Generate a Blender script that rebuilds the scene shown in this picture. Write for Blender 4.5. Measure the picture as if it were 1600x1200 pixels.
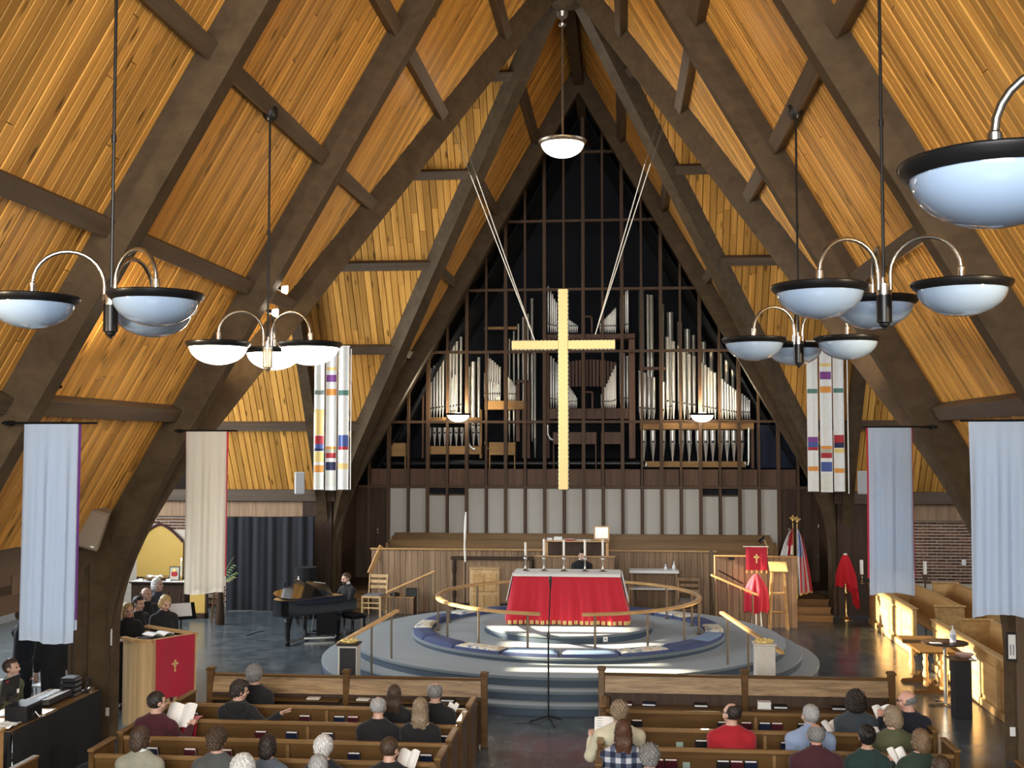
import bpy, math, random
import numpy as np
from mathutils import Vector, Matrix
rnd = random.Random(7)
for o in list(bpy.data.objects): bpy.data.objects.remove(o)
SC = bpy.context.scene
COL = SC.collection
PI = math.pi
# ---------------------------------------------------------------- camera
F = 1810.0
CAM = Vector((1.07, 0.0, 4.25)); TH = math.atan(171/F); PH = math.atan(92/F)
cd = bpy.data.cameras.new('camera'); cam = bpy.data.objects.new('camera', cd); COL.objects.link(cam)
cd.sensor_width = 36; cd.lens = 36*F/1600; cd.clip_start = 0.05; cd.clip_end = 200
cam.location = CAM; cam.rotation_euler = (PI/2+PH, 0, TH)
SC.camera = cam
_r = Vector((math.cos(TH), math.sin(TH), 0)); _f = Vector((-math.sin(TH)*math.cos(PH), math.cos(TH)*math.cos(PH), math.sin(PH))); _u = _r.cross(_f)
def P(px, py, x=None, y=None, z=None):
    """photo pixel -> point on the plane x=, y= or z="""
    d = _f + _r*((px-800)/F) - _u*((py-600)/F)
    i, v = (0, x) if x is not None else (1, y) if y is not None else (2, z)
    return CAM + d*((v-CAM[i])/d[i])
def ppm(y): return F/y
# ---------------------------------------------------------------- world, sun, area lights standing in for unseen windows, exposure
w = bpy.data.worlds.new('sky'); SC.world = w; w.use_nodes = True
bg = w.node_tree.nodes['Background']; bg.inputs[0].default_value = (0.55, 0.72, 1.0, 1); bg.inputs[1].default_value = 1.0
def light(name, kind, loc, energy, color, size=None, size_y=None, look=None, angle=None):
    l = bpy.data.lights.new(name, kind); l.energy = energy; l.color = color
    if kind == 'AREA':
        l.shape = 'RECTANGLE'; l.size = size; l.size_y = size_y
    if angle is not None: l.angle = angle
    if kind == 'POINT': l.shadow_soft_size = size or 0.1
    o = bpy.data.objects.new(name, l); COL.objects.link(o); o.location = loc
    if look is not None: o.rotation_euler = Vector(look).to_track_quat('-Z', 'Y').to_euler()
    return o
SUN = light('sun', 'SUN', (-30, 15, 14), 26.0, (1.0, 0.86, 0.62), look=(0.95, 0.03, -0.30), angle=0.01)
light('added_daylight_west', 'AREA', (-13.3, 23, 4.7), 1750, (0.88, 0.94, 1.0), 8.5, 6.6, (1, 0, -0.10))  # added area light inside the end wall, larger than the openings behind it
light('added_daylight_east', 'AREA', (13.3, 23, 5.2), 520, (0.88, 0.94, 1.0), 8.5, 5.5, (-1, 0, -0.12))  # added likewise on the unseen east end, wider than its openings
light('daylight_rear_window', 'AREA', (0, -4.6, 6.2), 2300, (1.0, 0.97, 0.92), 7.0, 6.0, (0, 1, -0.10))
vs = SC.view_settings; vs.view_transform = 'Standard'; vs.look = 'None'; vs.gamma = 1; vs.use_curve_mapping = False; vs.exposure = 0.55
# ---------------------------------------------------------------- materials
MATS = {}
def _new(name):
    m = bpy.data.materials.new(name); m.use_nodes = True; MATS[name] = m
    return m, m.node_tree.nodes, m.node_tree.links, m.node_tree.nodes['Principled BSDF']
def plain(name, col, rough=0.5, metal=0.0, var=0.12, scale=12, emit=None, estr=0, trans=0, alpha=1, sheen=0, coat=0, bump=0, sss=0):
    m, n, l, b = _new(name)
    b.inputs['Roughness'].default_value = rough; b.inputs['Metallic'].default_value = metal
    b.inputs['Base Color'].default_value = (*col, 1)
    tc = n.new('ShaderNodeTexCoord'); nz = n.new('ShaderNodeTexNoise'); nz.inputs['Scale'].default_value = scale; nz.inputs['Detail'].default_value = 3
    l.new(tc.outputs['Object'], nz.inputs['Vector'])
    if var:
        r = n.new('ShaderNodeMapRange'); r.inputs[3].default_value = 1-var; r.inputs[4].default_value = 1+var
        l.new(nz.outputs['Fac'], r.inputs[0])
        mx = n.new('ShaderNodeMix'); mx.data_type = 'RGBA'; mx.blend_type = 'MULTIPLY'; mx.inputs[0].default_value = 1
        mx.inputs[6].default_value = (*col, 1); l.new(r.outputs[0], mx.inputs[7]); l.new(mx.outputs[2], b.inputs['Base Color'])
    if bump:
        bp = n.new('ShaderNodeBump'); bp.inputs['Strength'].default_value = bump; bp.inputs['Distance'].default_value = 0.01
        l.new(nz.outputs['Fac'], bp.inputs['Height']); l.new(bp.outputs[0], b.inputs['Normal'])
    if emit: b.inputs['Emission Color'].default_value = (*emit, 1); b.inputs['Emission Strength'].default_value = estr
    b.inputs['Transmission Weight'].default_value = trans; b.inputs['Alpha'].default_value = alpha
    b.inputs['Sheen Weight'].default_value = sheen; b.inputs['Coat Weight'].default_value = coat
    return m
def wood(name, c1, c2, axis=0, scale=9, rough=0.5, rand=0.25, knots=0.0, coat=0, stretch=0.06, spec=0.25):
    m, n, l, b = _new(name)
    b.inputs['Roughness'].default_value = rough; b.inputs['Coat Weight'].default_value = coat; b.inputs['Specular IOR Level'].default_value = spec
    tc = n.new('ShaderNodeTexCoord'); oi = n.new('ShaderNodeObjectInfo')
    mu = n.new('ShaderNodeMath'); mu.operation = 'MULTIPLY'; mu.inputs[1].default_value = 37.0; l.new(oi.outputs['Random'], mu.inputs[0])
    ad = n.new('ShaderNodeVectorMath'); ad.operation = 'ADD'; l.new(tc.outputs['Object'], ad.inputs[0]); l.new(mu.outputs[0], ad.inputs[1])
    mp = n.new('ShaderNodeMapping'); s = [1, 1, 1]; s[axis] = stretch; mp.inputs['Scale'].default_value = s; l.new(ad.outputs[0], mp.inputs['Vector'])
    nz = n.new('ShaderNodeTexNoise'); nz.inputs['Scale'].default_value = scale; nz.inputs['Detail'].default_value = 5; nz.inputs['Roughness'].default_value = 0.62
    nz.inputs['Distortion'].default_value = 0.6
    l.new(mp.outputs[0], nz.inputs['Vector'])
    cr = n.new('ShaderNodeValToRGB'); cr.color_ramp.elements[0].position = 0.32; cr.color_ramp.elements[1].position = 0.68
    cr.color_ramp.elements[0].color = (*c1, 1); cr.color_ramp.elements[1].color = (*c2, 1); l.new(nz.outputs['Fac'], cr.inputs[0])
    hs = n.new('ShaderNodeHueSaturation'); r = n.new('ShaderNodeMapRange'); r.inputs[3].default_value = 1-rand; r.inputs[4].default_value = 1+rand
    l.new(oi.outputs['Random'], r.inputs[0]); l.new(r.outputs[0], hs.inputs['Value']); l.new(cr.outputs[0], hs.inputs['Color'])
    out = hs.outputs[0]
    if knots:
        mp2 = n.new('ShaderNodeMapping'); s2 = [1, 1, 1]; s2[axis] = 0.28; mp2.inputs['Scale'].default_value = s2; l.new(ad.outputs[0], mp2.inputs['Vector'])
        vo = n.new('ShaderNodeTexVoronoi'); vo.inputs['Scale'].default_value = 5.5; l.new(mp2.outputs[0], vo.inputs['Vector'])
        rr = n.new('ShaderNodeMapRange'); rr.inputs[1].default_value = 0.08; rr.inputs[2].default_value = 0.20; rr.inputs[3].default_value = 1-knots; rr.inputs[4].default_value = 1
        l.new(vo.outputs['Distance'], rr.inputs[0])
        mx = n.new('ShaderNodeMix'); mx.data_type = 'RGBA'; mx.blend_type = 'MULTIPLY'; mx.inputs[0].default_value = 1
        l.new(out, mx.inputs[6]); l.new(rr.outputs[0], mx.inputs[7]); out = mx.outputs[2]
    l.new(out, b.inputs['Base Color'])
    return m
wood('beam', (0.056, 0.037, 0.020), (0.088, 0.059, 0.033), 0, 4, 0.55, 0.08, stretch=0.8, spec=0.12)
wood('purlin', (0.075, 0.052, 0.034), (0.125, 0.088, 0.058), 0, 6, 0.55, 0.12)
wood('plank', (0.44, 0.205, 0.042), (0.68, 0.36, 0.085), 0, 8, 0.42, 0.30, 0.72)
wood('pew_wood', (0.080, 0.039, 0.012), (0.140, 0.074, 0.024), 0, 8, 0.38, 0.06, 0, 0.15)
wood('pew_rail', (0.17, 0.095, 0.036), (0.26, 0.150, 0.062), 0, 8, 0.35, 0.06, 0, 0.2)
wood('oak_board', (0.20, 0.125, 0.070), (0.36, 0.235, 0.140), 2, 12, 0.5, 0.16)
wood('oak_light', (0.50, 0.32, 0.15), (0.68, 0.47, 0.24), 2, 9, 0.45, 0.08)
wood('oak_rail', (0.46, 0.26, 0.10), (0.66, 0.40, 0.17), 0, 9, 0.3, 0.05, 0, 0.3)
wood('oak_grain', (0.17, 0.10, 0.045), (0.42, 0.28, 0.14), 0, 22, 0.45, 0.05, stretch=0.10)
wood('screen_dark', (0.040, 0.024, 0.015), (0.075, 0.045, 0.028), 2, 10, 0.5, 0.06)
wood('mullion', (0.085, 0.046, 0.024), (0.135, 0.076, 0.040), 2, 8, 0.5, 0.06)
wood('walnut', (0.10, 0.050, 0.028), (0.175, 0.095, 0.056), 2, 10, 0.5, 0.12)
wood('door_wood', (0.045, 0.024, 0.013), (0.080, 0.045, 0.025), 2, 10, 0.5, 0.05)
wood('organ_wood', (0.40, 0.22, 0.075), (0.56, 0.33, 0.13), 0, 8, 0.5, 0.10)
wood('organ_brown', (0.13, 0.070, 0.045), (0.21, 0.12, 0.080), 2, 8, 0.5, 0.08)
wood('honey', (0.46, 0.27, 0.10), (0.64, 0.41, 0.18), 1, 8, 0.36, 0.08, 0, 0.2)
wood('dark_wood', (0.035, 0.020, 0.012), (0.062, 0.036, 0.022), 2, 10, 0.45, 0.05)
plain('slab', (0.022, 0.011, 0.005), 0.9)
plain('added_glazing', (0.72, 0.80, 0.86), 0.3, var=0.05)  # pale glazing added around the transept area lights
plain('white_wall', (0.55, 0.53, 0.50), 0.8)
plain('brown_wall', (0.125, 0.080, 0.045), 0.8)  # plain brown of the low nave and aisle walls
plain('acoustic', (0.60, 0.57, 0.51), 0.75, var=0.06, scale=3)
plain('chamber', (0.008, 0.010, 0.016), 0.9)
plain('navy_board', (0.015, 0.025, 0.055), 0.8)
plain('carpet', (0.128, 0.160, 0.176), 0.95, var=0.10, scale=60, sheen=0.2)
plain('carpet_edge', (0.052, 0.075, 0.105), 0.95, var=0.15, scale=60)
wood('brick', (0.095, 0.040, 0.022), (0.19, 0.085, 0.050), 1, 14, 0.85, 0.45, stretch=1)
plain('mortar', (0.58, 0.52, 0.43), 0.9)
plain('black_metal', (0.012, 0.012, 0.013), 0.35, 0.5, var=0)
plain('black_gloss', (0.006, 0.006, 0.007), 0.12, 0, var=0, coat=1)
plain('black_plastic', (0.014, 0.014, 0.016), 0.45)
plain('black_cloth', (0.006, 0.006, 0.007), 0.95, var=0.2)
plain('curtain_black', (0.018, 0.019, 0.024), 0.95, var=0.2)
plain('nickel', (0.55, 0.54, 0.50), 0.28, 1.0, var=0.05)
plain('pipe_metal', (0.84, 0.83, 0.78), 0.30, 0.65, var=0.08)
plain('pipe_dull', (0.46, 0.46, 0.42), 0.35, 0.7, var=0.1)
plain('brass', (0.72, 0.52, 0.20), 0.25, 1.0, var=0.06)
plain('gold_leaf', (0.70, 0.54, 0.23), 0.45, 0.35, var=0.10, scale=30, emit=(1, 0.85, 0.45), estr=0.0)
plain('bronze_post', (0.26, 0.21, 0.15), 0.35, 0.9, var=0.05)
plain('white_cloth', (0.82, 0.82, 0.80), 0.85, var=0.04)
plain('red_cloth', (0.58, 0.008, 0.030), 0.75, var=0.18, scale=40, sheen=0.3)
plain('crimson', (0.42, 0.006, 0.030), 0.8, var=0.2, scale=25, sheen=0.3)
plain('gold_cloth', (0.80, 0.55, 0.20), 0.7)
plain('paper', (0.86, 0.86, 0.83), 0.8, var=0.03)
plain('ink', (0.25, 0.25, 0.27), 0.8, var=0)
plain('wax', (0.90, 0.87, 0.78), 0.5, var=0.02)
plain('flame', (1, 0.8, 0.4), 0.5, var=0, emit=(1, 0.72, 0.30), estr=30)
plain('pink_bowl', (0.62, 0.40, 0.34), 0.5)
plain('rubber', (0.03, 0.03, 0.03), 0.8)
def floor_mat():
    m, n, l, b = _new('slate')
    tc = n.new('ShaderNodeTexCoord'); nz = n.new('ShaderNodeTexNoise'); nz.inputs['Scale'].default_value = 3.5; nz.inputs['Detail'].default_value = 6
    l.new(tc.outputs['Object'], nz.inputs['Vector'])
    cr = n.new('ShaderNodeValToRGB'); cr.color_ramp.elements[0].color = (0.054, 0.068, 0.078, 1); cr.color_ramp.elements[1].color = (0.108, 0.134, 0.150, 1)
    cr.color_ramp.elements[0].position = 0.3; cr.color_ramp.elements[1].position = 0.7
    l.new(nz.outputs['Fac'], cr.inputs[0])
    bk = n.new('ShaderNodeTexBrick'); bk.offset = 0; bk.inputs['Scale'].default_value = 1; bk.inputs['Brick Width'].default_value = 0.305; bk.inputs['Row Height'].default_value = 0.305
    bk.inputs['Mortar Size'].default_value = 0.004; bk.inputs['Color1'].default_value = (1, 1, 1, 1); bk.inputs['Color2'].default_value = (0.86, 0.86, 0.86, 1); bk.inputs['Mortar'].default_value = (0.62, 0.62, 0.62, 1)
    l.new(tc.outputs['Object'], bk.inputs['Vector'])
    mx = n.new('ShaderNodeMix'); mx.data_type = 'RGBA'; mx.blend_type = 'MULTIPLY'; mx.inputs[0].default_value = 1
    l.new(cr.outputs[0], mx.inputs[6]); l.new(bk.outputs['Color'], mx.inputs[7]); l.new(mx.outputs[2], b.inputs['Base Color'])
    rg = n.new('ShaderNodeMapRange'); rg.inputs[3].default_value = 0.14; rg.inputs[4].default_value = 0.30; l.new(nz.outputs['Fac'], rg.inputs[0]); l.new(rg.outputs[0], b.inputs['Roughness'])
    bp = n.new('ShaderNodeBump'); bp.inputs['Strength'].default_value = 0.12; bp.inputs['Distance'].default_value = 0.01
    l.new(nz.outputs['Fac'], bp.inputs['Height']); l.new(bp.outputs[0], b.inputs['Normal'])
floor_mat()
def sheer(name, col, tr=0.5, rough=0.9, scale=50):
    m, n, l, b = _new(name)
    b.inputs['Base Color'].default_value = (*col, 1); b.inputs['Roughness'].default_value = rough
    tl = n.new('ShaderNodeBsdfTranslucent'); tl.inputs[0].default_value = (*col, 1)
    mx = n.new('ShaderNodeMixShader'); mx.inputs[0].default_value = tr
    tp = n.new('ShaderNodeBsdfTransparent'); m2 = n.new('ShaderNodeMixShader')
    nz = n.new('ShaderNodeTexNoise'); nz.inputs['Scale'].default_value = scale; tc = n.new('ShaderNodeTexCoord'); l.new(tc.outputs['Object'], nz.inputs['Vector'])
    r = n.new('ShaderNodeMapRange'); r.inputs[3].default_value = 0.02; r.inputs[4].default_value = 0.12; l.new(nz.outputs['Fac'], r.inputs[0]); l.new(r.outputs[0], m2.inputs[0])
    out = n['Material Output']; l.new(b.outputs[0], mx.inputs[1]); l.new(tl.outputs[0], mx.inputs[2])
    l.new(mx.outputs[0], m2.inputs[1]); l.new(tp.outputs[0], m2.inputs[2]); l.new(m2.outputs[0], out.inputs['Surface'])
    return m
sheer('sheer_white', (0.84, 0.84, 0.83), 0.45)
sheer('sheer_bluelit', (0.56, 0.67, 0.82), 0.45)  # white banner cloth with the blue of daylight put into its colour
sheer('sheer_cream', (0.84, 0.81, 0.72), 0.45)
sheer('sheer_red', (0.70, 0.02, 0.035), 0.4)
def mat(k): return MATS[k] if isinstance(k, str) else k
# ---------------------------------------------------------------- mesh helpers
WM = {}
class MB:
    def __init__(s): s.v = []; s.f = []; s.mi = []
    def add(s, vs, fs, mi=0):
        b = len(s.v); s.v += [Vector(v) for v in vs]; s.f += [tuple(i+b for i in f) for f in fs]; s.mi += [mi]*len(fs); return s
    def box(s, c, d, R=None, mi=0, bev=0.0):
        hx, hy, hz = d[0]/2, d[1]/2, d[2]/2; c = Vector(c)
        if bev and min(hx, hy, hz) > bev*1.05:
            pts = []
            for sx in (-1, 1):
                for sy in (-1, 1):
                    for sz in (-1, 1):
                        pts += [(sx*hx, sy*(hy-bev), sz*(hz-bev)), (sx*(hx-bev), sy*hy, sz*(hz-bev)), (sx*(hx-bev), sy*(hy-bev), sz*hz)]
            def I(sx, sy, sz, k): return ((sx > 0)*4+(sy > 0)*2+(sz > 0))*3+k
            fs = []
            for sgn in (-1, 1):
                for k, (a, b_) in enumerate(((1, 2), (0, 2), (0, 1))):
                    q = []
                    for t1, t2 in ((-1, -1), (1, -1), (1, 1), (-1, 1)):
                        t = [0, 0, 0]; t[k] = sgn; t[a] = t1; t[b_] = t2; q.append(I(*t, k))
                    fs.append(q)
            for k, (a, b_) in enumerate(((1, 2), (0, 2), (0, 1))):
                for t1 in (-1, 1):
                    for t2 in (-1, 1):
                        A = [0, 0, 0]; A[a] = t1; A[b_] = t2; B = A[:]; A[k] = -1; B[k] = 1
                        fs.append([I(*A, a), I(*B, a), I(*B, b_), I(*A, b_)])
            for sx in (-1, 1):
                for sy in (-1, 1):
                    for sz in (-1, 1): fs.append([I(sx, sy, sz, 0), I(sx, sy, sz, 1), I(sx, sy, sz, 2)])
        else:
            pts = [(sx*hx, sy*hy, sz*hz) for sx in (-1, 1) for sy in (-1, 1) for sz in (-1, 1)]
            fs = [(0, 1, 3, 2), (4, 6, 7, 5), (0, 4, 5, 1), (2, 3, 7, 6), (0, 2, 6, 4), (1, 5, 7, 3)]
        # orient faces outwards
        out = []
        for f in fs:
            ctr = sum((Vector(pts[i]) for i in f), Vector())/len(f)
            nrm = (Vector(pts[f[1]])-Vector(pts[f[0]])).cross(Vector(pts[f[2]])-Vector(pts[f[0]]))
            out.append(tuple(f) if nrm.dot(ctr) >= 0 else tuple(reversed(f)))
        vs = [c+((R @ Vector(p)) if R is not None else Vector(p)) for p in pts]
        return s.add(vs, out, mi)
    def bx(s, x0, x1, y0, y1, z0, z1, mi=0, bev=0.0):
        return s.box(((x0+x1)/2, (y0+y1)/2, (z0+z1)/2), (abs(x1-x0), abs(y1-y0), abs(z1-z0)), None, mi, bev)
    def bar(s, a, b, w, h, up=(0, 0, 1), mi=0, bev=0.0):
        a, b = Vector(a), Vector(b); x = (b-a).normalized(); up = Vector(up)
        if abs(x.dot(up)) > 0.98: up = Vector((0, 1, 0))
        y = up.cross(x).normalized(); z = x.cross(y)
        R = Matrix((x, y, z)).transposed()
        return s.box((a+b)/2, ((b-a).length, w, h), R, mi, bev)
    def poly(s, pts, vec, mi=0):
        """prism: polygon pts extruded by vec"""
        n = len(pts); pts = [Vector(p) for p in pts]; vec = Vector(vec)
        nr = Vector()
        for i in range(n): nr += pts[i].cross(pts[(i+1) % n])
        if nr.dot(vec) > 0: pts = pts[::-1]
        vs = pts+[p+vec for p in pts]
        fs = [tuple(range(n)), tuple(range(2*n-1, n-1, -1))]+[(i, i+n, (i+1) % n+n, (i+1) % n) for i in range(n)]
        return s.add(vs, fs, mi)
    def tube(s, path, r, n=8, mi=0, caps=True, closed=False):
        path = [Vector(p) for p in path]; m = len(path); rs = r if isinstance(r, (list, tuple)) else [r]*m
        base = len(s.v); prev = None
        for i, p in enumerate(path):
            if closed: t = path[(i+1) % m]-path[i-1]
            else: t = path[min(i+1, m-1)]-path[max(i-1, 0)]
            t.normalize()
            if prev is None:
                a = Vector((0, 0, 1)) if abs(t.z) < 0.9 else Vector((1, 0, 0))
                prev = (a-t*a.dot(t)).normalized()
            else: prev = (prev-t*prev.dot(t)).normalized()
            q = t.cross(prev)
            for k in range(n):
                an = 2*PI*k/n; s.v.append(p+(prev*math.cos(an)+q*math.sin(an))*rs[i])
        mm = m if closed else m-1
        for i in range(mm):
            j = (i+1) % m
            for k in range(n):
                s.f.append((base+i*n+k, base+i*n+(k+1) % n, base+j*n+(k+1) % n, base+j*n+k)); s.mi.append(mi)
        if caps and not closed:
            s.f.append(tuple(base+k for k in range(n-1, -1, -1))); s.f.append(tuple(base+(m-1)*n+k for k in range(n))); s.mi += [mi, mi]
        return s
    def cyl(s, a, b, r0, r1=None, n=12, mi=0): return s.tube([a, b], [r0, r0 if r1 is None else r1], n, mi)
    def lathe(s, prof, n=20, c=(0, 0, 0), mi=0, caps=True):
        base = len(s.v); c = Vector(c)
        for r, z in prof:
            for k in range(n): s.v.append(c+Vector((r*math.cos(2*PI*k/n), r*math.sin(2*PI*k/n), z)))
        for i in range(len(prof)-1):
            for k in range(n):
                s.f.append((base+i*n+k, base+i*n+(k+1) % n, base+(i+1)*n+(k+1) % n, base+(i+1)*n+k)); s.mi.append(mi)
        if caps:
            if prof[0][0] > 1e-5: s.f.append(tuple(base+k for k in range(n-1, -1, -1))); s.mi.append(mi)
            if prof[-1][0] > 1e-5: s.f.append(tuple(base+(len(prof)-1)*n+k for k in range(n))); s.mi.append(mi)
        return s
    def grid(s, fn, nu, nv, mi=0, thick=0.0, flip=False):
        """surface fn(u,v) u,v in 0..1; thick: a second layer behind"""
        base = len(s.v); pts = [[Vector(fn(i/nu, j/nv)) for j in range(nv+1)] for i in range(nu+1)]
        for row in pts: s.v += row
        W = nv+1
        for i in range(nu):
            for j in range(nv):
                q = (base+i*W+j, base+(i+1)*W+j, base+(i+1)*W+j+1, base+i*W+j+1)
                s.f.append(q[::-1] if flip else q); s.mi.append(mi)
        if thick:
            b2 = len(s.v)
            for i in range(nu+1):
                for j in range(nv+1):
                    du = pts[min(i+1, nu)][j]-pts[max(i-1, 0)][j]; dv = pts[i][min(j+1, nv)]-pts[i][max(j-1, 0)]
                    nn = du.cross(dv)
                    if nn.length > 0: nn.normalize()
                    s.v.append(pts[i][j]-nn*thick*(-1 if flip else 1))
            for i in range(nu):
                for j in range(nv):
                    q = (b2+i*W+j, b2+i*W+j+1, b2+(i+1)*W+j+1, b2+(i+1)*W+j)
                    s.f.append(q[::-1] if flip else q); s.mi.append(mi)
            edge = [(i, 0) for i in range(nu)]+[(nu, j) for j in range(nv)]+[(i, nv) for i in range(nu, 0, -1)]+[(0, j) for j in range(nv, 0, -1)]
            for a in range(len(edge)):
                i, j = edge[a]; k, m_ = edge[(a+1) % len(edge)]
                q = (base+i*W+j, b2+i*W+j, b2+k*W+m_, base+k*W+m_)
                s.f.append(q[::-1] if flip else q); s.mi.append(mi)
        return s
    def ell(s, c, r, nu=12, nv=8, mi=0, R=None):
        c = Vector(c); base = len(s.v)
        for j in range(nv+1):
            t = PI*j/nv
            for k in range(nu):
                a = 2*PI*k/nu; p = Vector((r[0]*math.sin(t)*math.cos(a), r[1]*math.sin(t)*math.sin(a), r[2]*math.cos(t)))
                s.v.append(c+(R @ p if R is not None else p))
        for j in range(nv):
            for k in range(nu):
                q = (base+j*nu+k, base+(j+1)*nu+k, base+(j+1)*nu+(k+1) % nu, base+j*nu+(k+1) % nu)
                s.f.append(q); s.mi.append(mi)
        return s
    def build(s, name, m, parent=None, world=False, smooth=None, origin=True):
        M = WM.get(parent, Matrix.Identity(4)) if parent else Matrix.Identity(4)
        vs = s.v
        if parent and world:
            Mi = M.inverted(); vs = [Mi @ v for v in vs]
        a = np.array([tuple(v) for v in vs]); lo = a.min(0); hi = a.max(0)
        c = Vector(((lo[0]+hi[0])/2, (lo[1]+hi[1])/2, lo[2])) if origin else Vector()
        me = bpy.data.meshes.new(name); me.from_pydata([tuple(v-c) for v in vs], [], s.f)
        ms = m if isinstance(m, (list, tuple)) else [m]
        for q in ms: me.materials.append(mat(q))
        if len(ms) > 1: me.polygons.foreach_set('material_index', s.mi)
        if smooth is not None:
            me.polygons.foreach_set('use_smooth', [True]*len(me.polygons)); me.set_sharp_from_angle(angle=math.radians(smooth))
        me.update()
        o = bpy.data.objects.new(name, me); COL.objects.link(o); o.location = c
        if parent: o.parent = parent
        WM[o] = M @ Matrix.Translation(c)
        return o
def tag(o, label, cat, group=None, kind=None):
    o['label'] = label; o['category'] = cat
    if group: o['group'] = group
    if kind: o['kind'] = kind
    return o
def thing(name, label, cat, loc=(0, 0, 0), rz=0.0, group=None):
    o = bpy.data.objects.new(name, None); COL.objects.link(o); o.location = loc; o.rotation_euler = (0, 0, rz); o.empty_display_size = 0.1
    WM[o] = Matrix.Translation(Vector(loc)) @ Matrix.Rotation(rz, 4, 'Z')
    return tag(o, label, cat, group)
def struct(o, label, cat): return tag(o, label, cat, None, 'structure')
def inst(src, name, M, parent=None):
    """another object on the same mesh, placed by matrix M (in the parent's frame)"""
    o = bpy.data.objects.new(name, src.data if hasattr(src, 'data') else src); COL.objects.link(o); o.matrix_basis = M
    if parent: o.parent = parent
    return o
def copy_tree(o, parent=None):
    c = o.copy(); COL.objects.link(c); c.parent = parent
    WM[c] = WM.get(o, Matrix.Identity(4))
    for ch in [k for k in list(bpy.data.objects) if k.parent == o]: copy_tree(ch, c)
    return c
def set_at(o, loc, rz=None):
    o.location = loc
    if rz is not None: o.rotation_euler = (0, 0, rz)
    WM[o] = Matrix.Translation(Vector(loc)) @ Matrix.Rotation(o.rotation_euler[2], 4, 'Z')
def B(name, x0, x1, y0, y1, z0, z1, m, parent=None, world=True, bev=0.0):
    return MB().bx(x0, x1, y0, y1, z0, z1, bev=bev).build(name, m, parent, world)
# ================================================================ THE SETTING
CY = 23.0; KV = 1.05; ZR = 14.15; T3 = 1.732; ZE = 2.95       # crossing centre, valley skew, ceiling ridge, roof slope, eave height
XE = (ZR-ZE)/T3; T3T = T3/KV; YE = (ZR-ZE)/T3T
A_Y = [6.9, 11.55, 16.2, 29.5]; AB = 0.26
# ---- floor
fl = MB().bx(-14, 14, -5, 36, -0.2, 0.0); fo = fl.build('floor', 'slate'); struct(fo, 'polished dark slate tile floor of the church', 'floor')
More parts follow.
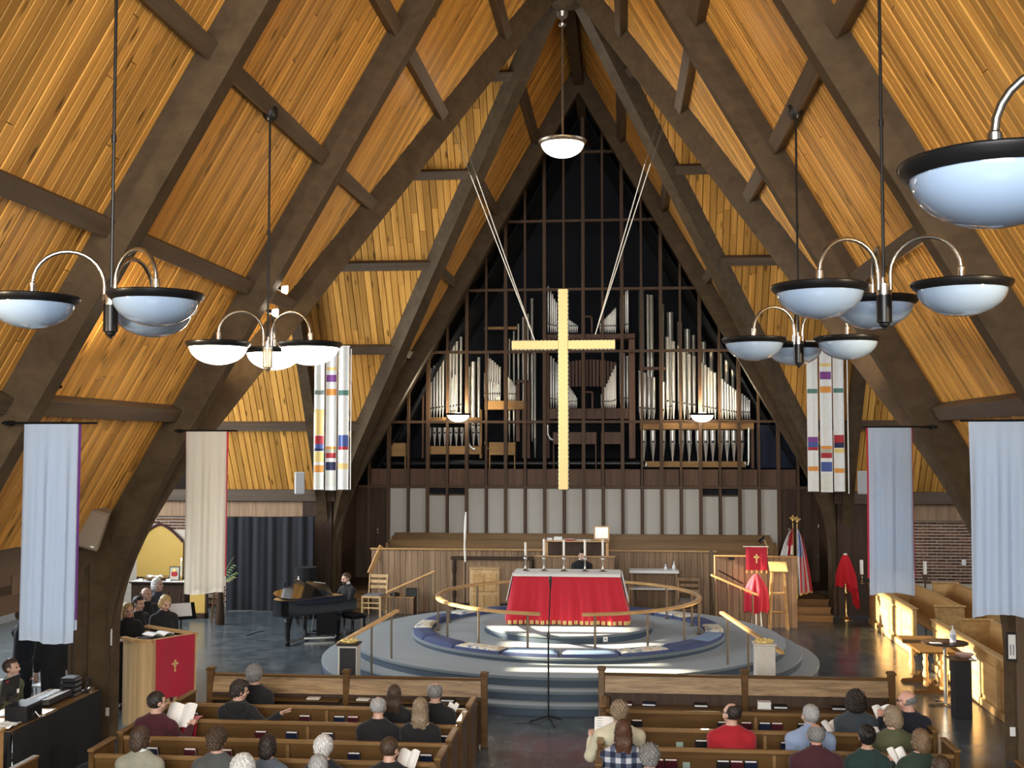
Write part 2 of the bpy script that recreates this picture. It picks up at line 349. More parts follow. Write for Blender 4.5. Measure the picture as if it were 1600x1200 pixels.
# ---- roof slopes: a slab with planks and purlins as parts
def slope(name, label, axis, sgn, side, u0, u1, cut, boards, seglen, levels, purl, vstart=0.0):
    """axis 'y': nave slope (ridge along y), x = sgn*h ; axis 'x': transept slope (ridge along x), y = CY+sgn*h.
    cut: None, 'near' (u <= valley) or 'far' (u >= valley); boards: u range that gets single boards; purl: list of (ua, ub or None=valley)"""
    t = T3 if axis == 'y' else T3T; A = math.atan(t); cA, sA = math.cos(A), math.sin(A); vmax = (ZR-ZE)/sA
    kv = KV*cA if axis == 'y' else cA/KV
    def pt(u, v, d=0.0):                                        # d: depth below the ceiling plane
        h = v*cA-d*sA; z = ZR-v*sA-d*cA
        return Vector((sgn*h, u, z)) if axis == 'y' else Vector((u, CY+sgn*h, z))
    def vlim(u):
        if axis == 'y':
            if cut == 'near': return min(vmax, (CY-u)/kv)
            if cut == 'far': return min(vmax, (u-CY)/kv)
            return vmax
        return min(vmax, abs(u)/kv)
    def uval(v):
        if axis == 'y': return CY-kv*v if cut == 'near' else CY+kv*v
        return side*kv*v
    # slab behind the boards
    if axis == 'y':
        ends = [(u0, 0), (u0, vmax), (uval(vmax), vmax), (CY, 0)] if cut == 'near' else [(CY, 0), (uval(vmax), vmax), (u1, vmax), (u1, 0)]
    else: ends = [(0, 0), (uval(vmax), vmax), (side*13.6, vmax), (side*13.6, 0)]
    nrm = pt(0, 0, -1)-pt(0, 0, 0)
    S = MB().poly([pt(u, v, -0.03) for u, v in ends], nrm*0.12).build(name, 'slab', origin=False); struct(S, label, 'ceiling')
    # boards
    wdt = 0.157 if axis == 'x' else 0.126; r = random.Random(hash(name) % 1000 if False else sum(map(ord, name))); n = 0
    a, b = boards
    ux = Vector((0, 1, 0)) if axis == 'y' else Vector((1, 0, 0)); vx = (pt(0, 1)-pt(0, 0)).normalized(); zx = vx.cross(ux)
    R = Matrix((vx, ux, zx)).transposed().to_4x4()
    u = a
    while u < b-0.02:
        ua, ub = u+0.0045, min(u+wdt, b)-0.0045; u += wdt
        va, vb = vlim(ua), vlim(ub)
        if max(va, vb) < 0.15: continue
        vs0 = vstart(u) if callable(vstart) else vstart
        v = vs0; first = True
        while v < max(va, vb)-0.05:
            L = r.uniform(*seglen) * (r.uniform(0.35, 1) if first else 1); first = False
            v1 = v+L
            if v1 > max(va, vb)-0.9: v1 = max(va, vb)
            ea, eb = min(v1, va), min(v1, vb); g = 0.004
            p = [(ua, v+g), (ub, v+g), (ub, eb-g), (ua, ea-g)]
            if va < v+g: p[0] = (ua+(ub-ua)*min(1, (v+g-va)/max(1e-6, vb-va)), v+g); p[3] = p[0]
            if vb < v+g: p[1] = (ua+(ub-ua)*min(1, (va-v-g)/max(1e-6, va-vb)), v+g); p[2] = p[1]
            cu = sum(q[0] for q in p)/4; cv = sum(q[1] for q in p)/4; c = pt(cu, cv)
            off = r.uniform(-0.004, 0.004); th = 0.022
            M = Matrix.Translation(c) @ R; Mi = M.inverted()
            lo = [Mi @ pt(q[0], q[1], off+0.001) for q in p]; hi = [Mi @ pt(q[0], q[1], off-th) for q in p]
            # chamfered lower face
            ins = []
            for q in p:
                ins.append(Mi @ pt(q[0]+(0.011 if q[0] < cu else -0.011), q[1], off+0.013))
            me = bpy.data.meshes.new('plank'); me.from_pydata([tuple(x) for x in ins+lo+hi], [], [(0, 1, 2, 3)]+[(i, 4+i, 4+(i+1) % 4, (i+1) % 4) for i in range(4)]+[(4+i, 8+i, 8+(i+1) % 4, 4+(i+1) % 4) for i in range(4)])
            me.materials.append(MATS['plank'])
            o = bpy.data.objects.new('plank', me); COL.objects.link(o); o.parent = S; o.matrix_basis = M; n += 1
            v = v1
    # purlins
    dp, tp = 0.17, 0.20
    for z in levels:
        v = (ZR-z)/sA
        for ua, ub in purl:
            if ub is None: ub = uval(v)
            if ua is None: ua = uval(v)
            if abs(ub-ua) < 0.3: continue
            c0, c1 = pt(ua, v, 0.012), pt(ub, v, 0.012)
            mb = MB(); mid = (c0+c1)/2; L = (c1-c0).length
            X = (c1-c0).normalized(); Z = nrm.normalized(); Y = Z.cross(X); RR = Matrix((X, Y, Z)).transposed()
            mb.box((0, 0, 0), (L, tp, dp), bev=0.006)
            o = mb.build('purlin', 'purlin', S, origin=False)
            o.matrix_basis = Matrix.Translation(mid-Z*dp/2) @ RR.to_4x4()
    return S
LV = [12.1, 10.27, 8.42, 6.56, 4.72]
vst = lambda u: 2.6 if u < 11.6 else 1.2 if u < 16.3 else 0.0
for sg, nm in ((-1, 'left'), (1, 'right')):
    slope('ceiling_nave_'+nm, 'sloping nave ceiling of golden knotty cedar boards between dark arches', 'y', sg, 0, -5, 0, 'near', (6.9, CY), (4.2, 7.6), LV, [(2.2, 6.9), (7.16, 11.55), (11.81, 16.2), (16.46, None)], vst)
    slope('ceiling_chancel_'+nm, 'dim cedar board ceiling rising in front of the organ arch', 'y', sg, 0, 0, 36, 'far', (CY, 29.5), (2.6, 4.8), LV, [(None, 29.5)])
    sd = -1 if nm == 'left' else 1
    ab = (-9.8, -1.0) if sd < 0 else (1.0, 9.8)
    slope('ceiling_transept_far_'+nm, 'transept ceiling of knotty cedar boards crossed by level purlins', 'x', 1, sd, 0, 0, None, ab, (2.4, 4.6), LV, [(sd*13.5, None)])
    slope('ceiling_transept_near_'+nm, 'transept ceiling slope on the side of the nave', 'x', -1, sd, 0, 0, None, (0, 0), (2.4, 4.6), LV, [(sd*13.5, None)])
# ---- arches
def arch_profile(lo, hi, k=1.0, col_in=6.27, col_out=6.72):
    """closed outline (s,z), s = distance from the crown; straight legs, bent knee, straight rafters"""
    si = lambda z: (lo-z)/T3
    zi = lo-col_in*T3
    a = Vector((col_in, max(0.6, zi-1.15))); c = Vector((col_in, zi)); e = Vector((si(zi+1.75), zi+1.75))
    inner = [Vector((col_in, 0))]+[(a*(1-t)**2+c*2*t*(1-t)+e*t*t) for t in [i/10 for i in range(11)]]
    so = lambda z: (hi-z)/T3
    zo = hi-col_out*T3
    outer = [Vector((col_out, 0)), Vector((col_out, zo))]
    pr = inner+[Vector((0, lo)), Vector((0, hi))]+outer[::-1]
    return [(p.x*k, p.y) for p in pr]
def arch(name, label, org, dirv, nrm, width, lo=13.3, hi=14.12, k=1.0, half=False):
    """org: (x,y) of the crown, dirv: unit along the span, nrm: thickness direction"""
    mb = MB(); pr = arch_profile(lo, hi, k)
    d = Vector((*dirv, 0)); n = Vector((*nrm, 0)); o = Vector((*org, 0))
    for sgn in ((1,) if half else (1, -1)):
        pts = [o+d*(s*sgn)+Vector((0, 0, z))-n*width/2 for s, z in pr]
        # split in quads: inner/outer strips triangulated by pairing
        mb.poly(pts, n*width)
    ob = mb.build(name, 'beam'); struct(ob, label, 'arch beam'); return ob
n_ = 1
for y, lab in zip(A_Y, ('dark laminated nave arch over the rear pews', 'dark laminated nave arch crossing above the middle pews', 'dark laminated nave arch standing at the front pews', 'dark laminated arch framing the organ screen')):
    arch('trim_%d' % n_, lab, (0, y+AB/2), (1, 0), (0, 1), AB); n_ += 1
for sx, lab in ((-1, 'transept arch with slanting legs on the piano side'), (1, 'transept arch with slanting legs on the flag side')):
    arch('trim_%d' % n_, lab, (sx*6.62, CY), (0, 1), (1, 0), AB, 13.3, 14.1, KV); n_ += 1
dl = math.hypot(6.27, 6.27*KV); kd = dl/6.27
for (sx, sy), lab in {(-1, -1): 'diagonal valley beam rising from beside the pulpit to the crossing', (1, -1): 'diagonal valley beam rising from beside the bistro table to the crossing', (-1, 1): 'pale-lit diagonal valley beam rising from behind the piano', (1, 1): 'diagonal valley beam rising from beside the flags'}.items():
    d = Vector((sx, sy*KV)).normalized()
    arch('trim_%d' % n_, lab, (0, CY), (d.x, d.y), (-d.y, d.x), 0.26, 13.55, 14.3, kd, True); n_ += 1
# crown node where the diagonals meet, ridge beams
mb = MB().lathe([(0.0, 13.0), (0.30, 13.08), (0.36, 13.3), (0.36, 13.9)], 12, (0, CY, 0)); struct(mb.build('trim_%d' % n_, 'beam', smooth=40), 'dark crown block joining the four diagonal beams', 'beam'); n_ += 1
for a, b, lab in (((0, -5), (0, 22.6), 'ridge beam of the nave roof'), ((0, 23.4), (0, 36), 'ridge beam running back to the organ arch'), ((-13.5, CY), (-0.4, CY), 'ridge beam of the piano side transept'), ((0.4, CY), (13.5, CY), 'ridge beam of the flag side transept')):
    o = MB().bar((a[0], a[1], 13.72), (b[0], b[1], 13.72), 0.24, 0.5).build('trim_%d' % n_, 'beam'); struct(o, lab, 'beam'); n_ += 1
# ---- walls
def wall(name, label, mb, m): return struct(mb.build(name, m), label, 'wall')
# rear gable with a wide window opening
mb = MB()
mb.bx(-7, 7, -5.2, -5, 0, 3.6); mb.bx(-7, -3.9, -5.2, -5, 3.6, 9.5); mb.bx(3.9, 7, -5.2, -5, 3.6, 9.5); mb.bx(-4.2, 4.2, -5.2, -5, 9.5, 14.6)
wall('wall_rear', 'rear gable wall with a wide window opening', mb, 'white_wall')
# unseen transept end walls: glazing and mullions added to suit the area lights
for sx, nm in ((-1, 'west'), (1, 'east')):
    x0, x1 = (sx*13.6, sx*13.45)
    holes = [(18.80, 19.25, 4.45, 5.5), (19.42, 19.80, 4.55, 5.35), (20.5, 21.2, 4.45, 5.45), (21.35, 22.05, 4.45, 5.45), (17.15, 18.6, 6.35, 7.35), (18.9, 20.4, 6.35, 7.35), (20.7, 21.7, 6.35, 7.35), (23.4, 24.9, 6.35, 7.35), (25.2, 27.2, 6.35, 7.35)] if sx < 0 else [(18.4, 20.4, 4.4, 7.2), (21, 23, 4.4, 7.2), (23.6, 25.6, 4.4, 7.2)]  # west openings shaped so the sun falls only in chosen patches
    mb = MB(); ys = sorted({16.0, 30.0}|{h[0] for h in holes}|{h[1] for h in holes}); zs = sorted({0.0, 14.4}|{h[2] for h in holes}|{h[3] for h in holes})
    for i in range(len(ys)-1):
        za = 0.0
        for j in range(len(zs)-1):
            cy_, cz_ = (ys[i]+ys[i+1])/2, (zs[j]+zs[j+1])/2
            if any(h[0] < cy_ < h[1] and h[2] < cz_ < h[3] for h in holes):
                if zs[j] > za: mb.bx(x0, x1, ys[i], ys[i+1], za, zs[j])
                za = zs[j+1]
        mb.bx(x0, x1, ys[i], ys[i+1], za, 14.4)
    wall('wall_'+nm, 'unseen transept end wall with glazing added to suit its area light, on the %s side' % ('piano' if sx < 0 else 'flag'), mb, 'added_glazing')
    mb = MB()
    for h in holes:
        mb.bx(x0, x1, h[0], h[1], h[2], h[2]+0.05); mb.bx(x0, x1, h[0], h[1], h[3]-0.05, h[3]); mb.bx(x0, x1, h[0], h[0]+0.05, h[2]+0.05, h[3]-0.05); mb.bx(x0, x1, h[1]-0.05, h[1], h[2]+0.05, h[3]-0.05)
    xi = sx*13.42
    for y in (16.9, 18.72, 20.45, 22.2, 23.25, 25.05, 27.4): mb.bx(xi-0.03, xi+0.03, y-0.04, y+0.04, 0, 9.4)
    for z in (1.1, 3.0, 4.3, 6.0, 7.6): mb.bx(xi-0.03, xi+0.03, 16.9, 27.4, z-0.04, z+0.04)
    o = mb.build('window_%d' % (1 if sx < 0 else 2), 'mullion'); struct(o, 'added mullions and frames on the unseen transept end wall on the %s side' % ('piano' if sx < 0 else 'flag'), 'window')
# nave side walls (low, under the eave) and aisle on the sound desk side
mb = MB(); mb.bx(6.74, 6.9, -5, 16.1, 0, 3.3); wall('wall_right', 'low dark nave wall under the eave', mb, 'brown_wall')
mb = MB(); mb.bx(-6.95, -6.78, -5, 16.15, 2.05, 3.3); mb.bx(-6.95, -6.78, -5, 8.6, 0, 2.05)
wl = wall('wall_left', 'brown header wall above the aisle opening', mb, 'brown_wall')
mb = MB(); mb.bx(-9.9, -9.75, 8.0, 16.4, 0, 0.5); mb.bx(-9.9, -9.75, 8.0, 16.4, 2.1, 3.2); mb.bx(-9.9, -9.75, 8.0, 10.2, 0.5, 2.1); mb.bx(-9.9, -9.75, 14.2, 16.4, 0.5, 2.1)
wall('wall_aisle', 'dim outer wall of the low side aisle with windows', mb, 'brown_wall')
mb = MB(); mb.bx(-9.9, -6.78, 8.4, 16.5, 2.30, 2.42); struct(mb.build('ceiling_aisle', 'brown_wall'), 'low flat ceiling over the side aisle', 'ceiling')
mb = MB()
for y in (10.2, 11.5, 12.85, 14.2): mb.bx(-9.88, -9.78, y-0.05, y+0.05, 0.5, 2.1)
struct(mb.build('window_3', 'black_metal'), 'row of side aisle windows in dark frames', 'window')
mb = MB(); mb.bx(-9.9, -6.95, 8.2, 8.35, 0, 2.4); wall('wall_aisle_rear', 'end wall of the low side aisle', mb, 'brown_wall')
# transept far walls: brick below, timber header above; near walls plain
def brick_wall(name, label, x0, x1, y, z1, bx0, bx1, niche=None):
    mb = MB(); mb.bx(x0, x1, y, y+0.18, 0, z1); W = wall(name, label, mb, 'mortar')
    src = MB().box((0, 0, 0), (0.205, 0.026, 0.050), bev=0.004).build('brick', 'brick', W, origin=False); first = True
    row = 0; z = 0.82 if x0 > 0 else 0.04; cnt = 0
    while z < z1-0.03:
        xx = bx0+(0.11 if row % 2 else 0)
        while xx < bx1-0.1:
            if not (niche and niche(xx, z)):
                M = Matrix.Translation(Vector((xx+0.1+rnd.uniform(-0.003, 0.003), y-0.006+rnd.uniform(-0.003, 0.002), z))-src.parent.location)
                if first: src.matrix_basis = M; first = False
                else: inst(src, 'brick', M, W)
                cnt += 1
            xx += 0.222
        z += 0.0735 if False else 0.076; row += 1
    return W
ZB = 2.33
brick_wall('wall_far_right', 'brick transept wall behind the side pews', 6.35, 13.5, 29.6, ZB, P(1342, 850, y=29.6).x, P(1560, 850, y=29.6).x)
brick_wall('wall_far_left', 'brick transept wall around the gold niche and black curtain', -13.5, -6.35, 29.6, ZB, P(238, 850, y=29.6).x, P(495, 850, y=29.6).x,
           lambda x, z: (-9.25 < x < -7.3 and z < 2.2) or (-11.35 < x < -9.75 and z < 1.95-1.1*max(0, abs(x+10.45)-0.35)))
for sx, nm, a, b in ((-1, 'left', -13.5, -6.3), (1, 'right', 6.3, 13.5)):
    mb = MB().bx(a, b, 29.5, 29.72, ZB, 2.74, bev=0.01); struct(mb.build('trim_%d' % n_, 'oak_board'), 'pale timber header over the %s brick wall' % ('niche' if sx < 0 else 'pew side'), 'beam'); n_ += 1
    mb = MB().bx(a, b, 29.38, 29.62, 2.74, 3.04, bev=0.01); struct(mb.build('trim_%d' % n_, 'purlin'), 'eave beam under the %s transept boards' % ('piano side' if sx < 0 else 'flag side'), 'beam'); n_ += 1
    mb = MB().bx(a, b, 16.1, 16.4, 0, 3.1) if sx > 0 else MB().bx(-13.5, -9.9, 16.1, 16.4, 0, 3.1).bx(-9.9, -6.75, 16.1, 16.4, 2.2, 3.1); wall('wall_near_'+nm, 'transept wall on the side of the nave', mb, 'brown_wall')
for sx, nm in ((-1, 'piano'), (1, 'flag')):
    a, b = (-7.15, -6.38) if sx < 0 else (6.38, 7.15)
    o = MB().bx(a, b, 29.44, 29.575, 0, 2.74); struct(o.build('trim_%d' % n_, 'dark_wood'), 'dark timber pier between the brick wall and the %s side column' % nm, 'pier'); n_ += 1
# ---- chancel: floor, side walls, organ wall
OY = 32.5; CF = 0.45
mb = MB().bx(-6.6, 6.6, 30.6, 36, 0, CF); struct(mb.build('floor_chancel', 'dark_wood'), 'raised dark floor of the choir', 'floor')
for sx, nm in ((-1, 'left'), (1, 'right')):
    mb = MB().bx(sx*6.6, sx*6.45, 29.8, 36, 0, 4.0); wall('wall_chancel_'+nm, 'dark side wall of the chancel', mb, 'door_wood')
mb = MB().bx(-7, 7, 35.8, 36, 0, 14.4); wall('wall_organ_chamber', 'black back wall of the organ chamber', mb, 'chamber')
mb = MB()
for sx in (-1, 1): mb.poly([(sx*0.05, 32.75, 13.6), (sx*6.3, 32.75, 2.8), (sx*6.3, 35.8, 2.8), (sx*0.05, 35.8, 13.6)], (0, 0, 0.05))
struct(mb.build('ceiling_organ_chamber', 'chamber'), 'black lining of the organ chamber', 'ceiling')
# organ screen: mullions, transoms, panels
SCR = struct(MB().bx(-6.45, 6.45, OY+0.10, OY+0.16, CF, 2.95).build('wall_organ_screen', 'mullion'), 'timber organ screen with tall mullions and grey panels', 'wall')
mxp = [577+30.45*k for k in range(23)]
mx = [P(p, 745, y=OY).x for p in mxp]
zt = {k: P(900, k, y=OY).z for k in (238, 345, 452, 549, 659, 761)}
def roofz(x): return 14.5-T3*abs(x)
for k, x in enumerate(mx):
    w_ = 0.095 if k % 2 else 0.062
    B('mullion', x-w_/2, x+w_/2, OY-0.06, OY+0.10, CF if k % 2 or True else 3, roofz(x), 'mullion', SCR)
for py, z in zt.items():
    hw = min(6.4, (14.4-z)/T3) if py != 761 else 6.4
    B('transom', -hw, hw, OY-0.045, OY+0.08, z-0.035, z+0.035, 'mullion', SCR)
zp0 = P(900, 733, y=OY).z
for k in range(len(mx)-1):
    B('wood_panel', mx[k]+0.05, mx[k+1]-0.05, OY+0.02, OY+0.06, zt[761]+0.04, zp0, 'walnut', SCR)
    if 0 < k < 21:
        vent = k in (3, 4, 17, 18)
        ztop = zt[761]-0.05-(0.20 if vent else 0)
        xa, xb = mx[k]+0.05, mx[k+1]-0.05
        def fn(u, v, xa=xa, xb=xb, zt_=ztop, k=k):
            return (xa+(xb-xa)*u, OY+0.03-0.012*math.sin(PI*u), CF+(zt_-CF)*v)
        MB().grid(fn, 8, 1, thick=0.02, flip=True).build('acoustic_panel', 'acoustic', SCR, True, smooth=60)
        if vent:
            B('vent_slot', xa, xb, OY+0.03, OY+0.09, ztop+0.05, zt[761]-0.06, 'chamber', SCR)
            B('vent_rail', xa, xb, OY-0.02, OY+0.06, ztop, ztop+0.045, 'mullion', SCR)
for nm, a, b, hs in (('door_1', 549, 604, 590), ('door_2', 1219, 1268, 1233)):
    xa, xb = P(a, 800, y=OY).x, P(b, 800, y=OY).x
    d_ = B(nm, xa, xb, OY-0.02, OY+0.08, CF, zt[761]-0.04, 'door_wood'); struct(d_, 'plain dark wooden door at the %s end of the organ screen' % ('piano' if nm == 'door_1' else 'flag'), 'door')
    hp = P(hs, 832, y=OY-0.05); mb = MB().ell(hp, (0.035, 0.035, 0.035)); mb.cyl(hp, hp+Vector((0, 0.06, 0)), 0.012); mb.build('handle', 'nickel', d_, True, smooth=60)
    lp = P(hs, 827, y=OY-0.03); MB().cyl(lp, lp+Vector((0, 0.04, 0)), 0.025).build('lock', 'nickel', d_, True, smooth=60)
    for hy in (775, 822, 870):
        hp = P(hs+(-40 if nm == 'door_1' else 46), hy, y=OY-0.03); MB().cyl(hp-Vector((0, 0, 0.05)), hp+Vector((0, 0, 0.05)), 0.014).build('hinge', 'nickel', d_, True)
# ---- round platform: three carpeted steps, kneeler step, inner floor, altar dais
PCX = 0.0
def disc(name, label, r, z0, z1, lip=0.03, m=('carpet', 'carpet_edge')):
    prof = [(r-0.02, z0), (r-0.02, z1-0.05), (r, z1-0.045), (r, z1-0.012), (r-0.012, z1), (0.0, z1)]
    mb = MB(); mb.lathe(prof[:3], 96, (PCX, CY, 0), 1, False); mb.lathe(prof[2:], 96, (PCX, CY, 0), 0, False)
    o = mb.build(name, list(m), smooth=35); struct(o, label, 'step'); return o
disc('floor_step_lowest', 'lowest round carpeted altar step', 4.78, 0, 0.16)
disc('floor_step_middle', 'middle round carpeted altar step', 4.48, 0.16, 0.32)
disc('floor_step_upper', 'blue-grey carpeted top of the round altar platform', 4.18, 0.32, 0.48)
disc('floor_step_kneeler', 'low round carpeted step under the kneeling cushions', 3.05, 0.48, 0.58)
disc('floor_dais', 'small round dais under the altar', 1.66, 0.58, 0.73)
ot = MB().bx(-0.045, 0.045, -0.012, 0, -0.045, 0.045, bev=0.004); ot.bx(-0.012, 0.012, -0.016, 0, -0.012, 0.012, 1)
op = P(972, 991, y=21.62); o = ot.build('outlet', ['white_cloth', 'black_plastic']); o.location = (op.x, 21.55, 0.66); tag(o, 'white power outlet on the edge of the altar dais', 'outlet')
o.rotation_euler = (0, 0, math.atan2(op.x, 1.6)); o.location = (1.675*math.sin(0.47), CY-1.675*math.cos(0.47), 0.61); o.rotation_euler = (0, 0, 0.47)
# ================================================================ ORGAN
PY = 33.35
ORG = thing('pipe_organ', 'silver pipe organ on wooden chests behind the mullioned screen', 'organ', (0, PY, CF))
kpp = PY/F                                                       # metres per photo pixel at the pipes
def px(x, y, yy=PY): return P(x, y, y=yy)
def pipe(xp, top, bot, rp, y=PY, m='pipe_metal', foot=0.16, footw=0.28, n=10):
    """one flue pipe: body, mouth collar, conical foot"""
    a = px(xp, bot, y); b = px(xp, top, y); r = rp*y/F; H = b.z-a.z; fz = min(max(0.16, H*foot), 0.5); bx_ = a.x
    mb = MB(); mb.lathe([(r*footw, 0), (r*footw*1.15, fz*0.12), (r, fz), (r*1.05, fz+0.012), (r, fz+0.03), (r, H-0.05), (r*1.06, H-0.045), (r*1.06, H-0.01), (r*0.9, H), (0, H)], n, (bx_, y, a.z), 0, False)
    mb.bx(bx_-r*0.55, bx_+r*0.55, y-r*1.02, y-r*0.9, a.z+fz+0.02, a.z+fz+0.05+r*0.5, 1)
    return mb.build('pipe', [m, 'black_metal'], ORG, True, smooth=40)
def row(xs, tops, bot, rp, y=PY, m='pipe_metal', **k):
    n = len(xs)
    for i, x in enumerate(xs): pipe(x, tops[i] if isinstance(tops, (list, tuple)) else tops, bot, rp[i] if isinstance(rp, (list, tuple)) else rp, y, m, **k)
lin = lambda a, b, n: [a+(b-a)*i/(n-1) for i in range(n)]
row(lin(669, 692, 6), lin(579, 559, 6), 653, 1.9)
row([698, 703.5, 708.5, 713.5, 720], [550, 545, 538, 533, 526], 655, 2.1, PY+0.25)
row([701, 706, 711], [596, 590, 585], 655, 1.5, PY)
row([731, 739, 748], [573, 565, 558], 694, [3.0, 3.6, 2.6], PY+0.1, foot=0.22)
row(lin(671, 695, 4), 668, 697, 3.0, PY-0.12, foot=0.62, footw=0.22); row(lin(704, 722, 3), 668, 697, 3.2, PY-0.12, foot=0.62, footw=0.22); row(lin(740, 748, 2), 668, 697, 3.2, PY-0.12, foot=0.62, footw=0.22)
row(lin(758, 781, 7), [583, 553, 560, 563, 566, 570, 573], 626, 1.9)
row(lin(761, 779, 6), lin(592, 600, 6), 626, 1.4, PY-0.15)
row(lin(788.5, 805, 8), lin(580, 603, 8), 626, 1.5)
row(lin(790, 804, 6), lin(600, 612, 6), 626, 1.2, PY-0.15)
row([789.5, 796, 803, 810, 817.5, 825, 831.5], [541, 529, 517, 506, 495, 490, 466], 690, [1.7, 1.8, 1.9, 2.0, 2.0, 2.1, 2.6], PY+0.35, 'pipe_dull')
row([836], [540], 716, [2.4], PY+0.35, 'pipe_dull')
row([856.5, 860.5, 863.5, 866.5, 869.5], [447, 455, 459, 467, 472], 520, 1.5, PY+0.2)
row(lin(889, 902, 6), lin(499, 508, 6), 520, 1.2, PY+0.2)
row(lin(938, 961.5, 10), lin(505, 481, 10), 520, [1.2+0.05*i for i in range(10)], PY+0.2)
row([970, 974, 978, 981], [466, 460, 454, 450], 520, 1.6, PY+0.2)
row([857, 861, 865, 869, 872], [552, 556, 560, 566, 570], 638, 1.7, PY+0.1)
row(lin(889, 901, 6), lin(603, 621, 6), 638, 1.2, PY+0.1)
row(lin(940, 961.5, 9), lin(616, 571, 9), 638, 1.6, PY+0.1)
row([970, 975.5, 980.5], [549, 552, 556], 638, 1.9, PY+0.1)
for i, x in enumerate(lin(890, 961, 14)):                        # square wooden pipes behind
    a, b = px(x, 604, PY+0.55), px(x, 562+0.25*(i-6)**2*0.35, PY+0.55)
    B('wooden_pipe', a.x-0.036, a.x+0.036, PY+0.5, PY+0.58, a.z, b.z, 'organ_brown', ORG)
row([1003, 1013, 1018.5, 1034.5, 1048, 1063, 1075, 1084.5, 1100, 1112, 1127, 1136, 1145.5], [449, 460, 461, 475, 488, 503, 514, 523, 534, 545, 552, 562, 570], 655, [4.4, 2.4, 3.6, 4.4, 5.2, 3.8, 4.9, 2.8, 4.2, 3.6, 2.6, 3.6, 2.8], PY+0.4, 'pipe_dull', foot=0.1)
row([1000.5, 1007.5, 1014.5, 1021.5, 1036, 1043.5, 1052.5, 1062, 1069.5, 1077.5, 1085], [579, 582, 586, 589, 596, 526, 533, 539, 545, 553, 556], 655, 2.9, PY, foot=0.20)
row([1097, 1102.5, 1108, 1112.5, 1117.5], [566, 570, 574, 579, 582], 655, 2.3, PY, foot=0.2)
row([1125, 1129.5, 1134, 1138, 1142.5, 1146.5, 1150], [553, 592, 596, 600, 603, 606, 609], 655, 1.8, PY, foot=0.2)
row([1156, 1160, 1164, 1167.5, 1171], [580, 615, 618, 621, 625], 655, 1.7, PY, foot=0.2)
for x in (1006, 1020.5, 1036, 1051, 1065, 1077, 1091, 1103, 1114, 1126, 1136.5, 1147, 1159):
    pipe(x, 672, 721, 4.3, PY-0.1, foot=0.60, footw=0.24)
for pts in ([(1003, 668), (1003, 722), (1005, 729), (1009, 729), (1010.5, 724)], [(1170, 668), (1170, 721), (1168.5, 727), (1165, 727), (1164, 722)], [(731, 664), (731.5, 692), (735, 698), (741, 703), (742.5, 700)], [(855.5, 664), (856, 679), (860, 686), (866, 688)], [(758, 690), (760, 698), (762, 702)]):
    MB().tube([px(*q, PY-0.35) for q in pts], 0.035, 10).build('wind_pipe', 'pipe_metal', ORG, True, smooth=50)
def case(name, x0, x1, y0, y1, m, d0=-0.2, d1=0.25):
    a, b = px(x0, y1, PY+d0), px(x1, y0, PY+d0); return B(name, a.x, b.x, PY+d0, PY+d1, a.z, b.z, m, ORG, bev=0.008)
case('wind_chest', 667, 751, 652, 659, 'organ_wood'); case('wind_chest', 668, 752, 697, 710, 'organ_wood', -0.3)
case('wind_chest', 757, 823, 626, 640, 'organ_wood'); case('wind_chest', 848, 992, 521, 530, 'organ_brown', 0, 0.6)
case('wind_chest', 848, 988, 638, 655, 'organ_brown', -0.1, 0.6); case('wind_chest', 1000, 1178, 656, 671, 'organ_wood', -0.2, 0.6); case('wind_chest', 1008, 1166, 721, 730, 'organ_wood', -0.3)
for a in ((749, 753, 640, 732), (848, 858, 530, 732), (983, 992, 530, 732), (823, 828, 594, 732), (816, 821.5, 640, 732), (806, 812, 600, 690), (1174, 1178, 668, 732), (659, 662, 606, 732)):
    case('case_post', *a, 'organ_brown' if a[0] != 749 else 'organ_wood', -0.12, 0.0)
case('case_post', 806, 826, 594, 598, 'organ_brown', -0.12, 0)
for a in ((764, 805, 691, 711), (607, 634, 692, 713), (864, 932, 675, 694), (939, 975, 675, 694)):
    t_ = case('blower_box', *a, 'organ_wood' if a[0] < 850 else 'organ_brown', -0.45, -0.1)
    for e in (a[0], a[1]-2): case('box_leg', e, e+2, a[3], 733, 'organ_wood' if a[0] < 850 else 'organ_brown', -0.45, -0.40)
for x0, x1, y0, y1 in ((909, 926, 493, 520), (909, 927, 611, 638)):       # framed access hatches
    for q in ((x0, x0+3, y0, y1), (x1-3, x1, y0, y1), (x0, x1, y0, y0+3)): case('hatch_frame', *q, 'organ_brown', -0.05, 0.05)
mb = MB(); a, b = px(600, 724, PY-0.1), px(1000, 724, PY-0.1); mb.cyl(a, b, 0.15, n=16); mb.build('wind_trunk', 'black_metal', ORG, True, smooth=40)
case('wall_stud', 757, 808, 510, 515, 'organ_wood', 0.8, 0.9); case('case_post', 1002, 1040, 573, 578, 'organ_brown', -0.15, -0.05)
a, b = px(1182, 731, PY-0.2), px(1250, 664, PY-0.2); B('back_board', a.x, b.x, PY-0.2, PY-0.15, a.z, b.z, 'navy_board', ORG)
